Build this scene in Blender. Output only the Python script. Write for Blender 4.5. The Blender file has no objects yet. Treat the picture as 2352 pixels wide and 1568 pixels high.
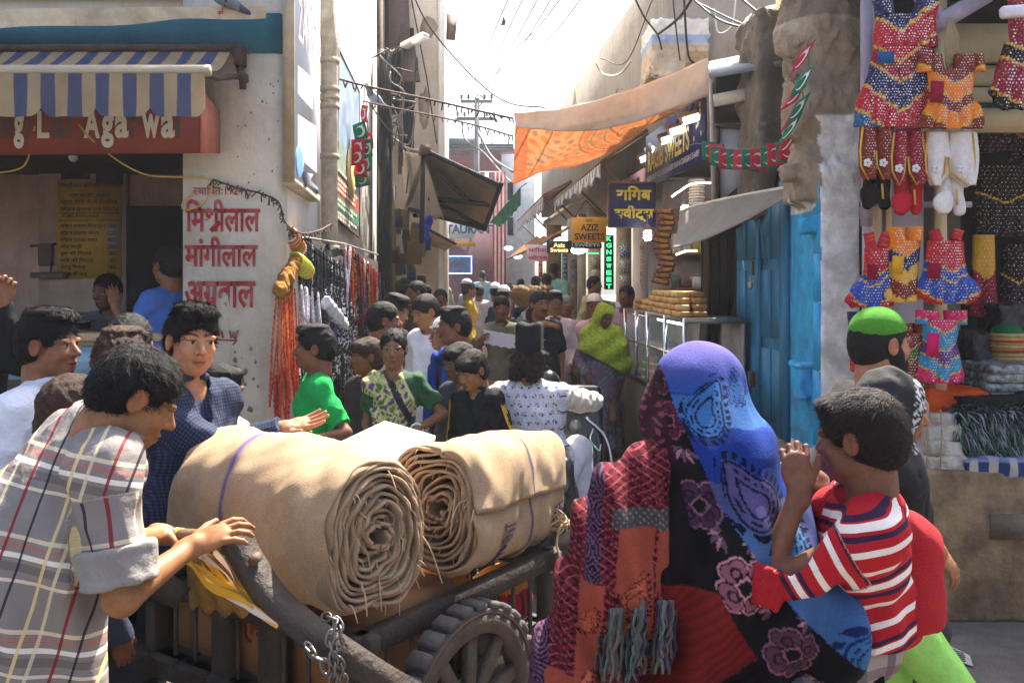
import bpy, bmesh, math, random, os
import numpy as np
from mathutils import Vector, Matrix
SC = bpy.context.scene
COL = SC.collection
R = math.radians
rng = np.random.default_rng(7)
random.seed(7)
# ---------------------------------------------------------------- camera, sky, sun, exposure
FPX, CX, HY, EYE = 2090.0, 1176.0, 645.0, 1.78
camd = bpy.data.cameras.new('camera')
cam = bpy.data.objects.new('camera', camd); COL.objects.link(cam)
cam.location = (0, 0, EYE); cam.rotation_euler = (R(90), 0, 0)
camd.sensor_width = 36.0; camd.lens = FPX / 2352 * 36; camd.shift_y = -(784 - HY) / 2352
camd.clip_start = .05; camd.clip_end = 2000
SC.camera = cam
SUN_EL, SUN_AZ = 57.0, 24.0
wd = bpy.data.worlds.new('World'); SC.world = wd; wd.use_nodes = True
_n = wd.node_tree
_sky = _n.nodes.new('ShaderNodeTexSky'); _sky.sky_type = 'NISHITA'; _sky.sun_disc = False
_sky.sun_elevation = R(SUN_EL); _sky.sun_rotation = R(SUN_AZ); _sky.dust_density = 4.0; _sky.air_density = .8; _sky.ozone_density = 1.0
_n.links.new(_sky.outputs[0], _n.nodes['Background'].inputs[0]); _n.nodes['Background'].inputs[1].default_value = .125
sund = bpy.data.lights.new('sun', 'SUN'); sund.energy = 5.0; sund.angle = R(.5); sund.color = (1, .93, .82)
sun = bpy.data.objects.new('sun', sund); COL.objects.link(sun)
_sd = Vector((math.sin(R(SUN_AZ)) * math.cos(R(SUN_EL)), math.cos(R(SUN_AZ)) * math.cos(R(SUN_EL)), math.sin(R(SUN_EL))))
sun.rotation_euler = _sd.to_track_quat('Z', 'Y').to_euler(); sun.location = (4, 8, 14)
SC.view_settings.view_transform = 'Standard'; SC.view_settings.look = 'None'
SC.view_settings.gamma = 1; SC.view_settings.exposure = 1.86
SC.cycles.max_bounces = 6; SC.cycles.diffuse_bounces = 3; SC.cycles.glossy_bounces = 2
SC.cycles.transmission_bounces = 4; SC.cycles.transparent_max_bounces = 8; SC.cycles.volume_bounces = 0
SC.cycles.caustics_reflective = False; SC.cycles.caustics_refractive = False
SC.cycles.use_denoising = True
SC.cycles.sample_clamp_indirect = 6
def W(px, py, d):
 """point seen at reference pixel (px, py), d metres ahead"""
 return Vector(((px - CX) / FPX * d, d, EYE - (py - HY) / FPX * d))
# ---------------------------------------------------------------- object bookkeeping
WL = {}
def _loc(o): return WL.get(o.name, Vector((0, 0, 0))) if o else Vector((0, 0, 0))
def tag(o, label=None, cat=None, group=None, kind=None):
 if label: o['label'] = label
 if cat: o['category'] = cat
 if group: o['group'] = group
 if kind: o['kind'] = kind
 return o
def thing(name, label, cat, loc=(0, 0, 0), group=None):
 o = bpy.data.objects.new(name, None); COL.objects.link(o)
 o.empty_display_size = .1; o.location = loc; WL[o.name] = Vector(loc)
 return tag(o, label, cat, group)
def mesh_obj(name, V, F, mat, parent=None, smooth=False, col=None, att=None, matidx=None, origin=None):
 """V (n,3) world coordinates, F list/array of polygons; links ONE mesh object"""
 V = np.asarray(V, dtype=np.float32)
 me = bpy.data.meshes.new(name)
 if len(V) == 0: V = np.zeros((3, 3), np.float32); F = [(0, 1, 2)]
 if parent is not None: org = np.array(_loc(parent))
 elif origin is not None: org = np.array(origin)
 else: org = np.array([(V[:, 0].min() + V[:, 0].max()) / 2, (V[:, 1].min() + V[:, 1].max()) / 2, V[:, 2].min()])
 Vl = (V - org.astype(np.float32)).astype(np.float32)
 if isinstance(F, np.ndarray):
  nf, k = F.shape; lv = F.ravel().astype(np.int32); ls = np.arange(nf, dtype=np.int32) * k
  lt = np.full(nf, k, np.int32)
 else:
  lt = np.array([len(f) for f in F], np.int32); ls = np.concatenate([[0], np.cumsum(lt)[:-1]]).astype(np.int32)
  lv = np.array([i for f in F for i in f], np.int32); nf = len(lt)
 me.vertices.add(len(Vl)); me.vertices.foreach_set('co', Vl.ravel())
 me.loops.add(len(lv)); me.loops.foreach_set('vertex_index', lv)
 me.polygons.add(nf); me.polygons.foreach_set('loop_start', ls); me.polygons.foreach_set('loop_total', lt)
 if smooth: me.polygons.foreach_set('use_smooth', np.ones(nf, bool))
 mats = mat if isinstance(mat, (list, tuple)) else [mat]
 for m in mats: me.materials.append(m)
 if matidx is not None: me.polygons.foreach_set('material_index', np.asarray(matidx, np.int32))
 me.update(calc_edges=True); me.validate()
 if col is not None:
  a = me.color_attributes.new('Col', 'FLOAT_COLOR', 'POINT')
  c = np.ones((len(Vl), 4), np.float32); c[:, :3] = col
  a.data.foreach_set('color', c.ravel())
 if att is not None:
  a = me.attributes.new('lp', 'FLOAT_VECTOR', 'POINT'); a.data.foreach_set('vector', np.asarray(att, np.float32).ravel())
 o = bpy.data.objects.new(name, me); COL.objects.link(o)
 if parent is not None:
  o.parent = parent; WL[o.name] = Vector(org)
 else:
  o.location = org; WL[o.name] = Vector(org)
 return o
# ---------------------------------------------------------------- materials
def nd(nt, typ, props=None, ins=None):
 n = nt.nodes.new(typ)
 for k, v in (props or {}).items(): setattr(n, k, v)
 for k, v in (ins or {}).items():
  if isinstance(v, bpy.types.NodeSocket): nt.links.new(v, n.inputs[k])
  elif v is not None:
   s = n.inputs[k]
   if isinstance(v, (tuple, list)) and s.type == 'RGBA' and len(v) == 3: v = (*v, 1)
   s.default_value = v
 return n
def mixc(nt, f, a, b, mode='MIX'):
 return nd(nt, 'ShaderNodeMix', {'data_type': 'RGBA', 'blend_type': mode}, {0: f, 6: a, 7: b}).outputs[2]
def mth(nt, op, a, b=0.0, c=None):
 i = {0: a, 1: b}
 if c is not None: i[2] = c
 return nd(nt, 'ShaderNodeMath', {'operation': op}, i).outputs[0]
def noise(nt, vec, scale, detail=4, rough=.55, out=0):
 return nd(nt, 'ShaderNodeTexNoise', {}, {'Vector': vec, 'Scale': scale, 'Detail': detail, 'Roughness': rough}).outputs[out]
def ramp(nt, f, stops, interp='LINEAR'):
 r = nt.nodes.new('ShaderNodeValToRGB'); e = r.color_ramp; e.interpolation = interp
 nt.links.new(f, r.inputs[0])
 while len(e.elements) < len(stops): e.elements.new(.5)
 for el, (p, c) in zip(e.elements, stops):
  el.position = p; el.color = (*c, 1) if isinstance(c, (tuple, list)) else (c, c, c, 1)
 return r.outputs[0]
def srgb(h):
 """'#rrggbb' -> linear"""
 h = h.lstrip('#'); c = [int(h[i:i + 2], 16) / 255 for i in (0, 2, 4)]
 return tuple(x / 12.92 if x <= .04045 else ((x + .055) / 1.055) ** 2.4 for x in c)
MATS = {}
def newmat(name):
 m = bpy.data.materials.new(name); m.use_nodes = True; MATS[name] = m
 nt = m.node_tree; return m, nt, nt.nodes['Principled BSDF']
def M(name, col=(.5, .5, .5), rough=.8, var=.25, vs=6., bump=.25, bs=60., metal=0., emit=None, es=1., vc=False, trans=0., alpha=1.,
   dirt=None, da=.5, ds=2.5, streak=0., spec=.4, sss=0., thru=0., fine=0., warp=None, sheen=0.):
 """general surface: base colour with cloudy variation, dirt patches, vertical streaks and bump"""
 if name in MATS: return MATS[name]
 m, nt, b = newmat(name)
 tc = nd(nt, 'ShaderNodeTexCoord').outputs['Object']
 base = nd(nt, 'ShaderNodeVertexColor', {'layer_name': 'Col'}).outputs[0] if vc else None
 c = base if vc else (*col, 1)
 if var > 0:
  n1 = noise(nt, tc, vs, 5, .62)
  f = ramp(nt, n1, [(.28, 0.), (.72, 1.)])
  lo = mixc(nt, 1., c, (1 - var,) * 3, 'MULTIPLY'); hi = mixc(nt, 1., c, (1 + var * .55,) * 3, 'MULTIPLY')
  c = mixc(nt, f, lo, hi)
 if fine > 0:
  n3 = noise(nt, tc, 260., 2, .5)
  c = mixc(nt, fine, c, ramp(nt, n3, [(.35, 0.), (.65, 1.)]), 'OVERLAY')
 if dirt is not None:
  n2 = noise(nt, tc, ds, 8, .68)
  f = ramp(nt, n2, [(.5 - .12 * da, 0.), (.5 + .25, 1.)])
  c = mixc(nt, mth(nt, 'MULTIPLY', f, da), c, (*dirt, 1))
 if streak > 0:
  mp = nd(nt, 'ShaderNodeMapping', {}, {'Vector': tc, 'Scale': (7., 7., .55)}).outputs[0]
  n4 = noise(nt, mp, 1.6, 7, .7)
  f = ramp(nt, n4, [(.5, 0.), (.78, 1.)])
  c = mixc(nt, mth(nt, 'MULTIPLY', f, streak), c, (*(dirt or (.05, .045, .04)), 1))
 if isinstance(c, tuple): b.inputs['Base Color'].default_value = c
 else: nt.links.new(c, b.inputs['Base Color'])
 b.inputs['Roughness'].default_value = rough; b.inputs['Metallic'].default_value = metal
 b.inputs['Specular IOR Level'].default_value = spec
 if sheen: b.inputs['Sheen Weight'].default_value = sheen
 if sss: b.inputs['Subsurface Weight'].default_value = sss; b.inputs['Subsurface Radius'].default_value = (.012, .005, .003); b.inputs['Subsurface Scale'].default_value = 1.
 if trans: b.inputs['Transmission Weight'].default_value = trans
 if alpha < 1: b.inputs['Alpha'].default_value = alpha
 if emit is not None:
  b.inputs['Emission Color'].default_value = (*emit, 1); b.inputs['Emission Strength'].default_value = es
 if bump > 0:
  n5 = noise(nt, tc, bs, 5, .6)
  bp = nd(nt, 'ShaderNodeBump', {}, {'Strength': bump, 'Distance': .02, 'Height': n5})
  nt.links.new(bp.outputs[0], b.inputs['Normal'])
 if thru > 0:
  tl = nd(nt, 'ShaderNodeBsdfTranslucent')
  if isinstance(c, tuple): tl.inputs[0].default_value = c
  else: nt.links.new(c, tl.inputs[0])
  mx = nd(nt, 'ShaderNodeMixShader', {}, {0: thru, 1: b.outputs[0], 2: tl.outputs[0]})
  nt.links.new(mx.outputs[0], nt.nodes['Material Output'].inputs[0])
 return m
# ---------------------------------------------------------------- mesh accumulation
class MB:
 def __init__(s): s.V = []; s.F = []; s.n = 0; s.C = []; s.cur = None; s.MI = []; s.mi = 0
 def add(s, V, F, col=None):
  V = np.asarray(V, float).reshape(-1, 3); s.V.append(V)
  F = F.tolist() if isinstance(F, np.ndarray) else F
  s.F += [tuple(i + s.n for i in f) for f in F]; s.MI += [s.mi] * len(F)
  c = col if col is not None else s.cur
  if c is not None:
   c = np.asarray(c, float); s.C.append(np.broadcast_to(c, (len(V), 3)) if c.ndim == 1 else c)
  s.n += len(V); return s
 def box(s, c, size, Rm=None, bev=0., col=None):
  h = np.array(size, float) / 2
  if bev <= 0:
   v = np.array([[x, y, z] for x in (-1, 1) for y in (-1, 1) for z in (-1, 1)], float) * h
   f = [(0, 1, 3, 2), (4, 6, 7, 5), (0, 4, 5, 1), (2, 3, 7, 6), (0, 2, 6, 4), (1, 5, 7, 3)]
  else:
   b = min(bev, h.min() * .9); v = []; f = []
   bm = bmesh.new(); bmesh.ops.create_cube(bm, size=2.0)
   for vv in bm.verts: vv.co = Vector(np.array(vv.co) * h)
   bmesh.ops.bevel(bm, geom=bm.edges[:], offset=b, segments=1, affect='EDGES')
   bm.verts.index_update(); v = np.array([x.co for x in bm.verts]); f = [tuple(q.index for q in p.verts) for p in bm.faces]; bm.free()
  if Rm is not None: v = v @ np.array(Rm.to_3x3()).T
  return s.add(v + np.array(c), f, col)
 def span(s, a, b, w, t, up=(0, 0, 1), bev=0., col=None):
  """a squared bar from a to b, w wide, t thick (t along up)"""
  a = Vector(a); b = Vector(b); x = (b - a); L = x.length; x.normalize()
  u = Vector(up); y = u.cross(x)
  if y.length < 1e-4: y = Vector((0, 1, 0)).cross(x)
  y.normalize(); z = x.cross(y)
  return s.box((a + b) / 2, (L, w, t), Matrix((x, y, z)).transposed(), bev, col)
 def hexa(s, p, col=None):
  """8 corners: bottom 4 then top 4 (same order)"""
  return s.add([tuple(q) for q in p], [(3, 2, 1, 0), (4, 5, 6, 7), (0, 1, 5, 4), (1, 2, 6, 5), (2, 3, 7, 6), (3, 0, 4, 7)], col)
 def slab(s, p, th, col=None):
  """quad p (4 corners) given thickness th behind it (along -normal)"""
  p = [Vector(q) for q in p]; n = (p[1] - p[0]).cross(p[3] - p[0]).normalized() * th
  return s.hexa([q - n for q in p] + p, col)
 def quad(s, a, b, c, d, col=None): return s.add([tuple(a), tuple(b), tuple(c), tuple(d)], [(0, 1, 2, 3)], col)
 def tube(s, pts, r, n=8, col=None, cap=True):
  P = np.array([tuple(p) for p in pts], float); m = len(P)
  rr = np.broadcast_to(np.asarray(r, float), (m,)) if np.ndim(r) <= 1 else r
  T = np.gradient(P, axis=0) if m > 2 else np.repeat((P[1:] - P[:1]), m, 0)
  T /= np.linalg.norm(T, axis=1, keepdims=True) + 1e-12
  u = np.array([0, 0, 1.]) if abs(T[0, 2]) < .9 else np.array([1., 0, 0])
  V = []
  for i in range(m):
   u = u - T[i] * (u @ T[i]); u /= np.linalg.norm(u) + 1e-12
   w = np.cross(T[i], u); a = np.arange(n) * 2 * math.pi / n
   V.append(P[i] + rr[i] * (np.cos(a)[:, None] * u + np.sin(a)[:, None] * w))
  F = [(i * n + j, i * n + (j + 1) % n, (i + 1) * n + (j + 1) % n, (i + 1) * n + j) for i in range(m - 1) for j in range(n)]
  if cap: F += [tuple(range(n - 1, -1, -1)), tuple((m - 1) * n + j for j in range(n))]
  return s.add(np.concatenate(V), F, col)
 def lathe(s, c, prof, n=24, axis=None, col=None, cap=True):
  """prof [(r,z)...] turned about z (or axis matrix) at c"""
  a = np.arange(n) * 2 * math.pi / n; V = []
  for r, z in prof: V.append(np.stack([r * np.cos(a), r * np.sin(a), np.full(n, z)], 1))
  V = np.concatenate(V); m = len(prof)
  if axis is not None: V = V @ np.array(axis.to_3x3()).T
  F = [(i * n + j, i * n + (j + 1) % n, (i + 1) * n + (j + 1) % n, (i + 1) * n + j) for i in range(m - 1) for j in range(n)]
  if cap and prof[0] != prof[-1]: F += [tuple(range(n - 1, -1, -1)), tuple((m - 1) * n + j for j in range(n))]
  return s.add(V + np.array(c), F, col)
 def prism(s, pts, n, th, col=None):
  """polygon pts (world, planar) pushed th along -n"""
  P = np.array([tuple(p) for p in pts], float); k = len(P); N = np.array(Vector(n).normalized()) * th
  F = [tuple(range(k)), tuple(range(2 * k - 1, k - 1, -1))] + [(i, i + k, (i + 1) % k + k, (i + 1) % k) for i in range(k)]
  return s.add(np.concatenate([P, P - N]), F, col)
 def grid(s, fn, nu, nv, th=0., col=None, wrap=False):
  """surface fn(u,v)->xyz arrays; optional thickness"""
  u, v = np.meshgrid(np.linspace(0, 1, nu), np.linspace(0, 1, nv), indexing='ij')
  P = fn(u, v); P = np.stack(P, -1) if isinstance(P, tuple) else P
  c = col(u, v).reshape(-1, 3) if callable(col) else col
  idx = np.arange(nu * nv).reshape(nu, nv)
  F = np.stack([idx[:-1, :-1], idx[1:, :-1], idx[1:, 1:], idx[:-1, 1:]], -1).reshape(-1, 4)
  if th <= 0: return s.add(P.reshape(-1, 3), F, c)
  du = np.gradient(P, axis=0); dv = np.gradient(P, axis=1); nn = np.cross(du, dv); nn /= np.linalg.norm(nn, axis=-1, keepdims=True) + 1e-9
  Q = P - nn * th; V = np.concatenate([P.reshape(-1, 3), Q.reshape(-1, 3)]); o = nu * nv
  per = np.concatenate([idx[:, 0], idx[-1, 1:], idx[-2::-1, -1], idx[0, -2:0:-1]])
  nx = np.roll(per, -1)
  F2 = np.concatenate([F, F[:, ::-1] + o, np.stack([nx, per, per + o, nx + o], 1)])
  if c is not None and np.ndim(c) == 2: c = np.concatenate([c, c])
  return s.add(V, F2, c)
 def ball(s, c, r, n=10, m=7, col=None, Rm=None):
  r = np.broadcast_to(np.asarray(r, float), (3,)); th = np.linspace(0, math.pi, m); V = []
  a = np.arange(n) * 2 * math.pi / n
  for t in th: V.append(np.stack([math.sin(t) * np.cos(a), math.sin(t) * np.sin(a), np.full(n, math.cos(t))], 1))
  V = np.concatenate(V) * r
  if Rm is not None: V = V @ np.array(Rm.to_3x3()).T
  F = [(i * n + j, (i + 1) * n + j, (i + 1) * n + (j + 1) % n, i * n + (j + 1) % n) for i in range(m - 1) for j in range(n)]
  return s.add(V + np.array(c), F, col)
 def build(s, name, mat, parent=None, smooth=False, origin=None):
  V = np.concatenate(s.V) if s.V else np.zeros((0, 3))
  C = np.concatenate(s.C) if s.C and sum(map(len, s.C)) == len(V) else None
  return mesh_obj(name, V, s.F, mat, parent, smooth, col=C, origin=origin, matidx=s.MI if isinstance(mat, (list, tuple)) else None)
def catenary(a, b, sag, n=16, wob=0., seed=0):
 a = Vector(a); b = Vector(b); r = random.Random(seed); P = []
 for i in range(n + 1):
  t = i / n; p = a.lerp(b, t); p.z -= sag * 4 * t * (1 - t)
  if wob and 0 < i < n: p += Vector((r.uniform(-wob, wob), r.uniform(-wob, wob), r.uniform(-wob, wob)))
  P.append(p)
 return P
def spline(pts, n=8):
 """Catmull-Rom through pts"""
 P = [Vector(p) for p in pts]; P = [P[0] * 2 - P[1]] + P + [P[-1] * 2 - P[-2]]; out = []
 for i in range(1, len(P) - 2):
  for k in range(n):
   t = k / n; a, b, c, d = P[i - 1:i + 3]
   out.append(.5 * ((2 * b) + (c - a) * t + (2 * a - 5 * b + 4 * c - d) * t * t + (3 * b - 3 * c + d - a) * t ** 3))
 out.append(P[-2]); return out
# ---------------------------------------------------------------- lettering
_fontc = {}
def glyph(body, bold=0., cut=None):
 """flat mesh (V2, F, width) of a run of text; cut=(x0,x1) keeps a fraction of its width"""
 key = (body, bold, cut)
 if key in _fontc: return _fontc[key]
 cu = bpy.data.curves.new('t', 'FONT'); cu.body = body; cu.size = 1; cu.offset = bold; cu.resolution_u = 3
 ob = bpy.data.objects.new('t', cu); me = bpy.data.meshes.new_from_object(ob)
 bm = bmesh.new(); bm.from_mesh(me)
 if cut and len(bm.verts):
  xs = [v.co.x for v in bm.verts]; a, b = min(xs), max(xs)
  for lim, nx in ((a + cut[0] * (b - a), -1), (a + cut[1] * (b - a), 1)):
   g = bm.verts[:] + bm.edges[:] + bm.faces[:]
   bmesh.ops.bisect_plane(bm, geom=g, plane_co=(lim, 0, 0), plane_no=(nx, 0, 0), clear_outer=True)
 bm.verts.index_update()
 V = np.array([v.co[:2] for v in bm.verts]).reshape(-1, 2); F = [tuple(v.index for v in f.verts) for f in bm.faces]
 bm.free(); bpy.data.objects.remove(ob); bpy.data.curves.remove(cu); bpy.data.meshes.remove(me)
 _fontc[key] = (V, F); return V, F
def lay(tokens, bold=0., gap=0.02):
 """tokens: strings or (string, cut0, cut1); set side by side; returns V2, F"""
 V = []; F = []; x = 0; n = 0
 for t in tokens:
  if t == ' ': x += .28; continue
  s_, cut = (t, None) if isinstance(t, str) else (t[0], t[1:])
  v, f = glyph(s_, bold, cut)
  if len(v) == 0: continue
  w0 = v[:, 0].min(); v2 = v + np.array([x - w0, 0]); x += (v[:, 0].max() - w0) + (gap if cut is None else 0)
  V.append(v2); F += [tuple(i + n for i in q) for q in f]; n += len(v)
 return np.concatenate(V), F
def lettering(name, text, mat, parent, o, right, up, w=None, h=None, bold=0., gap=0.02, lift=.004, center=False, shear=0.):
 """flat letters set into the box from corner o along right/up (unit vectors), w wide, h tall, standing `lift` proud"""
 V, F = lay(text, bold, gap) if isinstance(text, (list, tuple)) else glyph(text, bold)
 lo, hi = V.min(0), V.max(0); V = V - lo; sz = hi - lo
 sx = w / sz[0] if w else h / sz[1]; sy = h / sz[1] if h else w / sz[0]
 V = V * np.array([sx, sy])
 if shear: V[:, 0] += V[:, 1] * shear
 r = np.array(Vector(right).normalized()); u = np.array(Vector(up).normalized()); n = np.cross(r, u)
 off = -V[:, 0].max() / 2 if center else 0
 P = np.array(o) + (V[:, :1] + off) * r + V[:, 1:] * u + n * lift
 return mesh_obj(name, P, F, mat, parent)
# ---------------------------------------------------------------- smooth bodies: distance fields meshed by surface nets
def _smin(a, b, k):
 if k <= 0: return np.minimum(a, b)
 h = np.clip(.5 + .5 * (b - a) / k, 0, 1)
 return b + (a - b) * h - k * h * (1 - h)
class SDF:
 def __init__(s, k=.02): s.P = []; s.k = k
 def cone(s, a, b, ra, rb=None, k=None, sub=False, flat=False, sq=None):
  a = np.array(a, float); b = np.array(b, float); rb = ra if rb is None else rb
  ab = b - a; L2 = ab @ ab + 1e-12; L = math.sqrt(L2); dr = ab / L
  if flat:
   def f(P):
    q = P - a; t = q @ dr; rad = np.sqrt(np.maximum((q * q).sum(-1) - t * t, 0)); r = ra + (rb - ra) * np.clip(t / L, 0, 1)
    return np.maximum(rad - r, np.abs(t - L / 2) - L / 2)
  else:
   def f(P):
    q = P - a; t = np.clip((q @ ab) / L2, 0, 1)
    e = q - t[..., None] * ab
    return np.sqrt((e * e).sum(-1)) - (ra + (rb - ra) * t)
  m = max(ra, rb); s.P.append((f, s.k if k is None else k, sub, np.minimum(a, b) - m, np.maximum(a, b) + m)); return s
 def ell(s, c, r, Rm=None, k=None, sub=False):
  c = np.array(c, float); r = np.array(r, float); Rt = None if Rm is None else np.array(Rm)
  def f(P):
   q = P - c
   if Rt is not None: q = q @ Rt
   k0 = np.sqrt(((q / r) ** 2).sum(-1)); k1 = np.sqrt(((q / (r * r)) ** 2).sum(-1)) + 1e-9
   return k0 * (k0 - 1) / k1
  m = r.max(); s.P.append((f, s.k if k is None else k, sub, c - m, c + m)); return s
 def box(s, c, h, Rm=None, r=.01, k=None, sub=False):
  c = np.array(c, float); h = np.array(h, float) - r; Rt = None if Rm is None else np.array(Rm)
  def f(P):
   q = P - c
   if Rt is not None: q = q @ Rt
   q = np.abs(q) - h
   return np.sqrt((np.maximum(q, 0) ** 2).sum(-1)) + np.minimum(q.max(-1), 0) - r
  m = np.linalg.norm(h + r); s.P.append((f, s.k if k is None else k, sub, c - m, c + m)); return s
 def torus(s, c, ax, Rr, r, k=None):
  c = np.array(c, float); ax = np.array(ax, float); ax /= np.linalg.norm(ax)
  def f(P):
   q = P - c; z = q @ ax; rad = np.sqrt(np.maximum((q * q).sum(-1) - z * z, 0)) - Rr
   return np.sqrt(rad * rad + z * z) - r
  s.P.append((f, s.k if k is None else k, False, c - Rr - r, c + Rr + r)); return s
 def plane(s, p, n, k=0.):
  """cut away what lies on the n side of p"""
  p = np.array(p, float); n = np.array(n, float); n /= np.linalg.norm(n)
  s.P.append((lambda P: -((P - p) @ n), k, 'cut', None, None)); return s
 def mod(s, f): s.P.append((f, 0, 'mod', None, None)); return s
 def mesh(s, h, B=8):
  lo = np.min([p[3] for p in s.P if p[3] is not None and p[2] is False], 0) - 3 * h - .03
  hi = np.max([p[4] for p in s.P if p[4] is not None and p[2] is False], 0) + 3 * h + .03
  nb = np.maximum(1, np.ceil((hi - lo) / (h * B)).astype(int)); n = nb * B
  bi = np.stack(np.meshgrid(*[np.arange(k) for k in nb], indexing='ij'), -1).reshape(-1, 3)
  cen = lo + (bi * B + (B - 1) / 2) * h; rad = B * h * .87
  d = np.full(len(cen), 10.); pv = []
  for f, k, sub, *_ in s.P:
   if sub == 'mod': pv.append(None); continue
   v = f(cen); pv.append(v)
   d = np.maximum(d, -v) if sub else _smin(d, v, k)
  slack = rad * 1.15 + .03
  act = np.abs(d) < slack; ids = np.nonzero(act)[0]
  off = np.stack(np.meshgrid(*[np.arange(B)] * 3, indexing='ij'), -1).reshape(-1, 3) * h
  Pt = (lo + bi[ids] * B * h)[:, None, :] + off[None]
  D = np.full(Pt.shape[:2], 10.)
  for (f, k, sub, *_), v in zip(s.P, pv):
   if sub == 'mod': D = f(Pt, D); continue
   mk = v[ids] < rad * 1.15 + .05 + k if not sub == 'cut' else np.ones(len(ids), bool)
   if not mk.any(): continue
   x = f(Pt[mk])
   D[mk] = (-_smin(-D[mk], x, k) if k > 0 else np.maximum(D[mk], -x)) if sub else _smin(D[mk], x, k)
  full = np.empty((*nb, B, B, B), np.float32)
  full[:] = np.where(d > 0, 1., -1.).reshape(*nb, 1, 1, 1)
  full.reshape(-1, B, B, B)[ids] = D.reshape(-1, B, B, B)
  g = full.transpose(0, 3, 1, 4, 2, 5).reshape(*n)
  return nets(g, lo, h)
def nets(g, lo, h):
 s = g < 0; nx, ny, nz = g.shape
 cnt = np.zeros((nx - 1, ny - 1, nz - 1), np.int8)
 sl = lambda a, o: a[o[0]:a.shape[0] - 1 + o[0], o[1]:a.shape[1] - 1 + o[1], o[2]:a.shape[2] - 1 + o[2]]
 cor = [(i, j, k) for i in (0, 1) for j in (0, 1) for k in (0, 1)]
 for o in cor: cnt += sl(s, o)
 act = (cnt > 0) & (cnt < 8)
 idx = np.full(act.shape, -1, np.int64); ci = np.stack(np.nonzero(act), 1); idx[act] = np.arange(len(ci))
 acc = np.zeros((len(ci), 3)); num = np.zeros(len(ci))
 vals = {o: g[ci[:, 0] + o[0], ci[:, 1] + o[1], ci[:, 2] + o[2]] for o in cor}
 for ax in range(3):
  for o in cor:
   if o[ax]: continue
   o2 = list(o); o2[ax] = 1; o2 = tuple(o2); a, b = vals[o], vals[o2]; c = (a < 0) != (b < 0)
   t = np.where(c, a / np.where(c, a - b, 1), 0)
   p = np.tile(np.array(o, float), (len(ci), 1)); p[:, ax] = t
   acc += p * c[:, None]; num += c
 V = lo + (ci + acc / np.maximum(num, 1)[:, None]) * h
 F = []
 for ax in range(3):
  a1, a2 = (ax + 1) % 3, (ax + 2) % 3
  s0 = np.take(s, np.arange(s.shape[ax] - 1), ax); s1 = np.take(s, np.arange(1, s.shape[ax]), ax)
  e = np.stack(np.nonzero(s0 != s1), 1)
  e = e[(e[:, a1] > 0) & (e[:, a2] > 0) & (e[:, a1] < s.shape[a1] - 1) & (e[:, a2] < s.shape[a2] - 1)]
  q = []
  for d1, d2 in ((1, 1), (0, 1), (0, 0), (1, 0)):
   c = e.copy(); c[:, a1] -= d1; c[:, a2] -= d2; q.append(idx[c[:, 0], c[:, 1], c[:, 2]])
  q = np.stack(q, 1); fl = ~s0[e[:, 0], e[:, 1], e[:, 2]]
  q[fl] = q[fl][:, ::-1]; F.append(q)
 F = np.concatenate(F); F = F[(F >= 0).all(1)]
 return V, F
def wob(P, s=1.):
 """cheap smooth pseudo-noise in -1..1"""
 x, y, z = P[..., 0] * s, P[..., 1] * s, P[..., 2] * s
 return (np.sin(1.7 * x + 2.1 * np.sin(1.3 * y + .7 * z)) + np.sin(2.3 * y + 1.9 * np.sin(1.1 * z + .9 * x)) + np.sin(1.9 * z + 2.3 * np.sin(1.5 * x + .8 * y))) / 3
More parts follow.
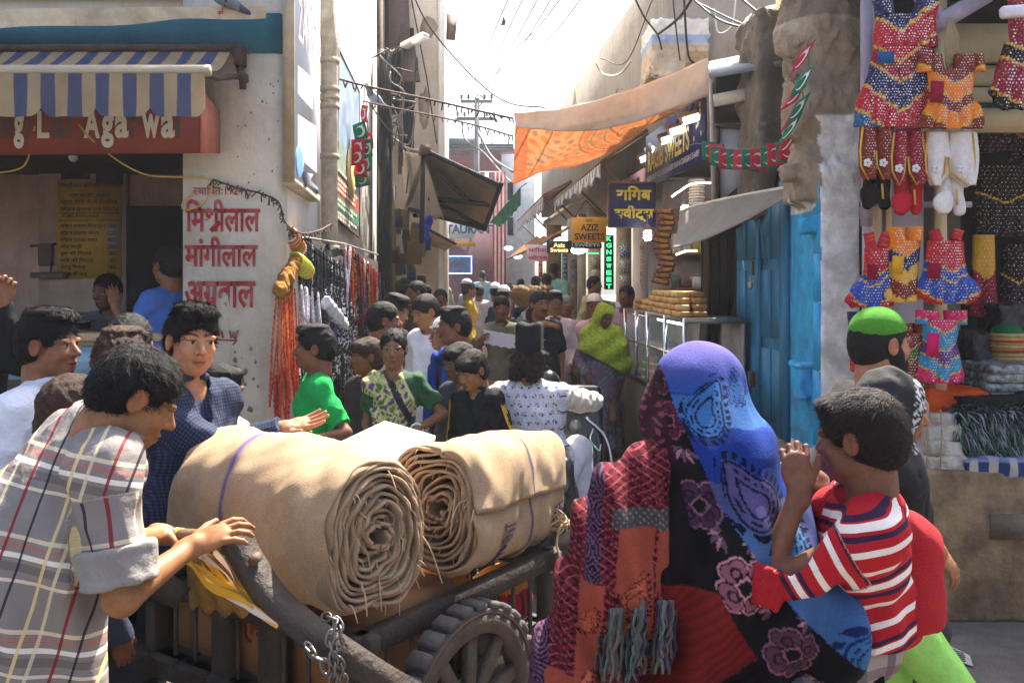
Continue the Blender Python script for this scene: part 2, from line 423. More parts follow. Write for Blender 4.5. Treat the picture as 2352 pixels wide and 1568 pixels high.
# ---------------------------------------------------------------- people
SKIN = {'a': srgb('#96653f'), 'b': srgb('#8c5c40'), 'c': srgb('#754a33'), 'd': srgb('#ad7856')}
HAIRC = {'black': (.012, .010, .010), 'brown': (.045, .024, .016), 'grey': (.22, .21, .20), 'dark': (.02, .013, .011)}
def unit(v): v = np.array(v, float); return v / (np.linalg.norm(v) + 1e-12)
def rot(axis, deg): return np.array(Matrix.Rotation(R(deg), 3, Vector(axis)))
def skinmat():
 return M('skin', vc=True, rough=.55, var=.30, vs=34, bump=.14, bs=420, spec=.32, sss=.05, fine=.07)
def hairmat(c):
 return M('hair_' + c, HAIRC[c], rough=.55, var=.5, vs=60, bump=.4, bs=240, spec=.13)
def pat(name, base, stripes=(), rough=.85, bump=.18, var=.12, coord='lp', thru=0., weave=700., blend=()):
 """cloth with woven stripes: (axis, period, offset, width, colour, opacity)"""
 if name in MATS: return MATS[name]
 m, nt, b = newmat(name)
 if coord == 'lp': v = nd(nt, 'ShaderNodeAttribute', {'attribute_name': 'lp'}).outputs['Vector']
 else: v = nd(nt, 'ShaderNodeTexCoord').outputs['Object']
 wv = nd(nt, 'ShaderNodeVectorMath', {'operation': 'MULTIPLY_ADD'}, {0: noise(nt, v, 6., 2, .5, 1), 1: (.008,) * 3, 2: v}).outputs[0]
 sx = nd(nt, 'ShaderNodeSeparateXYZ', {}, {0: wv}).outputs
 c = (*base, 1)
 n1 = noise(nt, v, 9, 4); c = mixc(nt, ramp(nt, n1, [(.3, 0.), (.7, 1.)]), mixc(nt, 1., c, (1 - var,) * 3, 'MULTIPLY'), c)
 for ax, per, off, wid, colr, op in stripes:
  f = mth(nt, 'FRACT', mth(nt, 'DIVIDE', mth(nt, 'ADD', sx[ax], 10 * per - off), per))
  msk = mth(nt, 'MULTIPLY', mth(nt, 'LESS_THAN', f, wid / per), op)
  c = mixc(nt, msk, c, (*colr, 1))
 n3 = noise(nt, v, weave, 1, .5); c = mixc(nt, .25, c, ramp(nt, n3, [(.35, .2), (.65, .8)]), 'OVERLAY')
 nt.links.new(c, b.inputs['Base Color']); b.inputs['Roughness'].default_value = rough; b.inputs['Specular IOR Level'].default_value = .2
 bp = nd(nt, 'ShaderNodeBump', {}, {'Strength': bump, 'Distance': .01, 'Height': noise(nt, v, 55, 4)})
 nt.links.new(bp.outputs[0], b.inputs['Normal']); return m
def cloth(name, col, var=.14, **k):
 return M('cloth_' + name, col, rough=.9, var=var + .08, vs=7, bump=.38, bs=40, spec=.18, fine=.07, **k)
def head_prims(S, C, Rm, s, female=False, child=False, nose=1., stache=False):
 L = lambda x, y, z: np.array(C) + Rm @ (np.array([x, y, z]) * s)
 E = lambda c, r, k=.012, sub=False: S.ell(L(*c), np.array(r) * s, Rm, k * s, sub)
 jw = .86 if female or child else 1.
 E((0, -.012, .033), (.076, .097, .086), .03)
 E((0, .034, -.03), (.060 * (.97 if child else 1), .060, .082), .03)
 E((0, .057, -.086), (.034 * jw, .034, .027), .022)
 for sg in (-1, 1): E((sg * .040 * jw, .018, -.066), (.022, .036, .026), .025)
 for sg in (-1, 1):
  E((sg * .031, .100, .002), (.019, .014, .0105), .010, True)
  E((sg * .031, .0735, .001), (.0155, .0155, .0135), .004)
  E((sg * .030, .087, .0105), (.017, .006, .0045), .005)
  E((sg * .036, .082, .0205), (.021, .011, .006), .012)
  E((sg * .037, .064, -.026), (.022, .022, .021), .02)
  E((sg * .078, -.004, -.004), (.009, .021, .031), .008)
  E((sg * .085, .004, -.002), (.006, .011, .018), .004, True)
 n = nose * (.8 if child else 1)
 S.cone(L(0, .083, .012), L(0, .083 + .027 * n, -.028), .0085 * s, .0125 * s, .010 * s)
 for sg in (-1, 1): E((sg * .0125, .096, -.0325), (.0085, .010, .008), .006)
 E((0, .0905, -.060), (.024, .012, .0075), .007)
 E((0, .088, -.074), (.021, .012, .009), .007)
 E((0, .106, -.0665), (.026, .012, .0022), .003, True)
 S.cone(L(0, -.028, -.03), L(0, -.036, -.13), .050 * s * (.86 if female or child else 1), .054 * s * (.86 if female or child else 1), .022 * s)
def head_cols(V, colr, C, Rm, s, sk, hc, brows=True, lip=None, stub=0., bindi=False, gaze=0.):
 q = (V - np.array(C)) @ Rm / s
 x, y, z = q[:, 0], q[:, 1], q[:, 2]; ax = np.abs(x)
 near = (q * q).sum(1) < .16 ** 2
 lipc = lip if lip is not None else np.array(sk) * np.array([.82, .58, .55])
 m = near & (y > .082) & (ax < .025) & (z < -.055) & (z > -.082) & (((x / .025) ** 2 + ((z + .067) / .0125) ** 2) < 1); colr[m] = lipc
 m = near & (y > .085) & (ax < .02) & (np.abs(z + .0665) < .0018); colr[m] = np.array(lipc) * .35
 e = near & (y > .06) & ((((ax - .031) / .0145) ** 2 + ((z - .000) / .0060) ** 2) < 1); colr[e] = (.34, .29, .26)
 e = near & (y > .06) & ((((ax - .031 - gaze * np.sign(x)) / .0068) ** 2 + ((z - .002) / .0068) ** 2) < 1); colr[e] = (.015, .01, .008)
 m = near & (y > .06) & (((ax - .031) / .0165) ** 2 + ((z - .0085) / .0022) ** 2 < 1); colr[m] = np.array(sk) * .22
 if brows:
  bz = .0235 + .006 * np.sin(np.clip((ax - .012) / .036, 0, 1) * 2.6)
  m = near & (y > .045) & (ax > .010) & (ax < .051) & (np.abs(z - bz) < .0042 * (1.2 - (ax - .01) / .06)); colr[m] = np.array(hc) * 1.2 + .3 * np.array(sk) * .3
 m = near & (y > .09) & (ax > .004) & (ax < .012) & (np.abs(z + .0405) < .004); colr[m] = np.array(sk) * .3
 if stub > 0:
  m = near & (z < -.045) & (y > -.0) & ~((y > .082) & (ax < .028) & (z > -.085)); colr[m] = colr[m] * (1 - stub) + np.array(hc) * stub
 if bindi:
  m = near & (y > .05) & (x * x + (z - .032) ** 2 < .0045 ** 2); colr[m] = (.30, .01, .015)
 m = near & (ax > .072); colr[m] *= np.array([1.02, .86, .84])
def hand_prims(S, Wp, D, N, s=1., side=1, curl=25., thumb=30., spread=4., rel=(1, 1, 1, 1)):
 """palm, four unequal fingers and a thumb; D points along the hand, N out of the palm; side=+1 when the thumb lies along D x N"""
 D = unit(D); N = unit(np.array(N) - D * (np.array(N) @ D)); T = np.cross(D, N) * side; Wp = np.array(Wp)
 k = .007 * s
 S.cone(Wp - D * .02 * s, Wp + D * .018 * s, .026 * s, .027 * s, .02 * s)
 Rm = np.stack([T, D, N], 1)
 S.ell(Wp + D * .052 * s, np.array([.041, .054, .0165]) * s, Rm, .012 * s)
 S.ell(Wp + D * .03 * s + T * .024 * s + N * .008 * s, np.array([.018, .032, .016]) * s, Rm, .012 * s)
 for i, (o, ln) in enumerate(((.030, .072), (.0105, .080), (-.009, .075), (-.028, .060))):
  p = Wp + D * (.094 - .006 * abs(i - 1.2)) * s + T * o * s
  ang = rot(N, -spread * (1.5 - i) * side) @ D
  c = curl * rel[i]; a = c * .55; d = ang
  for j, fr in enumerate((.44, .32, .24)):
   d = unit(math.cos(R(a)) * ang + math.sin(R(a)) * N); q = p + d * ln * fr * s
   S.cone(p, q, (.0090 - .0010 * j) * s, (.0084 - .0012 * j) * s, .003 * s); p = q; a += c
 p = Wp + D * .026 * s + T * .030 * s; dd = unit(D * math.cos(R(thumb)) + T * math.sin(R(thumb)) + N * .35)
 q = p + dd * .040 * s; S.cone(p, q, .0135 * s, .0112 * s, .006 * s)
 dd = unit(dd + D * .45 + N * .15); S.cone(q, q + dd * .030 * s, .0108 * s, .0085 * s, .004 * s)
def ik(a, b, l1, l2, hint):
 a, b = np.array(a, float), np.array(b, float); v = b - a; L = np.linalg.norm(v); dirv = v / (L + 1e-9)
 L = min(L, (l1 + l2) * .998); b = a + dirv * L
 x = (l1 * l1 - l2 * l2 + L * L) / (2 * L); y = math.sqrt(max(l1 * l1 - x * x, 0))
 h = np.array(hint, float); h = unit(h - dirv * (h @ dirv)); return a + dirv * x + h * y, b
def blades(V, F, n, length, flow, width=.0012, seed=1, sel=None, lift=.25):
 """thin tapering hairs standing on a scalp mesh; flow(P)->direction"""
 r = np.random.default_rng(seed); F = np.asarray(F)
 tri = V[F[:, :3]]; nrm = np.cross(tri[:, 1] - tri[:, 0], tri[:, 2] - tri[:, 0]); ar = np.linalg.norm(nrm, axis=1); nrm /= ar[:, None] + 1e-12
 pr = ar.copy()
 if sel is not None: pr = pr * sel(tri.mean(1))
 i = r.choice(len(F), n, p=pr / pr.sum()); w = r.dirichlet((1, 1, 1), n)
 P = (tri[i] * w[:, :, None]).sum(1); N = nrm[i]; fl = flow(P) + r.normal(0, .22, (n, 3)); fl -= N * (fl * N).sum(1)[:, None]
 fl /= np.linalg.norm(fl, axis=1)[:, None] + 1e-9
 ln = length * r.uniform(.5, 1.25, n)[:, None]; lf_ = np.where(r.random(n) < .12, lift + .45, lift)[:, None]; dr = fl + N * lf_; dr /= np.linalg.norm(dr, axis=1)[:, None]
 sd = np.cross(N, fl) * width * r.uniform(.6, 1.4, n)[:, None]
 p0 = P - N * .001; p1 = p0 + dr * ln * .55; p2 = p0 + (dr * .8 + fl * .35) * ln
 VV = np.stack([p0 - sd, p0 + sd, p1 - sd * .75, p1 + sd * .75, p2], 1).reshape(-1, 3)
 b = np.arange(n) * 5
 return VV, [f for q in b for f in ((q, q + 1, q + 3, q + 2), (q + 2, q + 3, q + 4))]
def hair_sdf(C, Rm, s, style, stache=0, beard=0, seed=0, only=False):
 S = SDF(.012 * s); L = lambda x, y, z: np.array(C) + Rm @ (np.array([x, y, z]) * s)
 E = lambda c, r, k=.012, sub=False: S.ell(L(*c), np.array(r) * s, Rm, k * s, sub)
 if not only:
  if style in ('short', 'quiff', 'child', 'crop'):
   t = {'short': .006, 'quiff': .008, 'child': .009, 'crop': .004}[style]
   E((0, -.014, .036), (.077 + t, .099 + t, .087 + t))
   E((0, -.052, -.012), (.068 + t * .7, .062 + t, .072), .03)
   if style == 'quiff':
    for i in range(5): E((-.045 + .022 * i, .068 - .006 * abs(i - 2), .098 + .006 * (i % 2)), (.022, .030, .020), .015)
    E((0, .0, .118), (.066, .08, .018), .02)
   if style == 'child': E((0, .062, .082), (.062, .040, .032), .02)
   E((0, .105, -.018), (.076, .072, .068 if style != 'child' else .056), .012, True)
   E((0, .060, -.075), (.105, .075, .055), .012, True)
   for sg in (-1, 1): E((sg * .087, .004, -.012), (.024, .028, .040), .008, True)
   S.plane(L(0, 0, -.078), Rm @ np.array([0, .35, -1.]), .01)
  elif style == 'woman':
   E((0, -.014, .036), (.083, .106, .094)); E((0, -.075, -.03), (.06, .05, .06), .03)
   E((0, .110, -.020), (.068, .070, .082), .012, True); E((0, .060, -.085), (.105, .075, .055), .012, True)
   E((0, .13, .085), (.008, .07, .05), .006, True)
  elif style == 'curly':
   E((0, -.03, .0), (.098, .10, .09)); E((0, -.05, -.06), (.10, .075, .055), .03)
   r = random.Random(seed)
   for i in range(46):
    a = r.uniform(-2.6, 2.6); z = r.uniform(-.115, .03)
    E((math.sin(a) * .098, -.035 - math.cos(a) * .075, z), (.021,) * 3, .008)
   E((0, .115, -.02), (.078, .08, .13), .012, True)
  elif style == 'fringe':
   E((0, -.012, .034), (.083, .105, .094)); E((0, .058, .060), (.066, .050, .045), .02); E((0, -.05, -.03), (.076, .07, .07), .02)
   E((0, .118, -.035), (.072, .070, .070), .010, True); E((0, .065, -.085), (.105, .075, .055), .012, True)
   for sg in (-1, 1): E((sg * .09, .010, -.018), (.024, .026, .034), .008, True)
 if stache:
  for sg in (-1, 1): E((sg * .014, .101, -.0515), (.017 * stache, .009, .0065), .006)
 if beard:
  E((0, .040, -.078), (.064, .058, .055), .02); E((0, .10, -.0665), (.022, .03, .012), .006, True)
  for sg in (-1, 1): E((sg * .062, .022, -.045), (.016, .030, .045), .015)
  E((0, .13, -.02), (.05, .07, .045), .01, True)
 return S
PEOPLE = {}
def person(label, px, py, d, yaw=0., hyaw=None, hpitch=0., hroll=0., hs=1., ds=1., nkl=1., gaze=0., lean=0., side=0., base=0., h=None, skin='b',
     hair='short', hairc='black', stache=0, beard=0, aL=None, aR=None, eL=None, eR=None, hL={}, hR={}, top=None, bottom=None,
     legs=None, female=False, child=False, cap=None, q=1., feet='shoe', group=None, stub=0., bindi=False, pelv=None, extra=None,
     sw=1., nstr=0, glasses=False, cat='person', name='person', girth=1., shoec=(.02, .018, .016), arms=True):
 """head-top at reference pixel (px,py), d metres away; yaw 0 faces the camera, 90 faces right, 180 faces away"""
 d *= ds
 F = np.array([math.sin(R(yaw)), -math.cos(R(yaw)), 0.]); Rt = np.cross(F, [0, 0, 1.]); Z = np.array([0, 0, 1.])
 T = np.array(W(px, py, d)); hh = (T[2] - base) if h is None else h
 s = hh / 1.7; kb = s if not child else s
 up = unit(Z * math.cos(R(lean)) + F * math.sin(R(lean)) + Rt * math.tan(R(side)))
 hy = yaw if hyaw is None else hyaw
 hf = np.array([math.sin(R(hy)), -math.cos(R(hy)), 0.]); hr = np.cross(hf, Z)
 hf2 = unit(hf * math.cos(R(hpitch)) - Z * math.sin(R(hpitch))); hu = np.cross(hr, hf2)
 if hroll: A = rot(hf2, hroll); hr, hu = A @ hr, A @ hu
 Rm = np.stack([hr, hf2, hu], 1)
 C = T - hu * .122 * hs
 neck = C - hu * .105 * hs * (.5 + .5 * nkl) - unit(up + .0 * F) * .052 * s * nkl - hf2 * .012 * hs + (F * 0)
 pel = np.array(pelv, float) if pelv is not None else neck - up * .315 * hh
 if pelv is not None: up = unit(neck - pel)
 fw = unit(F - up * (F @ up)); sp = np.linalg.norm(neck - pel)
 X = lambda r, f, u: pel + Rt * r * s + fw * f * s + up * u * sp
 sh = .142 * sw * s
 SL, SR = neck - up * .062 * s - Rt * sh, neck - up * .062 * s + Rt * sh
 l1, l2 = .172 * hh, .148 * hh
 def target(a, S0, sg):
  if a is None: a = (sg * .05, .04, -.50)
  if a[0] == 'W': return np.array(W(a[1], a[2], a[3] * ds))
  return S0 + (Rt * a[0] + F * a[1] + Z * a[2]) * s
 eh = lambda e, sg: (Rt * e[0] + F * e[1] + Z * e[2]) if e is not None else (Rt * sg * .45 - F * .6 - Z * .5)
 EL, WLh = ik(SL, target(aL, SL, -1), l1, l2, eh(eL, -1)); ER, WRh = ik(SR, target(aR, SR, 1), l1, l2, eh(eR, 1))
 hipL, hipR = pel - Rt * .085 * s - up * .03 * s, pel + Rt * .085 * s - up * .03 * s
 lg = legs or {}
 aLk = np.array(lg['L']) if 'L' in lg else np.array([hipL[0], hipL[1], base + .08 * s]) - F * lg.get('step', 0.) + 0 * Z
 aRk = np.array(lg['R']) if 'R' in lg else np.array([hipR[0], hipR[1], base + .08 * s]) + F * lg.get('step', 0.)
 kh = F if 'knee' not in lg else np.array(lg['knee'])
 tl = max(.245 * hh, np.linalg.norm(hipL - aLk) * .505) if 'L' not in lg else .245 * hh
 KL, aLk = ik(hipL, aLk, tl, tl, kh); KR, aRk = ik(hipR, aRk, tl, tl, kh)
 v = float(np.clip(.00125 * d, .0042, .013)) * q
 sk = np.array(SKIN[skin] if isinstance(skin, str) else skin); hc = np.array(HAIRC[hairc])
 g = girth
 # --- body: one continuous surface
 S = SDF(.03 * s); head_prims(S, C, Rm, hs, female, child)
 S.cone(C - hu * .09 * hs - hf2 * .034 * hs, neck - up * .02 * s, .050 * s * (.85 if female or child else 1), .060 * s, .04 * s)
 S.cone(SL, SR, .040 * s, .040 * s, .05 * s); S.cone(X(0, .01, .2), X(0, .01, .8), .07 * s, .058 * s, .05 * s)
 for a, e, w_, hd, sg in ((SL, EL, WLh, hL, -1), (SR, ER, WRh, hR, 1)):
  if not arms: break
  S.cone(a, e, .043 * s * g, .034 * s * g, .03 * s); S.cone(e, w_, .036 * s * g, .024 * s, .02 * s)
  if hd is None: continue
  D = unit(hd['D']) if 'D' in hd else unit(w_ - e); N = np.array(hd['N'], float) if 'N' in hd else -Rt * sg + .15 * F
  kw = {k_: v_ for k_, v_ in hd.items() if k_ not in ('D', 'N')}
  hand_prims(S, w_, D, N, s * (1.0 if not child else .95), kw.pop('side', sg), **kw)
 S.cone(pel, pel + up * .05, .09 * s, .09 * s, .05)
 for hp, kn, an in ((hipL, KL, aLk), (hipR, KR, aRk)):
  S.cone(hp, kn, .072 * s * g, .048 * s, .03 * s); S.cone(kn, an, .050 * s, .033 * s, .02 * s)
  if feet == 'bare' or feet == 'sandal':
   S.cone(an - Z * .025 * s, an + F * .13 * s - Z * .058 * s, .034 * s, .024 * s, .02); S.cone(an - Z * .04 * s - F * .02, an - Z * .04 * s, .032 * s, .03 * s, .02)
   for i in range(5):
    tp = an + F * (.125 - .008 * i) * s - Z * .062 * s + Rt * (i - 2) * .017 * s * (1 if an is aLk else -1) * -1
    S.cone(tp, tp + F * .045 * s - Z * .002, (.013 if i == 0 else .0095) * s, .010 * s, .004)
 V, Fc = S.mesh(v)
 col = np.tile(sk, (len(V), 1)); head_cols(V, col, C, Rm, hs, sk, hc, stub=stub, bindi=bindi, gaze=gaze)
 org = (float(pel[0]), float(pel[1]), base)
 body = mesh_obj(name, V, Fc, skinmat(), None, True, col=col, origin=org); tag(body, label, cat, group)
 rec = dict(body=body, C=C, Rm=Rm, neck=neck, pel=pel, up=up, F=F, Rt=Rt, SL=SL, SR=SR, EL=EL, ER=ER, WL=WLh, WR=WRh, X=X, s=s, hs=hs, v=v, KL=KL, KR=KR, aL=aLk, aR=aRk, fw=fw, hu=hu, hf=hf2, hr=hr)
 # --- hair
 if hair not in (None, 'none') or stache or beard:
  H = hair_sdf(C, Rm, hs, hair, stache, beard, int(px), only=hair in (None, 'none'))
  amp = {'crop': .0012, 'child': .002, 'curly': .006}.get(hair, .0028) * hs
  Ci, Rmi = np.array(C), Rm
  H.mod(lambda P, D: D + amp * wob((P - Ci) @ Rmi * np.array([1., .45, 1.]), 95.) + amp * .5 * wob(P, 210.))
  V2, F2 = H.mesh(min(v, .006) if d < 7 else v)
  if nstr and len(F2):
   fl = lambda P: (Rmi @ np.array([0, .55, -.25]))[None] + ((P - Ci) - ((P - Ci) @ hu)[:, None] * hu) * 4 * (.0 if hair == 'quiff' else 1)
   V3, F3 = blades(V2, F2, nstr, (.024 if hair != 'crop' else .009) * hs, fl, seed=int(px), width=.0007 if d < 3 else .0013, lift=.13)
   F2 = [tuple(f) for f in F2.tolist()] + [tuple(i + len(V2) for i in f) for f in F3]; V2 = np.concatenate([V2, V3])
  mesh_obj('hair', V2, F2, hairmat(hairc), body, True)
 # --- headwear
 if cap:
  H = SDF(.008); E_ = lambda c, r: H.ell(np.array(C) + Rm @ (np.array(c) * hs), np.array(r) * hs, Rm, .01)
  kind, cm = cap
  if kind == 'skull':
   E_((0, -.012, .046), (.084, .105, .090)); H.plane(np.array(C) + Rm @ np.array([0, 0, .042]) * hs, Rm @ np.array([0, .12, -1.]))
  elif kind == 'karakul':
   H.box(np.array(C) + Rm @ np.array([0, -.01, .125]) * hs, np.array([.075, .102, .092]) * hs, Rm, .03); H.plane(np.array(C) + Rm @ np.array([0, 0, .04]) * hs, -Rm @ np.array([0, 0, 1.]))
   H.cone(np.array(C) + Rm @ np.array([0, -.13, .235]) * hs, np.array(C) + Rm @ np.array([0, .12, .235]) * hs, .03 * hs, sub=True, k=.04)
  if kind == 'visor':
   E_((0, -.012, .046), (.086, .107, .085)); H.plane(np.array(C) + Rm @ np.array([0, 0, .04]) * hs, Rm @ np.array([0, 0., -1.])); E_((0, .12, .045), (.06, .05, .006))
  V2, F2 = H.mesh(max(v * .8, .004)); mesh_obj('cap', V2, F2, cm, body, True)
 if glasses:
  g_ = MB()
  for sg in (-1, 1):
   cc = [np.array(C) + Rm @ (np.array([sg * .031 + .021 * math.cos(t), .101, .001 + .016 * math.sin(t)]) * hs) for t in np.linspace(0, 6.283, 14)]
   g_.tube(cc, .0022 * hs, 5)
   g_.tube([np.array(C) + Rm @ (np.array(p_) * hs) for p_ in ((sg * .05, .101, .004), (sg * .074, .08, .008), (sg * .082, .0, .006))], .002 * hs, 5)
  g_.tube([np.array(C) + Rm @ (np.array([t, .104, .004]) * hs) for t in (-.011, .011)], .002 * hs, 5)
  g_.build('glasses', M('dark_plastic', (.02, .018, .018), rough=.3, var=0, bump=0), body)
 # --- upper garment
 if top:
  S = SDF(.045 * s); ez = top.get('ease', .018); sl = top.get('sleeve', 1.); hem = top.get('hem', -.06); fl = top.get('flare', 0.)
  ww = top.get('waist', .145) * g
  wa = top.get('wrinkle', .009) * s; wf = 1 / s
  XT = np.stack([Rt, fw, up], 1)
  def wr(P, D):
   q_ = (P - pel) @ XT * wf
   return D + wa * (wob(q_ * np.array([1., 1., 1.9]), 11.) + .5 * wob(q_ * np.array([1.3, 1.3, .7]) + 3., 24.) + .55 * np.abs(wob(q_ * np.array([.8, .8, 1.7]) + 5., 17.)))
  cuts = []; arms_ = ((SL, EL, WLh), (SR, ER, WRh))
  for a, e, w_ in arms_:
   if sl > 0 and arms:
    re, rw = (.045 + ez * .9) * s * g, (.034 + ez * .8 + top.get('cuff', 0.)) * s
    if sl <= .5:
     t = sl / .5; S.cone(a, a + (e - a) * t, (.046 + ez) * s * g, re * 1.04, .02 * s); ee = a + (e - a) * t; dr = unit(e - a)
    else:
     t = (sl - .5) / .5; S.cone(a, e, (.046 + ez) * s * g, re, .03 * s); S.cone(e, e + (w_ - e) * t, re, rw, .02 * s); ee = e + (w_ - e) * t; dr = unit(w_ - e)
    cuts.append((ee, dr, re))
  for ee, dr, re in cuts: S.cone(ee + dr * .001, ee + dr * .12, re + .02, re + .02, .004, sub=True, flat=True)
  S.cone(SL - up * .012 * s, SR - up * .012 * s, (.042 + ez) * s, (.042 + ez) * s, .04 * s)
  for q0 in (SL, SR): S.cone(neck - up * .012 * s, q0, (.042 + ez) * s, (.036 + ez) * s, .05 * s)
  Rb = np.stack([Rt, fw, up], 1)
  S.ell(X(0, .012, .66), np.array([.158 * g + ez * .6, .100 * g + ez, .36 * sp / s]) * s, Rb, .05 * s)
  S.ell(X(0, .01, .22), np.array([ww + ez, .100 * g + ez, .40 * sp / s]) * s, Rb, .06 * s)
  S.ell(X(0, -.005, -.02), np.array([.170 * g + ez, .126 * g + ez, .20]) * s, Rb, .06 * s)
  hp = pel + Z * hem * s if not top.get('upcut') else pel + up * hem * s
  if hem < -.12:
   nl = max(2, int(-hem / .12)); 
   for i in range(1, nl + 1):
    t = i / nl; S.ell(pel + Z * hem * t * s + F * top.get('sway', 0.) * t, np.array([.15 * g + ez + fl * t, .105 * g + ez + fl * t * .8, .13]) * s, np.stack([Rt, F, Z], 1), .06 * s)
  S.mod(wr)
  S.plane(hp, -Z if not top.get('upcut') else -up, .006)
  S.cone(neck - up * .02 * s + fw * .012 * s, neck + up * .2 * s + fw * .06 * s, top.get('neck', .066) * s, top.get('neck', .066) * s, .012, sub=True)
  if top.get('vneck'): S.cone(neck + fw * .10 * s + up * .02 * s, neck + fw * .12 * s - up * .16 * s, .05 * s, .008 * s, .01, sub=True)
  if top.get('collar', False):
   cr = .064 * s * (.9 if child or female else 1)
   for i in range(14):
    a0, a1 = [R(-158 + 316 * (i + j) / 14) for j in (0, 1)]
    pt = lambda a: neck + up * (.020 + .018 * -math.cos(a)) * s - Rt * math.sin(a) * cr - fw * (math.cos(a) * cr * .95 + .004 * s)
    S.cone(pt(a0), pt(a1), .014 * s, .014 * s, .006)
  if top.get('more'): top['more'](S, rec)
  V2, F2 = S.mesh(v * top.get('q', 1.))
  lp = ((V2 - pel) @ XT); lp[:, 0] = np.clip(lp[:, 0], -.19, .19)
  if top.get('lpf'): lp = top['lpf'](V2)
  seg = lambda P, a, b: np.linalg.norm((P - a) - np.clip(((P - a) @ (b - a)) / ((b - a) @ (b - a)), 0, 1)[:, None] * (b - a), axis=1)
  if sl > 0:
   for a, e, w_, sg in ((SL, EL, WLh, -1), (SR, ER, WRh, 1)):
    dU, dF = seg(V2, a + (e - a) * .15, e), seg(V2, e, w_); m = (((V2 - a) @ (e - a)) / ((e - a) @ (e - a)) > .22) & (np.minimum(dU, dF) < .10 * s) & (np.minimum(dU, dF) < seg(V2, X(0, 0, .1), X(0, 0, .95)) - .06 * s)
    for mm, p0, p1, o in ((m & (dU <= dF), a, e, 0.), (m & (dF < dU), e, w_, l1)):
     if not mm.any(): continue
     dr = unit(p1 - p0); y1 = unit(np.cross(dr, F + .3 * Z)); z1 = np.cross(dr, y1); q_ = V2[mm] - p0
     lp[mm, 0] = np.arctan2(q_ @ z1, q_ @ y1) * .055 * s; lp[mm, 2] = -(q_ @ dr) - o + .5; lp[mm, 1] = 0
  cf = top.get('colf'); colr = cf(V2, rec, lp) if cf else None
  rec['top'] = mesh_obj(top.get('name', 'shirt'), V2, F2, top['m'], body, True, att=lp, col=colr)
 # --- lower garment
 if bottom:
  S = SDF(.035 * s); ez = bottom.get('ease', .014); Rb = np.stack([Rt, F, Z], 1); cuts = []
  wa = bottom.get('wrinkle', .006) * s; fold = bottom.get('fold', 0.)
  def wr2(P, D):
   q_ = (P - pel); r_ = D + wa * (wob(q_ * np.array([1., 1., .8]), 10.) + .5 * wob(q_ + 3., 22.))
   if fold: a_ = np.arctan2(q_ @ Rt, q_ @ F); r_ = r_ + fold * np.sin(a_ * 11 + 2 * np.sin(q_[..., 2] * 3)) * np.clip(-q_[..., 2] * 2, 0, 1)
   return r_
  if bottom.get('kind', 'trousers') == 'trousers':
   S.ell(pel - Z * .02 * s, np.array([.150 * g + ez, .108 * g + ez, .14]) * s, Rb)
   ln = bottom.get('len', 1.)
   for hp, kn, an in ((hipL, KL, aLk), (hipR, KR, aRk)):
    S.cone(hp, kn, (.080 + ez) * s * g, (.060 + ez) * s); e2 = kn + (an - kn) * ln
    S.cone(kn, e2, (.060 + ez) * s, (.048 + ez * 1.2 + bottom.get('cuff', 0.)) * s, .02 * s); dr = unit(an - kn)
    cuts.append((e2, dr))
   S.mod(wr2)
   for e2, dr in cuts: S.cone(e2 + dr * .001, e2 + dr * .14, .12, .12, .003, sub=True, flat=True)
  else:
   fl = bottom.get('flare', .12); z0, z1 = pel[2], bottom.get('to', base + .05)
   for i in range(7):
    t = i / 6; S.ell((pel[0] + F[0] * bottom.get('sway', 0.) * t, pel[1] + F[1] * bottom.get('sway', 0.) * t, z0 + (z1 - z0) * t), np.array([.155 * g + ez + fl * t, .12 * g + ez + fl * t * .9, .14]) * s, Rb, .06)
   S.mod(wr2); S.plane((0, 0, z1), (0, 0, -1), .004)
  V2, F2 = S.mesh(v * bottom.get('q', 1.25))
  q_ = V2 - pel; lp = np.stack([q_ @ Rt, q_ @ F, q_[:, 2]], 1); cf = bottom.get('colf')
  mesh_obj(bottom.get('name', 'trousers'), V2, F2, bottom['m'], body, True, att=lp, col=cf(V2, rec, lp) if cf else None)
 # --- shoes
 if feet in ('shoe', 'sandal') and base == 0 or feet == 'sandal':
  for an, nm in ((aLk, 'shoe'), (aRk, 'shoe')):
   S = SDF(.012)
   if feet == 'shoe':
    S.cone(an - Z * .03 * s - F * .02, an + F * .15 * s - Z * .045 * s, .046 * s, .036 * s); S.cone(an - Z * .02 * s, an + Z * .01, .045 * s, .042 * s)
    S.plane((0, 0, base + .003), (0, 0, -1))
   else:
    b_ = an + F * .06 * s - Z * .086 * s; S.box(b_, np.array([.045, .135, .011]) * s, np.stack([Rt, F, Z], 1), .006)
    for sg in (-1, 1): S.cone(an + F * .13 * s - Z * .068 * s, an + F * .05 * s + Rt * sg * .04 * s - Z * .06 * s, .008 * s)
    S.cone(an + F * .09 * s + Rt * .045 * s - Z * .055 * s, an + F * .09 * s - Rt * .045 * s - Z * .055 * s, .011 * s)
   V2, F2 = S.mesh(max(v, .006)); mesh_obj(nm if feet == 'shoe' else 'sandal', V2, F2, M('shoe_%s' % (round(shoec[0], 3)), shoec, rough=.5, var=.3), body, True)
 if extra: extra(rec)
 return rec
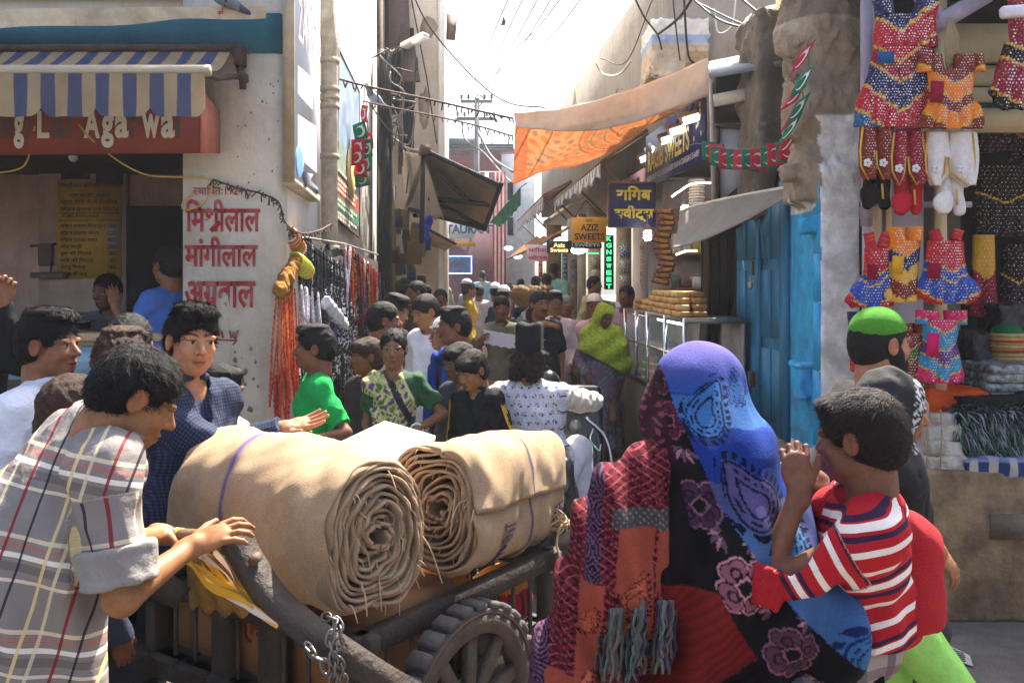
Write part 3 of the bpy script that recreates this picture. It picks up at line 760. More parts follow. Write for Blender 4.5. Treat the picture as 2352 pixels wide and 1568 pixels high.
# ---------------------------------------------------------------- the setting: ground, sky side, left of the alley
def XL(d): return -1.15 - .06 * d
def XR(d): return 2.21 - .06 * d
def LW(px, py, o=0.):
 d = (1.15 - o) / ((CX - px) / FPX - .06); return W(px, py, d)
def RW(px, py, o=0.):
 d = (2.21 - o) / ((px - CX) / FPX + .06); return W(px, py, d)
def zat(py, d): return EYE - (py - HY) / FPX * d
def xat(px, d): return (px - CX) / FPX * d
PL_SHADE = M('old_plaster', srgb('#e2dccf'), rough=.95, var=.16, vs=2.2, bump=.35, bs=22, dirt=srgb('#8d7f6a'), da=.55, ds=1.7, streak=.35, fine=.12)
PL_SUNLIT = M('sunlit_white_plaster', srgb('#f3f0e9'), rough=.95, var=.10, vs=2., bump=.3, bs=25, dirt=srgb('#a39a8a'), da=.4, ds=1.3, streak=.3, fine=.1)
PL_CREAM = M('cream_plaster', srgb('#e9dcc6'), rough=.95, var=.15, vs=2., bump=.3, bs=20, dirt=srgb('#9c8a6c'), da=.5, ds=1.5, streak=.25)
PL_BEIGE = M('beige_plaster', srgb('#e3d2ba'), rough=.95, var=.18, vs=1.5, bump=.3, bs=18, dirt=srgb('#8c7a62'), da=.6, ds=1., streak=.45)
TEAL = M('teal_paint', srgb('#226472'), rough=.7, var=.3, vs=3, dirt=srgb('#1d4a56'), da=.5)
PINKW = M('shop_wall', srgb('#d8b7a6'), rough=.8, var=.15, vs=2, dirt=srgb('#7b5a4a'), da=.5, streak=.25)
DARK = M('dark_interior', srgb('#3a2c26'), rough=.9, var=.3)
PLAIN_BLACK = M('plain_black', (.012, .011, .011), rough=.8, var=.4)  # for black parts, and for openings whose shade is painted solid black
RUST = M('rusty_iron', srgb('#5a4638'), rough=.75, var=.4, vs=14, dirt=srgb('#2b211b'), da=.6)
GREYM = M('grey_metal', srgb('#8d8d88'), rough=.45, var=.2, metal=.6)
WIRE = M('black_wire', (.015, .014, .014), rough=.6, var=0, bump=0)
WIREG = M('grey_wire', (.12, .115, .11), rough=.6, var=0, bump=0)
WIREW = M('pale_wire', (.55, .53, .48), rough=.6, var=0, bump=0)
WIREY = M('yellow_wire', srgb('#c7a352'), rough=.6, var=0, bump=0)
REDP = M('red_paint', srgb('#a3202a'), rough=.7, var=.22, vs=14, bump=.05, dirt=srgb('#c9b8a8'), da=.28, ds=9)
WHITEP = M('white_paint', (.78, .77, .74), rough=.6, var=.08)
CHROME = M('chrome', (.75, .75, .74), rough=.2, var=.05, metal=1., bump=0)
WOOD = M('old_wood', srgb('#7d5f42'), rough=.75, var=.35, vs=9, bump=.4, bs=40, dirt=srgb('#3a2a1c'), da=.4)
WOODP = M('pale_wood', srgb('#c8ab80'), rough=.75, var=.25, vs=9, bump=.3, bs=40)
GLASS = M('counter_glass', (.75, .85, .88), rough=.04, var=0, bump=0, trans=.0, alpha=.22, spec=.8)
def ground():
 m, nt, b = newmat('street_ground')
 tc = nd(nt, 'ShaderNodeTexCoord').outputs['Object']
 n1 = noise(nt, tc, .9, 8, .62); n2 = noise(nt, tc, 9., 6, .7); n3 = noise(nt, tc, 120., 3, .6)
 c = ramp(nt, n1, [(.3, srgb('#57504a')), (.55, srgb('#6b635a')), (.75, srgb('#514a43'))])
 c = mixc(nt, .35, c, ramp(nt, n2, [(.35, .18), (.65, .8)]), 'OVERLAY'); c = mixc(nt, .35, c, ramp(nt, n3, [(.35, .1), (.65, .9)]), 'OVERLAY')
 nt.links.new(c, b.inputs['Base Color']); b.inputs['Roughness'].default_value = .9
 h = mixc(nt, .5, n2, n3); bp = nd(nt, 'ShaderNodeBump', {}, {'Strength': .5, 'Distance': .02, 'Height': h}); nt.links.new(bp.outputs[0], b.inputs['Normal'])
 g = MB(); g.grid(lambda u, v: (u * 120 - 60, v * 160 - 40, .012 * wob(np.stack([u * 900, v * 900, u * 0], -1), .5) * 0), 3, 3)
 return tag(g.build('ground', m), kind='structure')
ground()
ga = MB(); ga.grid(lambda u, v: (xat(1430, 9) + u * .9 - v * 1.1, 7.4 + v * 12, .018 + .03 * wob(np.stack([u * 9, v * 60, u * 0], -1), .8)), 30, 240)
tag(ga.build('gutter', M('gutter_mud', srgb('#4a4036'), rough=.8, var=.5, vs=7, bump=.8, bs=30, dirt=srgb('#8a8070'), da=.5, ds=9), smooth=True), kind='structure')
# --- corner building with the sweet shop
BX0, BF = -7.5, 6.0
bld = thing('shop_building', 'whitewashed corner building with a sweet shop opening and red painted lettering on its pillar', 'building', (-2.2, 6.2, 0))
b = MB()
foot = [(-2.17, 6.0), (-1.56, 6.0), (-1.525, 6.012), (-1.512, 6.05), (XL(13.3), 13.3), (XL(13.3) - .4, 13.3), (-2.17, 6.6)]
b.prism([(x, y, 9) for x, y in foot], (0, 0, 1), 9)
b.build('wall', PL_SHADE, bld)
MB().slab([(XL(6.1) + .006, 6.1, 0), (XL(13.3) + .006, 13.3, 0), (XL(13.3) + .006, 13.3, 9), (XL(6.1) + .006, 6.1, 9)], .004).build('side_wall', PL_SUNLIT, bld)  # whiter skin puts the sunlight on the alley side into the colour
b = MB(); b.box((-4.6, 7.4, 6.2), (5.0, 2.8, 5.1)); b.box((-4.6, 7.4, 3.2), (5., 2.7, .9)); b.build('upper_wall', PL_CREAM, bld)
b = MB()
def corn(u, v):
 x = -7.2 + u * (5.66); low = zat(40 + 36 * np.clip((.97 - u) * 2.6, 0, 1) ** .8 + 4 * np.sin(u * 40), 5.7); top = zat(20 + 20 * (1 - u), 5.75)
 return (x, 5.70 + .0 * v + .012 * np.sin(u * 60) * (1 - v), low + (top - low) * v)
b.grid(corn, 60, 4, th=-.28); b.build('cornice', M('stained_cornice', srgb('#d9c6a6'), rough=.95, var=.25, vs=5, dirt=srgb('#6d5d46'), da=.7, ds=3, bump=.5, bs=15), bld)
b = MB(); b.box((-4.35, 6.02, zat(78, 6)), (5.66, .08, .26)); b.build('teal_band', TEAL, bld)
b = MB(); b.box((-4.6, 8.3, 1.5), (4.9, .12, 3.)); b.box((-7.0, 7.2, 1.5), (.1, 2.2, 3.)); b.box((xat(195, 8.2), 8.2, 1.4), (.78, .1, 2.8)); b.build('inner_wall', PINKW, bld)
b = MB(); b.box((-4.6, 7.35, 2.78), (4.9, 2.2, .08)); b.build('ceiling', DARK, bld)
b = MB(); b.box((xat(356, 8.2), 8.21, 1.3), (.52, .1, 2.3)); b.build('doorway', PLAIN_BLACK, bld)  # solid black panel paints the shade inside the open doorway
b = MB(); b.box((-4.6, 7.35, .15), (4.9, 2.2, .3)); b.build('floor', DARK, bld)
YP = 5.996
def pill(name, tok, x0, y0, x1, y1, bold=.025):
 o = W(x0, y1, YP); lettering(name, tok, REDP, bld, o, (1, 0, 0), (0, 0, 1), w=(x1 - x0) * YP / FPX, h=(y1 - y0) * YP / FPX, bold=bold, gap=-.012, lift=.003, shear=.0)
pill('painted_date', [('स', 0, .74), 'थािपतः1924'], 443, 424, 558, 448, .012)
pill('painted_name', 'िमशीलाल', 426, 458, 598, 534)
pill('painted_name', 'मांगीलाल', 424, 543, 592, 614)
pill('painted_name', 'अगवाल', 424, 645, 587, 708)
for q in (((466, 697), (490, 680), (494, 688), (473, 706)), ((480, 527), (502, 506), (507, 514), (488, 534))): MB().slab([W(*p, YP - .012) for p in q][::-1], .003).build('painted_stroke', REDP, bld)
m_ = MB()
for p in ([(528, 760), (530, 776), (537, 762), (541, 778), (547, 758)], [(500, 757), (503, 772), (509, 760), (512, 776)]):
 m_.tube([W(x, y, YP - .002) for x, y in p], .006, 5)
m_.tube([W(x, y, YP - .002) for x, y in ((495, 780), (541, 782))], .005, 5); m_.tube([W(x, y, YP - .002) for x, y in ((533, 770), (543, 782), (535, 792))], .005, 5)
m_.build('painted_arrow', REDP, bld)
b = MB(); r_ = random.Random(4)
for k in range(46):
 x, y = r_.choice([(r_.uniform(520, 600), r_.uniform(790, 960)), (r_.uniform(545, 640), r_.uniform(130, 460))]); n = r_.randint(5, 8); s_ = r_.uniform(1., 7.) * (1 if y > 700 else .4)
 b.prism([W(x + s_ * math.cos(i * 6.28 / n) * r_.uniform(.5, 1.2), y - s_ * 1.4 * math.sin(i * 6.28 / n) * r_.uniform(.5, 1.2), YP - .001) for i in range(n)][::-1], (0, -1, 0), .002)
b.build('flaked_paint', M('flaked', srgb('#7d7568'), rough=.95, var=.3), bld)
# --- awning over the shop
aw = thing('shop_awning', 'blue and cream striped awning with scalloped edge over the sweet shop', 'awning', (-3.2, 5.6, 2.75))
BEI, BLU = srgb('#b89f7a'), srgb('#4e5775'); mA = M('awning_cloth', vc=True, rough=.9, var=.15, vs=5, bump=.2, bs=40, dirt=srgb('#6d5a44'), da=.35, ds=2.2, thru=.25)
sw_ = .0775; xe = xat(475, 5.2)
def stripecol(x): k = np.floor((xe - x) / sw_ + 1e-6).astype(int) % 2; return np.where(k[..., None] == 0, BEI, BLU)
b = MB(); nU = 560; xs0 = xe - sw_ * 52
def roofc(u, v): x = xs0 + u * (xe - xs0); return (x + v * (xat(530, 5.95) - xe) * 1., 5.2 + .75 * v, zat(158, 5.2) + (zat(118, 5.95) - zat(158, 5.2)) * v - .05 * np.sin(v * 3.14) - .012 * np.sin(u * 90) * v * (1 - v) * 4)
b.grid(roofc, nU, 8, col=lambda u, v: stripecol(xs0 + u * (xe - xs0))); b.build('canopy', mA, aw, True)
b = MB()
def valc(u, v):
 x = xs0 + u * (xe - xs0); ph = ((xe - x) / (sw_ * 4)) % 1.0; sc = np.clip(np.abs(ph - .5) * 2, 0, 1); dep = .245 - .05 * np.clip((sc - .62) / .38, 0, 1) ** 2.2
 return (x, 5.165 + .012 * np.sin(u * 120 + v * 2) * v, zat(172, 5.2) - dep * v)
b.grid(valc, nU * 2, 6, col=lambda u, v: stripecol(xs0 + u * (xe - xs0))); b.build('valance', mA, aw, True)
b = MB(); b.tube([(xs0, 5.2, zat(163, 5.2)), (xe + .02, 5.2, zat(163, 5.2))], .034, 12); b.build('front_bar', M('bar_paint', srgb('#b3a68e'), rough=.4, var=.15, metal=.3), aw)
b = MB(); b.tube([(xs0, 5.95, zat(112, 5.95)), (xat(545, 5.95), 5.95, zat(112, 5.95))], .03, 10)
A_, B_ = Vector((xe, 5.2, zat(172, 5.2))), W(556, 175, 5.9)
b.tube([A_, W(500, 180, 5.6), B_], .018, 8); b.tube([W(540, 118, 5.93), W(556, 178, 5.92), W(558, 205, 5.95)], .022, 8); b.box(W(552, 130, 5.93), (.06, .1, .14), bev=.01); b.box(W(558, 178, 5.93), (.05, .1, .06), bev=.01)
r_ = random.Random(9)
for k in range(10): b.tube(spline([W(535 + r_.uniform(-10, 10), 115, 5.9), W(545 + r_.uniform(-15, 20), 122 + r_.uniform(-10, 10), 5.88), W(560 + r_.uniform(-15, 20), 118 + r_.uniform(-8, 60), 5.92)], 5), .003, 4)
b.build('bracket', RUST, aw)
# --- shop sign box
sg = thing('shop_sign', 'red box sign with pale brushed English letters under the striped awning', 'sign', (-3.4, 5.6, 2.57))
z0, z1 = zat(350, 5.6), zat(208, 5.6); xr = xat(462, 5.6)
b = MB(); b.hexa([(-6.9, 5.6, z0), (xr, 5.6, z0), (xat(505, 6.) , 5.985, zat(352, 5.985)), (-6.9, 5.985, z0), (-6.9, 5.6, z1), (xr, 5.6, z1), (xat(505, 6.), 5.985, z1 - .06), (-6.9, 5.985, z1)])
b.build('box', M('sign_red', srgb('#8c3d2c'), rough=.6, var=.25, vs=3, dirt=srgb('#4a2018'), da=.35, ds=2), sg)
b = MB(); b.hexa([(xr - .004, 5.594, z0 - .003), (xr + .012, 5.594, z0 - .003), (xat(505, 6.) + .006, 5.985, zat(352, 5.985) - .003), (xat(505, 6.) - .02, 5.985, zat(352, 5.985) - .003), (xr - .004, 5.594, z1), (xr + .012, 5.594, z1), (xat(505, 6.) + .006, 5.985, z1 - .06), (xat(505, 6.) - .02, 5.985, z1 - .06)])
b.build('end_panel', M('sign_salmon', srgb('#cf7d62'), rough=.6, var=.2, dirt=srgb('#5b2c20'), da=.4, ds=9), sg)
LP, LD = M('sign_letter_pale', srgb('#d8cfbd'), rough=.5, var=.1), M('sign_letter_faded', srgb('#5c4541'), rough=.6, var=.25)
for ch, x0, x1, yb, yt, mm in (('n', 4, 28, 318, 266, LD), ('g', 32, 56, 342, 264, LP), ('i', 60, 66, 318, 262, LD), ('L', 86, 114, 318, 255, LP), ('a', 118, 146, 318, 268, LD), ('l', 154, 162, 318, 252, LD),
         ('A', 193, 230, 318, 248, LP), ('g', 233, 262, 340, 264, LP), ('a', 264, 296, 318, 264, LP), ('r', 300, 324, 318, 264, LD), ('w', 326, 368, 318, 262, LP), ('a', 370, 402, 318, 262, LP), ('l', 406, 414, 318, 250, LD)):
 lettering('letter', ch, mm, sg, W(x0, yb, 5.59), (1, 0, 0), (0, 0, 1), w=(x1 - x0) * 5.59 / FPX, h=(yb - yt) * 5.59 / FPX, bold=.035, lift=.004)
# --- yellow wires draped in front of the shop
tag(MB().tube(spline([W(80, 290, 5.58), W(62, 370, 5.75), W(30, 392, 5.8), W(-40, 400, 5.9)], 8), .0055, 6).build('hanging_wire', WIREY), 'loose yellow wire drooping below the sign at the picture edge', 'wire')
tag(MB().tube(spline([W(180, 285, 5.58), W(215, 325, 5.6), W(280, 375, 5.75), W(340, 402, 5.85), W(420, 407, 5.95), W(470, 408, 5.97), W(487, 425, 5.97), W(470, 465, 5.95), W(430, 482, 5.96), W(418, 470, 5.97), W(445, 440, 5.98)], 8), .0055, 6).build('hanging_wire', WIREY), 'long pale yellow wire looping from the red sign onto the lettered pillar', 'wire')
r_ = random.Random(3); pts = spline([W(490, 412, 5.97), W(540, 430, 5.97), W(600, 445, 5.95), W(640, 465, 5.9), W(655, 510, 5.95), W(690, 535, 6.2), W(730, 530, 6.6), W(760, 515, 7.2)], 10)
b = MB(); b.tube(pts, .006, 6)
for p in pts[::2]:
 for k in range(3): b.tube([p, p + Vector((r_.uniform(-.03, .03), r_.uniform(-.02, .0), r_.uniform(-.06, .01)))], .004, 4)
tag(b.build('tangled_rope', RUST), 'frayed dark rope strung across the pillar towards the jewellery stall', 'rope')
# --- inside the shop
mb_ = thing('menu_board', 'yellow sweet shop price board with black Hindi lines on the back wall', 'sign', W(205, 640, 8.13))
YM = 8.12
b = MB(); b.box(W(206, 526, YM + .02), (145 * YM / FPX, .03, 228 * YM / FPX)); b.build('board', M('menu_yellow', srgb('#cda33c'), rough=.5, var=.2, dirt=srgb('#6a4d1a'), da=.4), mb_)
INK = M('black_ink', (.02, .016, .014), rough=.6, var=0, bump=0)
b = MB(); b.box(W(206, 489, YM), (140 * YM / FPX, .004, .006)); b.box(W(206, 506, YM), (140 * YM / FPX, .004, .006)); b.build('rule', INK, mb_)
def ml(tok, x0, x1, y, h=11): lettering('menu_line', tok, INK, mb_, W(x0, y + h, YM + .004), (1, 0, 0), (0, 0, 1), w=(x1 - x0) * YM / FPX, h=h * YM / FPX, bold=.012, lift=.006)
ml('िमश्रीलाल मांगीलाल अग्रवाल', 139, 276, 419, 15); ml('नला बाजार अजमेर', 158, 256, 441, 12); ml('शुद्ध देशी घी से िनर्िमत', 140, 270, 457, 13); ml('सोहन हलवा एवं िमठाई', 139, 274, 474, 14)
ml('ITEMS AVAILABLE', 142, 228, 491, 9); ml('RATE Kg', 248, 274, 491, 8)
for i, (t, w_, p_) in enumerate((('सोहन हलवा(िबस्कुट)', 104, '580/-'), ('सोहन हलवा केसर', 90, '520/-'), ('सोहन हलवा सादा', 86, '480/-'), ('सोन पपड़ी', 50, '280/-'), ('दूध की िमठाई', 72, '340/-'), ('मावे की िमठाई', 76, '340/-'), ('काजू िमठाई', 58, '340/-'), ('बेसन के लडू', 64, '340/-'))):
 ml(t, 139, 139 + w_, 513 + i * 15.7, 12); ml(p_, 248, 271, 514 + i * 15.7, 10)
b = MB(); b.box(W(260, 544, YM + .001), (29 * YM / FPX, .004, 62 * YM / FPX)); b.build('price_patch', M('grey_patch', srgb('#a39a8e'), var=.2), mb_)
for (x0, x1, y0, y1, lb, cc) in ((142, 205, 350, 412, 'dark framed picture above the left of the menu board', '#3a3440'), (222, 281, 346, 424, 'reddish framed picture above the right of the menu board', '#46262c')):
 t_ = thing('framed_picture', lb, 'picture', W((x0 + x1) / 2, y1, 8.1))
 b = MB(); b.box(W((x0 + x1) / 2, (y0 + y1) / 2, 8.13), ((x1 - x0) * 8.13 / FPX, .03, (y1 - y0) * 8.13 / FPX)); b.build('frame', M('dark_frame', srgb('#2a211d'), rough=.5), t_)
 b = MB(); b.box(W((x0 + x1) / 2, (y0 + y1) / 2, 8.11), ((x1 - x0 - 8) * 8.1 / FPX, .006, (y1 - y0 - 8) * 8.1 / FPX)); b.build('print', M('print' + cc, srgb(cc), rough=.3, var=.9, vs=9, bump=0), t_)
t_ = thing('wall_meter', 'old electric meter box with stub pipes on the pink shop wall', 'meter box', W(108, 640, 8.15))
b = MB(); b.box(W(108, 585, 8.15), (.12, .1, .2), bev=.01); b.box(W(118, 632, 8.12), (.3, .18, .05), bev=.01); b.build('box', M('meter', srgb('#6e625a'), rough=.6, var=.4), t_)
b = MB(); b.tube([W(70, 565, 8.18), W(130, 560, 8.15)], .012, 6); b.tube([W(100, 640, 8.18), W(95, 700, 8.2)], .012, 6); b.tube([W(118, 600, 8.1), W(116, 640, 8.1)], .01, 6); b.build('pipe', RUST, t_)
t_ = thing('ceiling_bulb', 'unlit white bulb hanging from the dark shop ceiling', 'bulb', W(168, 362, 7.)); b = MB(); b.ball(W(168, 362, 7.), .035); b.build('globe', WHITEP, t_); b = MB(); b.tube([W(168, 352, 7.), W(168, 320, 7.)], .012, 6); b.build('holder', PLAIN_BLACK, t_)
ct = thing('shop_counter', 'glass fronted sweet counter with wooden ledge at the shop front', 'counter', (-3.9, 6.4, 0))
b = MB(); b.box((-4.3, 6.35, zat(772, 6.3)), (4.1, .34, .055), bev=.006); b.box((-4.3, 6.25, zat(788, 6.2)), (4.1, .05, .03)); b.build('ledge', WOODP, ct)
b = MB(); b.box((-4.3, 6.26, zat(830, 6.26)), (4.1, .02, .25)); b.build('glass_front', M('blue_glass', srgb('#8fb8cc'), rough=.1, var=.3, vs=2, spec=.8, bump=0), ct)
b = MB(); b.box((-4.3, 6.35, .45), (4.1, .3, .9)); b.box((xat(300, 6.25), 6.245, zat(810, 6.2)), (.05, .03, .25)); b.box((xat(150, 6.25), 6.245, zat(810, 6.2)), (.05, .03, .25)); b.build('base', M('counter_base', srgb('#6f8d96'), var=.3), ct)
b = MB(); b.box((-4.3, 6.5, zat(820, 6.5)), (4., .3, .3)); b.build('stock', M('stock_dark', srgb('#3b2d25'), var=.8, vs=18), ct)
t_ = tag(MB().lathe(W(125, 722, 6.5), [(.0, -.05), (.09, -.05), (.2, .0), (.225, .012), (.2, .012), (.08, -.035), (0, -.035)], 32).build('steel_tray', CHROME, smooth=True), 'wide shallow steel pan on the shop counter', 'pan')
t_ = thing('scale', 'dark flat weighing scale beside the steel pan', 'scale', W(150, 770, 6.5)); b = MB(); b.box(W(152, 748, 6.5), (.26, .22, .05), bev=.01); b.box(W(150, 764, 6.5), (.1, .1, .06)); b.build('platform', PLAIN_BLACK, t_); b = MB(); b.box(W(150, 738, 6.5), (.34, .2, .015)); b.build('pan', CHROME, t_)
# --- signboards, pipe and the wall side of the alley
s1 = thing('signboard', 'tall faded white signboard with pink lettering and a grey arrow on the alley wall', 'sign', LW(705, 440))
o1 = .09
def L1(px, t): return LW(px, 410 + (px - 677) * .69 - t * 480, o1)
b = MB(); b.slab([L1(677, 0), L1(735, 0), L1(735, 1.6), L1(677, 1.6)], .06); b.build('panel', M('faded_white', srgb('#eff0f3'), rough=.45, bump=0, var=.08, dirt=srgb('#c9c7c4'), da=.3, ds=2), s1)
b = MB(); a0, a1 = L1(676, -.02), L1(676, 1.6); b.slab([a0, L1(677.3, 0), L1(677.3, 1.6), a1], .07); b.slab([L1(677, -.03), L1(735, -.03), L1(735, 0), L1(677, 0)], .08); b.build('edge', M('raw_edge', srgb('#cbbb9f'), var=.3), s1)
rt = (L1(735, 0) - L1(677, 0)).normalized(); FPK = M('faded_pink', srgb('#dfc2c2'), rough=.5, var=.2); FGR = M('faded_grey', srgb('#c0c3cb'), rough=.5, var=.3, vs=12)
up_ = Vector((0, 0, 1))
for i, ch in enumerate('MAHI'): lettering('letter', ch, FPK, s1, LW(690 + i * 9.5, 24 + i * 11, o1), rt, up_, w=.16, h=.26, lift=.004, bold=.01)
for i, ch in enumerate('ZAYKA'): lettering('letter', ch, FPK, s1, LW(684 + i * 10, 88 + i * 13, o1), rt, up_, w=.16, h=.28, lift=.004, bold=.01)
b = MB()
for (x0, y0, x1, y1) in ((684, 150, 718, 245), (684, 262, 728, 390)):
 P = [LW(x0, y1 - 30, o1 + .003), LW(x1, y1 + 8, o1 + .003), LW(x1, y0 + 30, o1 + .003), LW(x0, y0, o1 + .003)]; b.quad(*P)
b.build('faded_photo', M('faded_photo_print', srgb('#dfdfe6'), rough=.5, var=.12, vs=6, bump=0), s1)
b = MB(); P = [LW(x, y, o1 + .006) for x, y in ((690, 392), (720, 400), (714, 414), (731, 432), (731, 446), (707, 424), (702, 432))]; b.prism(P[::-1], (LW(700, 400, .2) - LW(700, 400, .1)), .002); b.build('arrow', M('arrow_grey', srgb('#7b7d88'), var=.15), s1)
b = MB(); cc = LW(688, 372, o1 + .006); b.ball(cc, (.004, .13, .11)); b.build('blue_dot', M('dot_blue', srgb('#6f9fd0'), var=.1), s1)
pp = thing('drain_pipe', 'crusty cream drain pipe running down the alley wall between two signboards', 'pipe', LW(755, 600, .1))
b = MB(); xs = LW(757, 300, .1); b.tube([(xs.x, xs.y, .0), (xs.x, xs.y, zat(100, xs.y)), (xs.x - .03, xs.y, zat(40, xs.y)), (xs.x - .1, xs.y, 6)], [.068, .068, .075, .08], 12); b.build('shaft', M('pipe_cream', srgb('#d4c5aa'), rough=.8, var=.3, vs=9, dirt=srgb('#5f4c35'), da=.7, ds=5, bump=.5), pp, True)
for y in (140, 205, 225, 245, 360, 570): MB().lathe((xs.x, xs.y, zat(y, xs.y)), [(.066, -.02), (.082, -.02), (.082, .02), (.066, .02)], 14).build('collar', M('pipe_collar', srgb('#c8b89b'), rough=.8, var=.3, dirt=srgb('#5f4c35'), da=.5), pp)
s2 = thing('signboard', 'tall printed advertisement board with a yellow starburst and red and green bands', 'sign', LW(800, 520))
o2 = .07
def S2(u, v):
 xa = 768 + u * 57; yb = 500 + u * 45; yt = 112 + u * 98; return LW(xa + 8 * v * (1 - u), yb + (yt - yb) * v, o2)
def band(m, v0, v1, u0=0., u1=1., lift=.0): return MB().grid(lambda u, v: np.stack([np.array([tuple(S2(u0 + (u1 - u0) * a, v0 + (v1 - v0) * c) + Vector((lift, 0, 0))) for a, c in zip(ur, vr)]) for ur, vr in zip(u, v)]), 9, 9)
for nm, v0, v1, cl, v_ in (('sky_print', .42, 1., '#93a9bd', .45), ('dark_print', .27, .42, '#49545c', .4), ('red_band', .155, .27, '#c25a4c', .2), ('green_band', .07, .155, '#3f8a66', .2), ('black_band', 0., .07, '#4a4644', .3)):
 band(None, v0, v1).build(nm, M('ad_' + nm, srgb(cl), rough=.4, var=v_, vs=4, bump=0), s2)
b = MB(); b.tube([S2(0, 0), S2(0, 1)], .02, 6); b.tube([S2(0, 0), S2(1, 0)], .012, 6); b.tube([S2(0, 1), S2(1, 1)], .01, 6); b.tube([S2(1, 0), S2(1, 1)], .01, 6); b.build('frame', M('ad_frame', srgb('#3a332e')), s2)
b = MB(); rt2 = (S2(1, 0) - S2(0, 0)).normalized(); cs = S2(.62, .36) + Vector((.01, 0, 0)); pts = []
for i in range(40): a = i * 2 * math.pi / 40; q_ = .30 if i % 2 else .25; pts.append(cs + rt2 * math.cos(a) * q_ * 1.2 + up_ * math.sin(a) * q_)
b.prism(pts, rt2.cross(up_), .003); b.build('starburst', M('star_yellow', srgb('#e2c47e'), rough=.4, var=.1), s2)
for i, (v, wf) in enumerate(((.245, .8), (.215, .7), (.185, .75), (.125, .8), (.095, .6), (.045, .8), (.02, .5), (.30, .7))):
 b = MB(); r_ = random.Random(i)
 x = .08
 while x < .08 + wf:
  w_ = r_.uniform(.03, .10); b.quad(S2(x, v - .009) + Vector((.008, 0, 0)), S2(min(x + w_, .97), v - .009) + Vector((.008, 0, 0)), S2(min(x + w_, .97), v + .009) + Vector((.008, 0, 0)), S2(x, v + .009) + Vector((.008, 0, 0))); x += w_ + .025
 b.build('small_print', M('ad_cream', srgb('#d8cfb4')), s2)
b = MB()
for (u0, u1, v0, v1) in ((.05, .42, .29, .42), (.1, .3, .42, .48)): b.quad(*[S2(a, c) + Vector((.005, 0, 0)) for a, c in ((u0, v0), (u1, v0), (u1, v1), (u0, v1))])
b.build('building_print', M('ad_print', srgb('#9fae98'), rough=.4, var=.5, vs=14, bump=0), s2)
# --- small flags
GRN, REDF = M('flag_green', srgb('#0f7a55'), rough=.6, var=.15, thru=.35, bump=.1), M('flag_red', srgb('#c8203a'), rough=.6, var=.15, thru=.35, bump=.1)
CRES = M('flag_white', (.8, .8, .78), rough=.6, var=.05, thru=.3, bump=0)
def flag(o, right, up, w, h, green, lb, grp, seed=0, name='bunting_flag'):
 r = random.Random(seed); right = Vector(right).normalized(); up = Vector(up).normalized(); n = right.cross(up)
 f = lambda u, v: np.array(o) + np.multiply.outer(u - .5, np.array(right) * w) - np.multiply.outer(v, np.array(up) * h) + np.multiply.outer(np.sin(u * 3.2 + seed) * .12 * v + np.sin(v * 4 + seed * 1.7) * .10 * v, np.array(n) * w)
 b = MB(); b.grid(f, 7, 7, th=.0012); t = b.build(name, GRN if green else REDF, None, True); tag(t, lb, 'flag', grp)
 b = MB(); K = 14
 for i in range(K):
  a0, a1 = [R(-60 + 300 * (i + j) / K + 60) for j in (0, 1)]
  q = []
  for a, rr in ((a0, .34), (a1, .34)):
   tt = (a - R(0)) / R(300); th = .17 * math.sin(min(max(tt, 0), 1) * math.pi)
   q.append((.5 + .36 * math.cos(a + R(210)) , .52 - .33 * math.sin(a + R(210)), th))
  pt = lambda x, y: f(np.array(x), np.array(y)) + np.array(n) * .003
  c0 = np.array((.5, .52)); p = []
  for (x, y, th) in q:
   dx, dy = x - .5, y - .52; L = math.hypot(dx, dy); p.append(((x, y), (.5 + dx * (L - th) / L, .52 + dy * (L - th) / L)))
  b.add([pt(*p[0][0]), pt(*p[1][0]), pt(*p[1][1]), pt(*p[0][1])], [(0, 1, 2, 3)]); b.add([pt(*p[0][0]) - np.array(n) * .007, pt(*p[1][0]) - np.array(n) * .007, pt(*p[1][1]) - np.array(n) * .007, pt(*p[0][1]) - np.array(n) * .007], [(3, 2, 1, 0)])
 st = []
 for i in range(10): a = i * math.pi / 5 + .3; q_ = .09 if i % 2 == 0 else .04; st.append(f(np.array(.74 + q_ * math.cos(a)), np.array(.24 - q_ * math.sin(a))) + np.array(n) * .003)
 b.add(st, [tuple(range(10))]); b.build('crescent', CRES, t)
for i, (x, y, g, rx, uz) in enumerate(((846, 252, 0, .25, -.2), (832, 292, 1, .8, .5), (848, 318, 0, .7, .4), (850, 332, 1, .6, .2), (830, 330, 0, 1., .0), (846, 368, 1, .7, .3), (828, 352, 0, .9, .1), (838, 378, 0, .7, -.2), (836, 400, 1, .9, .4))):
 d = 9.2; flag(W(x - 8, y - 10, d), (rx, -.35, .5 * uz), (-.3 * uz, 0, 1), .15, .17, g, ('green' if g else 'red') + ' crescent flag bunched on the string hanging down the alley wall', 'flags on the hanging string', i)
tag(MB().tube([W(838, 190, 9.2), W(836, 240, 9.2), W(846, 300, 9.2), W(836, 350, 9.2), W(834, 420, 9.2)], .006, 5).build('string', WIREG), 'limp string carrying the bunched flags by the alley wall', 'string')
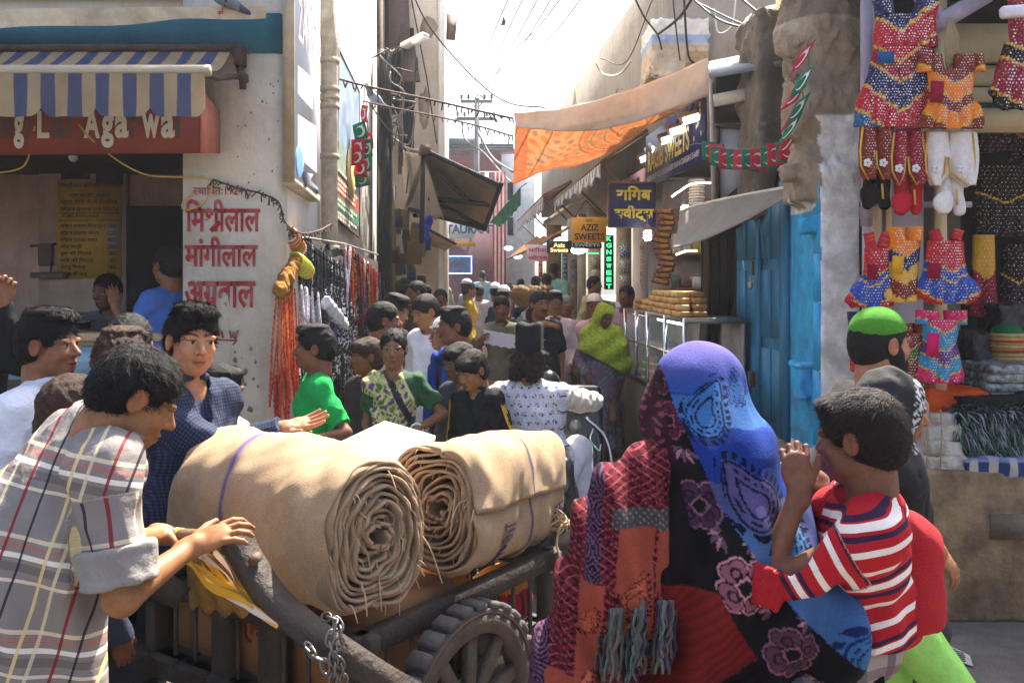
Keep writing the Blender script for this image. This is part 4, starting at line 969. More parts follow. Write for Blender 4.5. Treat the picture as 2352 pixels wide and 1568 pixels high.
# ---------------------------------------------------------------- jewellery stall hanging on the alley wall
def jd(px): return 6.05 + (px - 640) / 230 * 2.3
def J(px, py, o=0.): d = jd(px) - o; return W(px, py, d)
st = thing('stall_board', 'dark cloth backing behind the strings of beads on the alley wall', 'display board', J(750, 980))
b = MB(); b.slab([J(640, 990, -.12), J(868, 960, -.12), J(868, 600, -.12), J(700, 545, -.12), ][:4], .03); b.build('cloth', M('stall_cloth', srgb('#1c1715'), rough=.95, var=.6, vs=14), st)
b = MB(); b.tube([J(652, 1010), J(656, 640)], .02, 8); b.tube([J(655, 560), J(700, 545), J(790, 560), J(868, 585)], .008, 6); b.tube([J(690, 655, .05), J(800, 690, .05), J(860, 700, .05)], .008, 6); b.build('rail', GREYM, st)
BEADM = {}
def beadm(nm, a, c2, rough=.25, metal=0.):
 m, nt, bs = newmat('beads_' + nm); tc = nd(nt, 'ShaderNodeTexCoord').outputs['Object']
 v = nd(nt, 'ShaderNodeTexVoronoi', {}, {'Vector': tc, 'Scale': 55.}); sel = nd(nt, 'ShaderNodeSeparateColor', {}, {0: v.outputs['Color']}).outputs[0]
 c = mixc(nt, mth(nt, 'GREATER_THAN', sel, .72), (*a, 1), (*c2, 1)); nt.links.new(c, bs.inputs['Base Color']); bs.inputs['Roughness'].default_value = rough; bs.inputs['Metallic'].default_value = metal; return m
BK = [('black', 'black bead necklace', (.012, .011, .012), (.05, .05, .055)), ('blackwhite', 'black and white bead necklace', (.015, .014, .015), (.65, .63, .6)), ('gold', 'gold coloured chain', srgb('#b98d3c'), srgb('#5a3d14')),
   ('orange', 'orange thread garland', srgb('#b23c1c'), srgb('#d0702c')), ('silver', 'silver white tassel strand', srgb('#bdbac4'), srgb('#e8e6ea')), ('brown', 'brown wooden bead string', srgb('#5a3724'), srgb('#2c1a10')), ('red', 'dark red bead string', srgb('#8c1f22'), srgb('#c2452f')), ('blue', 'navy blue bead string', srgb('#1c2340'), srgb('#4a5aa0'))]
protos = {}
def strand(kind, ln, wd):
 key = (kind, round(ln, 1), wd)
 r = random.Random(hash(key) % 1000); b = MB()
 n = int(ln / .018); br = .0085 if kind in ('black', 'blackwhite', 'brown', 'blue') else .006
 for lo in range(2 if kind not in ('silver',) else 5):
  pts = []; w = wd * (1 - lo * .25); L = ln * (1 - .12 * lo)
  if kind == 'silver': pts = [Vector((w * (lo - 2) * .28 * (t + .3), -.01 * lo, -t * L)) for t in np.linspace(0, 1, 8)]; b.tube(pts, [.004] + [.010] * 7, 5); continue
  for i in range(2 * n): t = i / (2 * n - 1); u = abs(2 * t - 1); pts.append(Vector(((w / 2) * (1 if t > .5 else -1) * (1 - (1 - u) ** 3) * (.55 + .45 * math.sin(min(1, (1 - u) * 1.4) * 1.57)), -.012 * lo, -L * (1 - u ** 1.0))))
  b.tube(pts, [br * (1.15 if i % 2 else .5) for i in range(2 * n)], 6)
 nm, lbn, a, c2 = next(k for k in BK if k[0] == kind)
 mm = MATS.get('beads_' + kind) or beadm(kind, a, c2, .3, .7 if kind == 'gold' else 0.)
 return np.concatenate(b.V), list(b.F), mm, lbn
r_ = random.Random(11); jn = 0
def hang(kind, px, py, ln, wd=.06, o=0., first={}):
 global jn
 key = (kind, round(ln * 5) / 5)
 lbn = next(k[1] for k in BK if k[0] == kind); lab = lbn + ' hanging in the jewellery display on the alley wall'
 p = J(px, py, o)
 if key not in first:
  V, F, mm, _ = strand(kind, key[1], wd); ob = mesh_obj('bead_' + ('necklace' if kind not in ('silver', 'orange') else 'strand'), V, F, mm, None, True, origin=(0, 0, 0)); first[key] = ob
 else: ob = first[key].copy(); COL.objects.link(ob)
 ob.location = p; ob.rotation_euler = (r_.uniform(-.05, .05), r_.uniform(-.08, .08), r_.uniform(-.3, .5)); tag(ob, lab, 'necklace', lbn + 's in the jewellery display'); jn += 1
for i in range(26): hang(r_.choice(['black', 'black', 'blackwhite']), 692 + i * 3.6 + r_.uniform(-2, 2), 548 + i * 2.4, .3, .05, r_.uniform(0, .1))
for i in range(7): hang('silver', 694 + i * 6.5, 655 + i * 3, .30, .06, .08 + r_.uniform(0, .06))
for i in range(34): hang(r_.choice(['black', 'blackwhite', 'black', 'gold', 'blackwhite', 'brown', 'blue']), 716 + i * 3.1 + r_.uniform(-2, 2), 660 + i * 1.2 + r_.uniform(-8, 8), r_.uniform(.35, .6), .05, r_.uniform(.0, .12))
for i in range(34): hang(r_.choice(['silver', 'red', 'orange', 'red', 'black', 'blue', 'gold', 'orange', 'black']), 795 + i * 2.2 + r_.uniform(-2, 2), 560 + i * 2.0 + r_.uniform(-5, 5), r_.uniform(.4, .7), .04, r_.uniform(.0, .1))
for i in range(44): hang(r_.choice(['black', 'blackwhite', 'gold', 'brown', 'blackwhite', 'black', 'silver']), 668 + i * 4.3 + r_.uniform(-3, 3), 760 + (i % 5) * 22 + r_.uniform(-12, 12), r_.uniform(.25, .5), .06, r_.uniform(.0, .14))
for i in range(9): hang('orange', 640 + i * 4.2, 648 + r_.uniform(-6, 8) + abs(i - 4) * 3, r_.uniform(.62, .75), .035, .12 + r_.uniform(0, .05))
for i in range(6): hang('red', 634 + i * 5, 850 + r_.uniform(-10, 10), .3, .03, .1)
def bangles(lb, pts, Rr, cols, n, sd):
 r = random.Random(sd); t = thing('bangle_stack', lb, 'bangles', pts[1]); P = spline(pts, max(2, n // (len(pts) - 1)))
 for i, p in enumerate(P[:n]):
  ax = (P[min(i + 1, len(P) - 1)] - P[max(i - 1, 0)]).normalized(); u = ax.orthogonal().normalized(); w = ax.cross(u)
  b = MB(); q = Rr * r.uniform(.92, 1.06); b.tube([p + (u * math.cos(a) + w * math.sin(a)) * q for a in np.linspace(0, 6.283, 18)], .006, 5, cap=False)
  cc = r.choice(cols); b.build('bangle', M('bangle' + cc, srgb(cc), rough=.25, var=.1, bump=0), t)
bangles('stack of multicoloured bangles hooked at the top corner of the jewellery stall', [J(664, 538, .15), J(672, 552, .12), J(688, 575, .1)], .055, ['#c94a3a', '#d9a93c', '#b84a8a', '#5a8a3c', '#d97a3a', '#8a4a30', '#d8d0b0'], 22, 1)
bangles('stack of yellow and lime bangles above the hanging orange garland', [J(676, 600, .22), J(690, 608, .2), J(706, 625, .15)], .058, ['#d9c23c', '#c8b040', '#9ac83c', '#d0b860'], 16, 2)
S = SDF(.03)
for p0, p1, r0, r1 in (((680, 594), (656, 640), .04, .05), ((656, 640), (642, 668), .048, .042), ((642, 668), (660, 664), .04, .03)): S.cone(J(*p0, .2), J(*p1, .2), r0, r1)
S.mod(lambda P, D: D + .014 * wob(P * np.array([1.3, 1.3, .6]), 24.) + .006 * wob(P, 60.)); V, F = S.mesh(.008); tag(mesh_obj('cloth_bag', V, F, cloth('ochre', srgb('#96682a'), var=.25), None, True), 'ochre yellow cloth bundle tied beside the jewellery stall', 'cloth bag')
S = SDF(.02)
for p0, p1, r0, r1 in (((748, 695), (765, 720), .05, .06), ((765, 720), (790, 745), .06, .04)): S.cone(J(*p0, .2), J(*p1, .2), r0, r1)
S.mod(lambda P, D: D + .012 * wob(P, 40.)); V, F = S.mesh(.008); tag(mesh_obj('plastic_bag', V, F, M('white_plastic', srgb('#c9ccd4'), rough=.25, var=.15, spec=.6, bump=.3, bs=30), None, True), 'crumpled white plastic bag among the hanging beads', 'bag')
tag(MB().prism([J(690, 740 - 180, -.02), J(706, 655, .02), J(722, 650, .02), J(738, 600, .0), J(720, 570, 0), J(705, 528, 0)], (0, -1, 0), .02).build('black_cloth', cloth('blk', (.012, .012, .013))), 'black cloth hanging from a nail above the beads', 'cloth')
tag(MB().prism([J(738, 640, .04), J(764, 645, .04), J(762, 585, .02), J(752, 552, 0), J(742, 580, .02)], (0, -1, 0), .02).build('black_cloth', cloth('blk', (.012, .012, .013))), 'second black pointed cloth hanging right of the first above the beads', 'cloth')
# ---------------------------------------------------------------- left of the alley beyond the stall
bB = thing('tenement_building', 'tall beige tenement with brown sun shutters behind the white alley wall', 'building', (-3, 20, 0))
xb = xat(1005, 15.)
b = MB(); b.box(((-6 + xb) / 2, 16.35, 6.), (6 + xb, 2.7, 12.)); b.build('wall', PL_BEIGE, bB)
b = MB(); b.box((xb + .06, 15.06, 6.5), (.1, .1, 11)); b.box((xb + .012, 16, 6.5), (.02, .35, 11)); b.build('sunlit_edge', PL_SUNLIT, bB)  # white strips paint sunlight on the side edge of the beige wall
def shut(p, m=M('shutter_brown', srgb('#5b463c'), rough=.7, var=.25, dirt=srgb('#3a2c25'), da=.4, streak=.3)):
 return MB().slab(p, .05).build('shutter', m, bB)
shut([W(893, 108, 14.4), W(942, 102, 14.4), W(937, -30, 14.9), W(893, -30, 14.9)]); shut([W(925, 184, 14.3), W(965, 183, 14.3), W(953, 106, 14.9), W(918, 107, 14.9)])
shut([W(1021, 88, 17.), W(1045, 90, 17.), W(1051, 36, 17.2), W(1022, 31, 17.2)])
b = MB(); b.box(W(905, 80, 14.96), (.3, .08, 2.6)); b.box(W(935, 220, 14.97), (.22, .08, 2.2)); b.build('window', PLAIN_BLACK, bB)
b = MB(); b.tube([W(870, 660, 13.), W(872, -40, 13.)], .05, 8); b.tube([W(925, 120, 14.8), W(918, 400, 14.8)], .03, 6); b.tube([W(945, 0, 14.9), W(980, 180, 14.9), W(1003, 330, 14.9)], .012, 5); b.build('pipe', RUST, bB)
for (x, y, sx, sy, nm) in ((985, 62, 42, 30, 0), (975, 250, 30, 60, 1)):
 b = MB(); r_ = random.Random(nm); b.prism([W(x + sx * .5 * math.cos(-i * .45) * r_.uniform(.7, 1.1), y + sy * math.sin(-i * .45) * r_.uniform(.6, 1.), 14.994) for i in range(14)], (0, -1, 0), .004); b.build('stain', M('wall_stain', srgb('#a08e78'), rough=.95, var=.4, vs=5), bB)
pl = thing('utility_pole', 'black iron pole wrapped in cables at the end of the white wall', 'pole', W(893, 900, 12.4))
b = MB(); b.tube([(xat(890, 12.4), 12.4, 0), (xat(880, 12.4), 12.4, zat(120, 12.4))], .09, 10); b.build('shaft', RUST, pl)
r_ = random.Random(21)
for k in range(16):
 x0 = 868 + r_.uniform(0, 26); pts = [W(x0 + r_.uniform(-3, 3), 115, 12.35)]
 for y in (190, 280, 370, 470, 580, 680): pts.append(W(884 + r_.uniform(-15, 14), y + r_.uniform(-20, 20), 12.3 + r_.uniform(-.2, .1)))
 MB().tube(spline(pts, 6), r_.uniform(.012, .028), 5).build('cable', WIRE, pl)
for k in range(14):
 a = W(880 + r_.uniform(-8, 30), r_.uniform(110, 330), 12.3); MB().tube(spline([a, a + Vector((r_.uniform(-.2, .3), -.1, r_.uniform(-.3, .1))), a + Vector((r_.uniform(.0, .4), -.15, r_.uniform(-.5, .3))), a + Vector((r_.uniform(0, .3), 0, r_.uniform(-.8, -.1)))], 6), .011, 5).build('cable_loop', WIREG if k % 3 else WIRE, pl)
lp = thing('street_light', 'tube street light reaching out from the cable wrapped pole', 'street lamp', W(900, 118, 12.3))
b = MB(); b.tube([W(898, 122, 12.3), W(930, 106, 12.2)], .03, 8); b.build('arm', GREYM, lp); b = MB(); b.span(W(925, 108, 12.2), W(980, 80, 12.), .16, .07, bev=.02); b.build('housing', M('lamp_grey', srgb('#a5a8a6'), rough=.4), lp); b = MB(); b.span(W(952, 99, 12.08), W(978, 85, 11.98), .12, .05); b.build('lens', M('lamp_lens', (.8, .82, .85), rough=.15), lp)
def pigeon(lb, c, yaw, dark=False):
 S = SDF(.02); f = Vector((math.sin(yaw), -math.cos(yaw), 0)); u = Vector((0, 0, 1)); c = Vector(c)
 Rm = np.stack([np.cross(f, u), np.array(f), np.array(u)], 1); Rm = Rm @ rot((1, 0, 0), 35)
 S.ell(c, (.055, .105, .06), Rm); S.cone(c + f * .06 + u * .055, c + f * .095 + u * .13, .036, .024); S.ell(c + f * .105 + u * .145, (.022, .027, .022)); S.cone(c + f * .125 + u * .143, c + f * .15 + u * .137, .007, .003, .004)
 S.cone(c - f * .07 - u * .05, c - f * .17 - u * .1, .03, .016)
 V, F = S.mesh(.008); col = np.tile(srgb('#8b93a5'), (len(V), 1)); q = V - np.array(c); hd = q @ np.array(f) * .6 + q[:, 2]; col[hd > .06] = srgb('#4c5560'); col[(np.abs(q @ np.array(f) + .02) < .008) & (np.abs(q[:, 2]) < .05)] = srgb('#3a3d45'); col[q @ np.array(f) < -.1] = srgb('#4a4e58')
 col[(hd > .04) & (hd < .06)] = srgb('#5a6a66')
 if dark: col *= .6
 o = mesh_obj('pigeon', V, F, M('feathers', vc=True, rough=.6, var=.2, vs=30), None, True, col=col); tag(o, lb, 'pigeon')
 b = MB()
 for sg in (-1, 1):
  p = c + Vector(np.cross(f, u)) * .022 * sg - u * .05; b.tube([p, p - u * .055], .005, 5); b.tube([p - u * .055, p - u * .058 + f * .03], .004, 5); b.tube([p - u * .055, p - u * .058 + f * .02 + Vector(np.cross(f, u)) * .015], .003, 4)
 b.build('leg', M('pigeon_leg', srgb('#b0605a')), o)
pigeon('grey pigeon perched on the frayed cable in front of the white wall', W(861, 226, 10.4), R(-60)); pigeon('pigeon standing on the shop cornice at the top of the picture', W(511, -10, 5.66), R(-70), True)
def cab(lb, pts, r, m=WIRE, n=14, frill=0):
 b = MB(); P = spline([W(*p) for p in pts], n); b.tube(P, r, 5); q = random.Random(int(pts[0][0]))
 for p in P[::2] if frill else []: b.tube([p, p + Vector((q.uniform(-.03, .03), 0, -q.uniform(.02, .08)))], r * .7, 4)
 return tag(b.build('cable', m), lb, 'cable')
cab('upper frayed cable from the drain pipe across to the orange canopy', [(765, 178, 8.2), (850, 200, 8.6), (1000, 232, 8.8), (1100, 255, 8.8), (1178, 272, 8.6)], .011, RUST, frill=1)
cab('lower frayed cable under the pigeon across to the orange canopy', [(835, 232, 9.6), (880, 243, 9.8), (1000, 267, 9.4), (1100, 290, 9), (1178, 313, 8.6)], .009, RUST, frill=1)
cab('thin black wire sagging from the tenement to the canopy', [(945, -20, 14), (985, 60, 14.5), (1060, 150, 15), (1130, 215, 15), (1180, 240, 14), (1250, 247, 12)], .012)
for i, (x0, x1, y1, d1) in enumerate(((1165, 1075, 222, 27), (1200, 1096, 222, 27), (1237, 1108, 222, 27), (1270, 1120, 222, 27), (1300, 1075, 265, 27), (1345, 1135, 268, 27))):
 cab(('first', 'second', 'third', 'fourth', 'fifth', 'sixth')[i] + ' overhead power line from the left, running up from the pole crossarms', [(x0 + 30, -60, 9), (x0 * .72 + x1 * .28, 62, 13), (x0 * .4 + x1 * .6, 138, 18), (x1, y1, d1)], .009, WIREG)
tag(MB().prism([W(1150, 60, 12), W(1160, 58, 12), W(1162, 50, 12), (W(1156, 36, 12))], (0, -1, 0), .01).build('kite_scrap', cloth('kite', srgb('#3e5a5c'))), 'dark scrap of a kite caught on the overhead lines', 'kite')
up = thing('power_pole', 'steel power pole with two insulator crossarms in the middle of the sky', 'pole', (xat(1095, 27), 27, 0))
PM = M('pole_steel', srgb('#6e7276'), rough=.6, var=.2)
b = MB(); b.tube([(xat(1095, 27), 27, 0), (xat(1095, 27), 27, zat(226, 27))], [.10, .07], 10); b.build('shaft', PM, up)
for (xa, xb2, y) in ((1058, 1131, 233), (1049, 1136, 273)):
 b = MB(); b.span(W(xa, y, 27), W(xb2, y, 27), .09, .09)
 if y > 250: b.span(W(xa, y, 27), W(xa - 6, y + 8, 27), .08, .08); b.span(W(xb2, y, 27), W(xb2 + 6, y + 8, 27), .08, .08)
 b.build('crossarm', PM, up)
 for x in (xa + 2, xa + 18, xb2 - 18, xb2 - 2): b = MB(); b.tube([W(x, y, 27), W(x, y - 6, 27)], .015, 5); b.lathe(W(x, y - 6, 27), [(.03, 0), (.055, .03), (.03, .06), (.05, .09), (.02, .14)], 10); b.build('insulator', M('insulator', srgb('#5a5f68'), rough=.3), up)
b = MB(); b.tube(spline([W(1090, 226, 27), W(1100, 218, 27), W(1112, 230, 27), W(1100, 245, 27)], 6), .02, 5); b.tube(spline([W(1060, 280, 26.9), W(1068, 320, 26.9), W(1110, 350, 26), W(1150, 395, 24), W(1175, 420, 20)], 6), .025, 5); b.tube(spline([W(1095, 300, 27), W(1130, 360, 26), W(1178, 395, 20)], 6), .03, 5); b.build('cable', WIREG, up)
fb = thing('end_building', 'distant maroon and white building with a metal roof closing the street', 'building', (0, 38, 0))
b = MB(); b.box((xat(1090, 40), 40, 3), (4.4, 3, 6)); b.build('wall', M('far_wall', srgb('#b9b2ac'), rough=.9, var=.15), fb)
b = MB(); b.box(W(1085, 368, 38.2), (3.6, .4, .9)); b.build('balcony', M('far_maroon', srgb('#7d4650'), rough=.8, var=.3), fb)
b = MB(); [b.span(W(1012, 332 + i * 6, 37.5), W(1180, 334 + i * 6, 37.5), .5, .05) for i in range(3)]; b.box(W(1095, 348, 38.4), (3., .4, .35)); b.build('roof', M('far_roof', srgb('#63686c'), rough=.5, metal=.3), fb)
b = MB(); [b.span(W(x, 345, 37.5), W(x, 318, 37.5), .06, .06) for x in (1016, 1040, 1065, 1105, 1130, 1168)]; b.box(W(1062, 327, 37.6), (1.2, .3, .3)); b.build('rail', PM, fb)
b = MB(); [b.box(W(1085 + (i - 2) * 22, 415, 38.3), (.25, .2, .7)) for i in range(5)]; b.build('shutter', M('far_shutter', srgb('#8a8f92')), fb)
rs = thing('restaurant', 'dim maroon restaurant front with a blue lit frame at the end of the alley', 'building', (xat(1020, 24), 24, 0))
MAR = M('maroon_paint', srgb('#64414a'), rough=.7, var=.3)
b = MB(); b.box((xat(1030, 24.5), 24.5, 1.6), (2.9, .6, 3.2)); b.build('wall', MAR, rs)
b = MB(); b.box(W(1040, 608, 24.1), (.95, .1, .46)); b.build('opening', M('shade_blue', srgb('#4a5560'), var=.4), rs)
LED = M('blue_leds', (.1, .2, .9), emit=(.25, .45, 1.), es=5., bump=0, var=0)
q = [(1003, 588), (1083, 588), (1083, 628), (1003, 628), (1003, 588)]
b = MB()
for (xa, ya), (xc, yc) in zip(q, q[1:]):
 n = int(math.hypot(xc - xa, yc - ya) / 2.4)
 for i in range(n): b.box(W(xa + (xc - xa) * i / n, ya + (yc - ya) * i / n, 24.0), (.016, .016, .016))
b.build('light_frame', LED, rs)
b = MB(); b.box(W(1040, 525, 23.6), (.95 * 1.2, .12, .5)); b.build('sign_panel', M('rest_sign', srgb('#b9d3e0'), rough=.5, var=.1), rs)
lettering('sign_letters', 'RESTAURANT', M('rest_blue', srgb('#2c4a78'), rough=.5), rs, W(986, 537, 23.52), (1, 0, 0), (0, 0, 1), w=1.74, h=.24, bold=.04)
b = MB(); b.box(W(1035, 560, 23.5), (1.3, .1, .12)); b.build('yellow_sign', M('rest_yellow', srgb('#b8902c')), rs)
for i, (x, y, c) in enumerate(((963, 583, (1, .15, .1)), (987, 578, (.5, 1, .1)))): tag(MB().ball(W(x, y, 20), .03).build('lamp', M('lamp%d' % i, c, emit=c, es=6, bump=0)), ('tiny red lamp' if i == 0 else 'tiny green lamp') + ' glowing beside the blue lit frame', 'lamp')
cl = thing('striped_column', 'red and white striped column standing at the street end', 'column', (xat(1146, 22), 22, 0))
for i in range(7): b = MB(); b.box((xat(1134 + i * 4.4, 22), 22, 2.2), (.046, .3 + .02 * (i % 2), 4.4)); b.build('stripe', M('col_red', srgb('#96404c'), rough=.8) if i % 2 == 0 else M('col_white', srgb('#c9b7b6'), rough=.8), cl)
gb = thing('grey_house', 'pale grey house edge behind the striped column', 'building', (xat(1165, 26), 26, 0)); b = MB(); b.box((xat(1190, 26), 27, 2.7), (.95, 2, 5.4)); b.build('wall', M('grey_house', srgb('#a9b3bb'), rough=.9, var=.2), gb); b = MB(); [b.box(W(1172, y, 25.98), (.16, .06, .5)) for y in (440, 520)]; b.build('window', PLAIN_BLACK, gb)
ta = thing('tarpaulin_awning', 'sagging brown tarpaulin on a dark pipe frame over the left side of the alley', 'awning', W(1020, 520, 11))
TARP = M('brown_tarp', srgb('#94806c'), rough=.85, var=.3, vs=3, dirt=srgb('#5c4c40'), da=.4, bump=.35, bs=9, thru=.35)
TARPL = M('pale_tarp', srgb('#b5a898'), rough=.8, var=.25, vs=3, dirt=srgb('#5c4d42'), da=.5, bump=.35, bs=9, thru=.2)
def quadgrid(a, b2, c, d_, sag=0., n=16, fold=0.):
 a, b2, c, d_ = [np.array(x) for x in (a, b2, c, d_)]
 def f(u, v):
  P = (a * (1 - u[..., None]) + b2 * u[..., None]) * (1 - v[..., None]) + (d_ * (1 - u[..., None]) + c * u[..., None]) * v[..., None]
  P[..., 2] -= sag * 4 * u * (1 - u) * (.4 + .6 * v) - fold * np.sin(u * 31 + np.sin(v * 5) * 2) * (.3 + .7 * v); return P
 return MB().grid(f, n * 2, n, th=.006)
quadgrid(W(928, 335, 13), W(975, 345, 10.3), W(1152, 425, 10.4), W(1000, 430, 14), .03, fold=.015).build('sheet', TARPL, ta, True)
quadgrid(W(925, 345, 12.9), W(972, 352, 10.25), W(1020, 500, 10.6), W(930, 480, 13), .05, fold=.02).build('side_sheet', TARPL, ta, True)
quadgrid(W(975, 350, 10.35), W(1152, 432, 10.45), W(1118, 522, 11.2), W(930, 470, 12.8), .04, fold=.02).build('underside', TARP, ta, True)
b = MB()
for p in (((975, 345, 10.3), (1152, 428, 10.4)), ((1152, 420, 10.38), (1112, 528, 11.)), ((985, 455, 11.), (1125, 470, 10.8)), ((940, 480, 12), (1112, 525, 11)), ((972, 345, 10.28), (968, 560, 10.3)), ((1010, 400, 10.6), (1080, 465, 10.9)), ((985, 455, 11), (1110, 522, 11))): b.tube([W(*p[0]), W(*p[1])], .028, 6)
b.build('pipe_frame', PLAIN_BLACK, ta); b = MB(); b.box(W(975, 345, 10.25), (.11, .14, .11), rot_ := Matrix.Rotation(.3, 3, 'Z')); b.build('knot', RUST, ta)
ta2 = thing('tarpaulin_awning', 'smaller brown tarpaulin lower down behind the sagging one', 'awning', W(1000, 580, 14)); quadgrid(W(945, 545, 15), W(985, 528, 14), W(1045, 560, 14.5), W(990, 590, 16), .03).build('sheet', TARP, ta2, True); b = MB(); b.tube([W(985, 527, 13.98), W(1047, 560, 14.5)], .025, 6); b.build('pipe', PLAIN_BLACK, ta2)
S = SDF(.02); S.cone(W(985, 505, 11), W(978, 560, 11), .05, .02); S.cone(W(985, 505, 11), W(965, 520, 11), .05, .03); S.mod(lambda P, D: D + .01 * wob(P, 30.)); V, F = S.mesh(.012); tag(mesh_obj('blue_cloth', V, F, cloth('blue', srgb('#2b3fae')), None, True), 'bright blue cloth knotted under the tarpaulin', 'cloth')
tag(MB().box(W(952, 580, 11.5), (.18, .12, .3), bev=.02).build('hanging_bag', cloth('khaki', srgb('#6a5638'))), 'brown bag hanging under the tarpaulin on the left', 'bag')
ls = thing('small_shop', 'dark shop front full of hanging goods under the left tarpaulin', 'shop', W(930, 660, 13.5))
b = MB(); b.box((-2.1, 13.6, 1.6), (.7, .3, 3.2)); b.build('wall', PLAIN_BLACK, ls); b = MB(); b.box(W(898, 640, 12.8), (.12, .1, 2.2)); b.build('door_frame', M('olive_frame', srgb('#7d7a4a'), var=.3), ls)
r_ = random.Random(5); cc = ['#3c3a33', '#5a4c3c', '#2c3a2a', '#7a6a55', '#3a2a2a', '#6b6b70', '#23406b']
for k in range(46):
 x = r_.uniform(880, 985); y = r_.uniform(470, 690); c_ = r_.choice(cc); tag(MB().box(W(x, y, 12.6 + r_.uniform(0, .6)), (r_.uniform(.05, .14), .05, r_.uniform(.1, .3)), Matrix.Rotation(r_.uniform(-.2, .2), 3, 'Y'), bev=.012).build('hanging_goods', cloth('g' + c_, srgb(c_))), 'packet of goods hanging in the dark shop under the tarpaulin', 'goods', 'goods hanging in the dark left shop')
S = SDF(.03); S.cone(W(925, 650, 12.), W(975, 668, 12.1), .06, .10); S.ell(W(950, 660, 12), (.22, .2, .05)); V, F = S.mesh(.02); tag(mesh_obj('black_umbrella', V, F, cloth('blk', (.012, .012, .013)), None, True), 'folded black cloth lying over the shop shelf under the tarpaulin', 'cloth')
# ---------------------------------------------------------------- right side of the alley
CONC = M('raw_concrete', srgb('#a59c8e'), rough=.95, var=.25, vs=2.5, bump=.6, bs=12, dirt=srgb('#6a6156'), da=.85, streak=.7)
rb = thing('alley_building', 'long whitewashed building over the row of sweet shops on the right', 'building', (2.4, 14, 0))
b = MB()
b.prism([(XR(9.6), 9.6, 5.25), (XR(24), 24, 5.6), (3.4, 24, 5.6), (3.4, 9.6, 5.25)][::-1], (0, 0, -1), -2.15)
b.box((3.3, 16, 1.6), (.3, 18, 3.3)); b.build('wall', CONC, rb)
MB().prism([(XR(9.7) + .05, 9.7, 3.35), (XR(24) + .05, 24, 3.35), (3.9, 24, 3.35), (3.9, 9.7, 3.35)][::-1], (0, 0, -1), -.14).build('roof_slab', CONC, rb)
b = MB(); b.box((3.2, 9.75, 3.05), (3.2, .2, .3)); b.build('lintel', M('soot_lintel', srgb('#4d453d'), rough=.9, var=.4), rb)
ub = thing('upper_house', 'pale upper storey with a broken concrete balcony above the banners', 'building', (2.6, 10.4, 3))
b = MB(); b.box((xat(1500, 10.6) + 2.1, 10.8, 4.35), (4.2, .8, 2.7)); b.build('wall', M('pale_blue_plaster', srgb('#efeff0'), rough=.9, var=.08, vs=2, dirt=srgb('#a8a49c'), da=.4, streak=.2), ub)
S = SDF(.012); S.box((xat(1550, 9.9), 9.95, zat(135, 9.9)), (.30, .4, .34), None, .01); S.box((xat(1560, 9.9), 9.95, zat(205, 9.9)), (.26, .35, .25), None, .05); S.ell((xat(1500, 9.9), 9.8, zat(215, 9.8)), (.25, .3, .2), sub=True)
S.mod(lambda P, D: D + .05 * wob(P, 9.) * (P[..., 2] < zat(165, 9.9)) + .02 * wob(P, 30.)); V, F = S.mesh(.022); col = np.tile(srgb('#c3b49c'), (len(V), 1)); z_ = V[:, 2]; top_ = zat(103, 9.9) + .0; col[(z_ > zat(118, 9.9)) & (z_ < zat(101, 9.9))] = srgb('#9db2cf'); col[z_ > zat(101, 9.9)] = srgb('#e0dcd4'); col[(z_ < zat(135, 9.9)) & (V[:, 0] > xat(1560, 9.9))] = srgb('#a88f68'); col[z_ < zat(190, 9.9)] = srgb('#8d8070')
mesh_obj('balcony', V, F, M('broken_balcony', vc=True, rough=.95, var=.3, vs=4, bump=.6, bs=14), ub, True, col=col)
rp = thing('roof_parapet', 'weathered stone parapet sloping down behind the stone pillar', 'wall', (xat(1790, 7.6), 7.6, 2.9))
S = SDF(.08); S.box((xat(1800, 7.6), 7.7, zat(110, 7.6)), (.22, .3, .32), rot((0, 1, 0), -24), .04); S.box((xat(1850, 7.6), 7.7, zat(170, 7.6)), (.4, .3, .5), None, .04); S.mod(lambda P, D: D + .05 * wob(P, 6.) + .02 * wob(P, 22.)); V, F = S.mesh(.03); mesh_obj('stones', V, F, M('parapet_stone', srgb('#cfc6b6'), rough=.95, var=.3, vs=4, bump=.7, bs=12, dirt=srgb('#6a6156'), da=.5), rp, True)
sp = thing('stone_pillar', 'crumbling stone pillar, whitewashed low down, beside the dress shop', 'pillar', (xat(1915, 5.4), 5.4, 0))
S = SDF(.05); S.box((xat(1925, 5.3), 5.55, 1.2), (xat(1970, 5.3) - xat(1925, 5.3), .30, 1.25), None, .02); S.box((xat(1915, 5.3), 5.5, 3.2), (.18, .22, .95), None, .03); S.box((xat(1915, 5.3), 5.48, 3.42), (.21, .24, .1), None, .03); S.ell((xat(1905, 5.15), 5.4, zat(70, 5.2)), (.24, .2, .22), k=.1)
for i in range(16): S.box((xat(1840 + (i * 37) % 130, 5.2), 5.36, zat(20 + i * 33, 5.2)), (.05 + .03 * (i % 3), .06, .03 + .02 * (i % 2)), rot((0, 1, 0), (i * 53) % 70 - 35), .02, k=.03)
def rough_(P, D): a = np.clip((P[..., 2] - 2.2) / .4, .07, 1); return D + a * (.035 * wob(P, 7.) + .02 * wob(P * np.array([1, 1, .6]), 24.) + .008 * wob(P, 60.) + .016 * np.abs(wob(P * np.array([1, 1, .3]), 34.)))
S.mod(rough_); V, F = S.mesh(.016)
n_ = wob(V, 7.) + .6 * wob(V, 19.); wht = (V[:, 2] < 2.18 + .18 * n_) | ((V[:, 2] < 2.75) & (V[:, 0] > xat(1878, 5.3) + .03 * n_))
col = np.where(wht[:, None], np.array(srgb('#efe9df')), np.array(srgb('#a08e76'))); col[~wht & (n_ > .5)] = srgb('#a89a84'); col[~wht & (V[:, 2] > 3.3)] = srgb('#7a6a58')
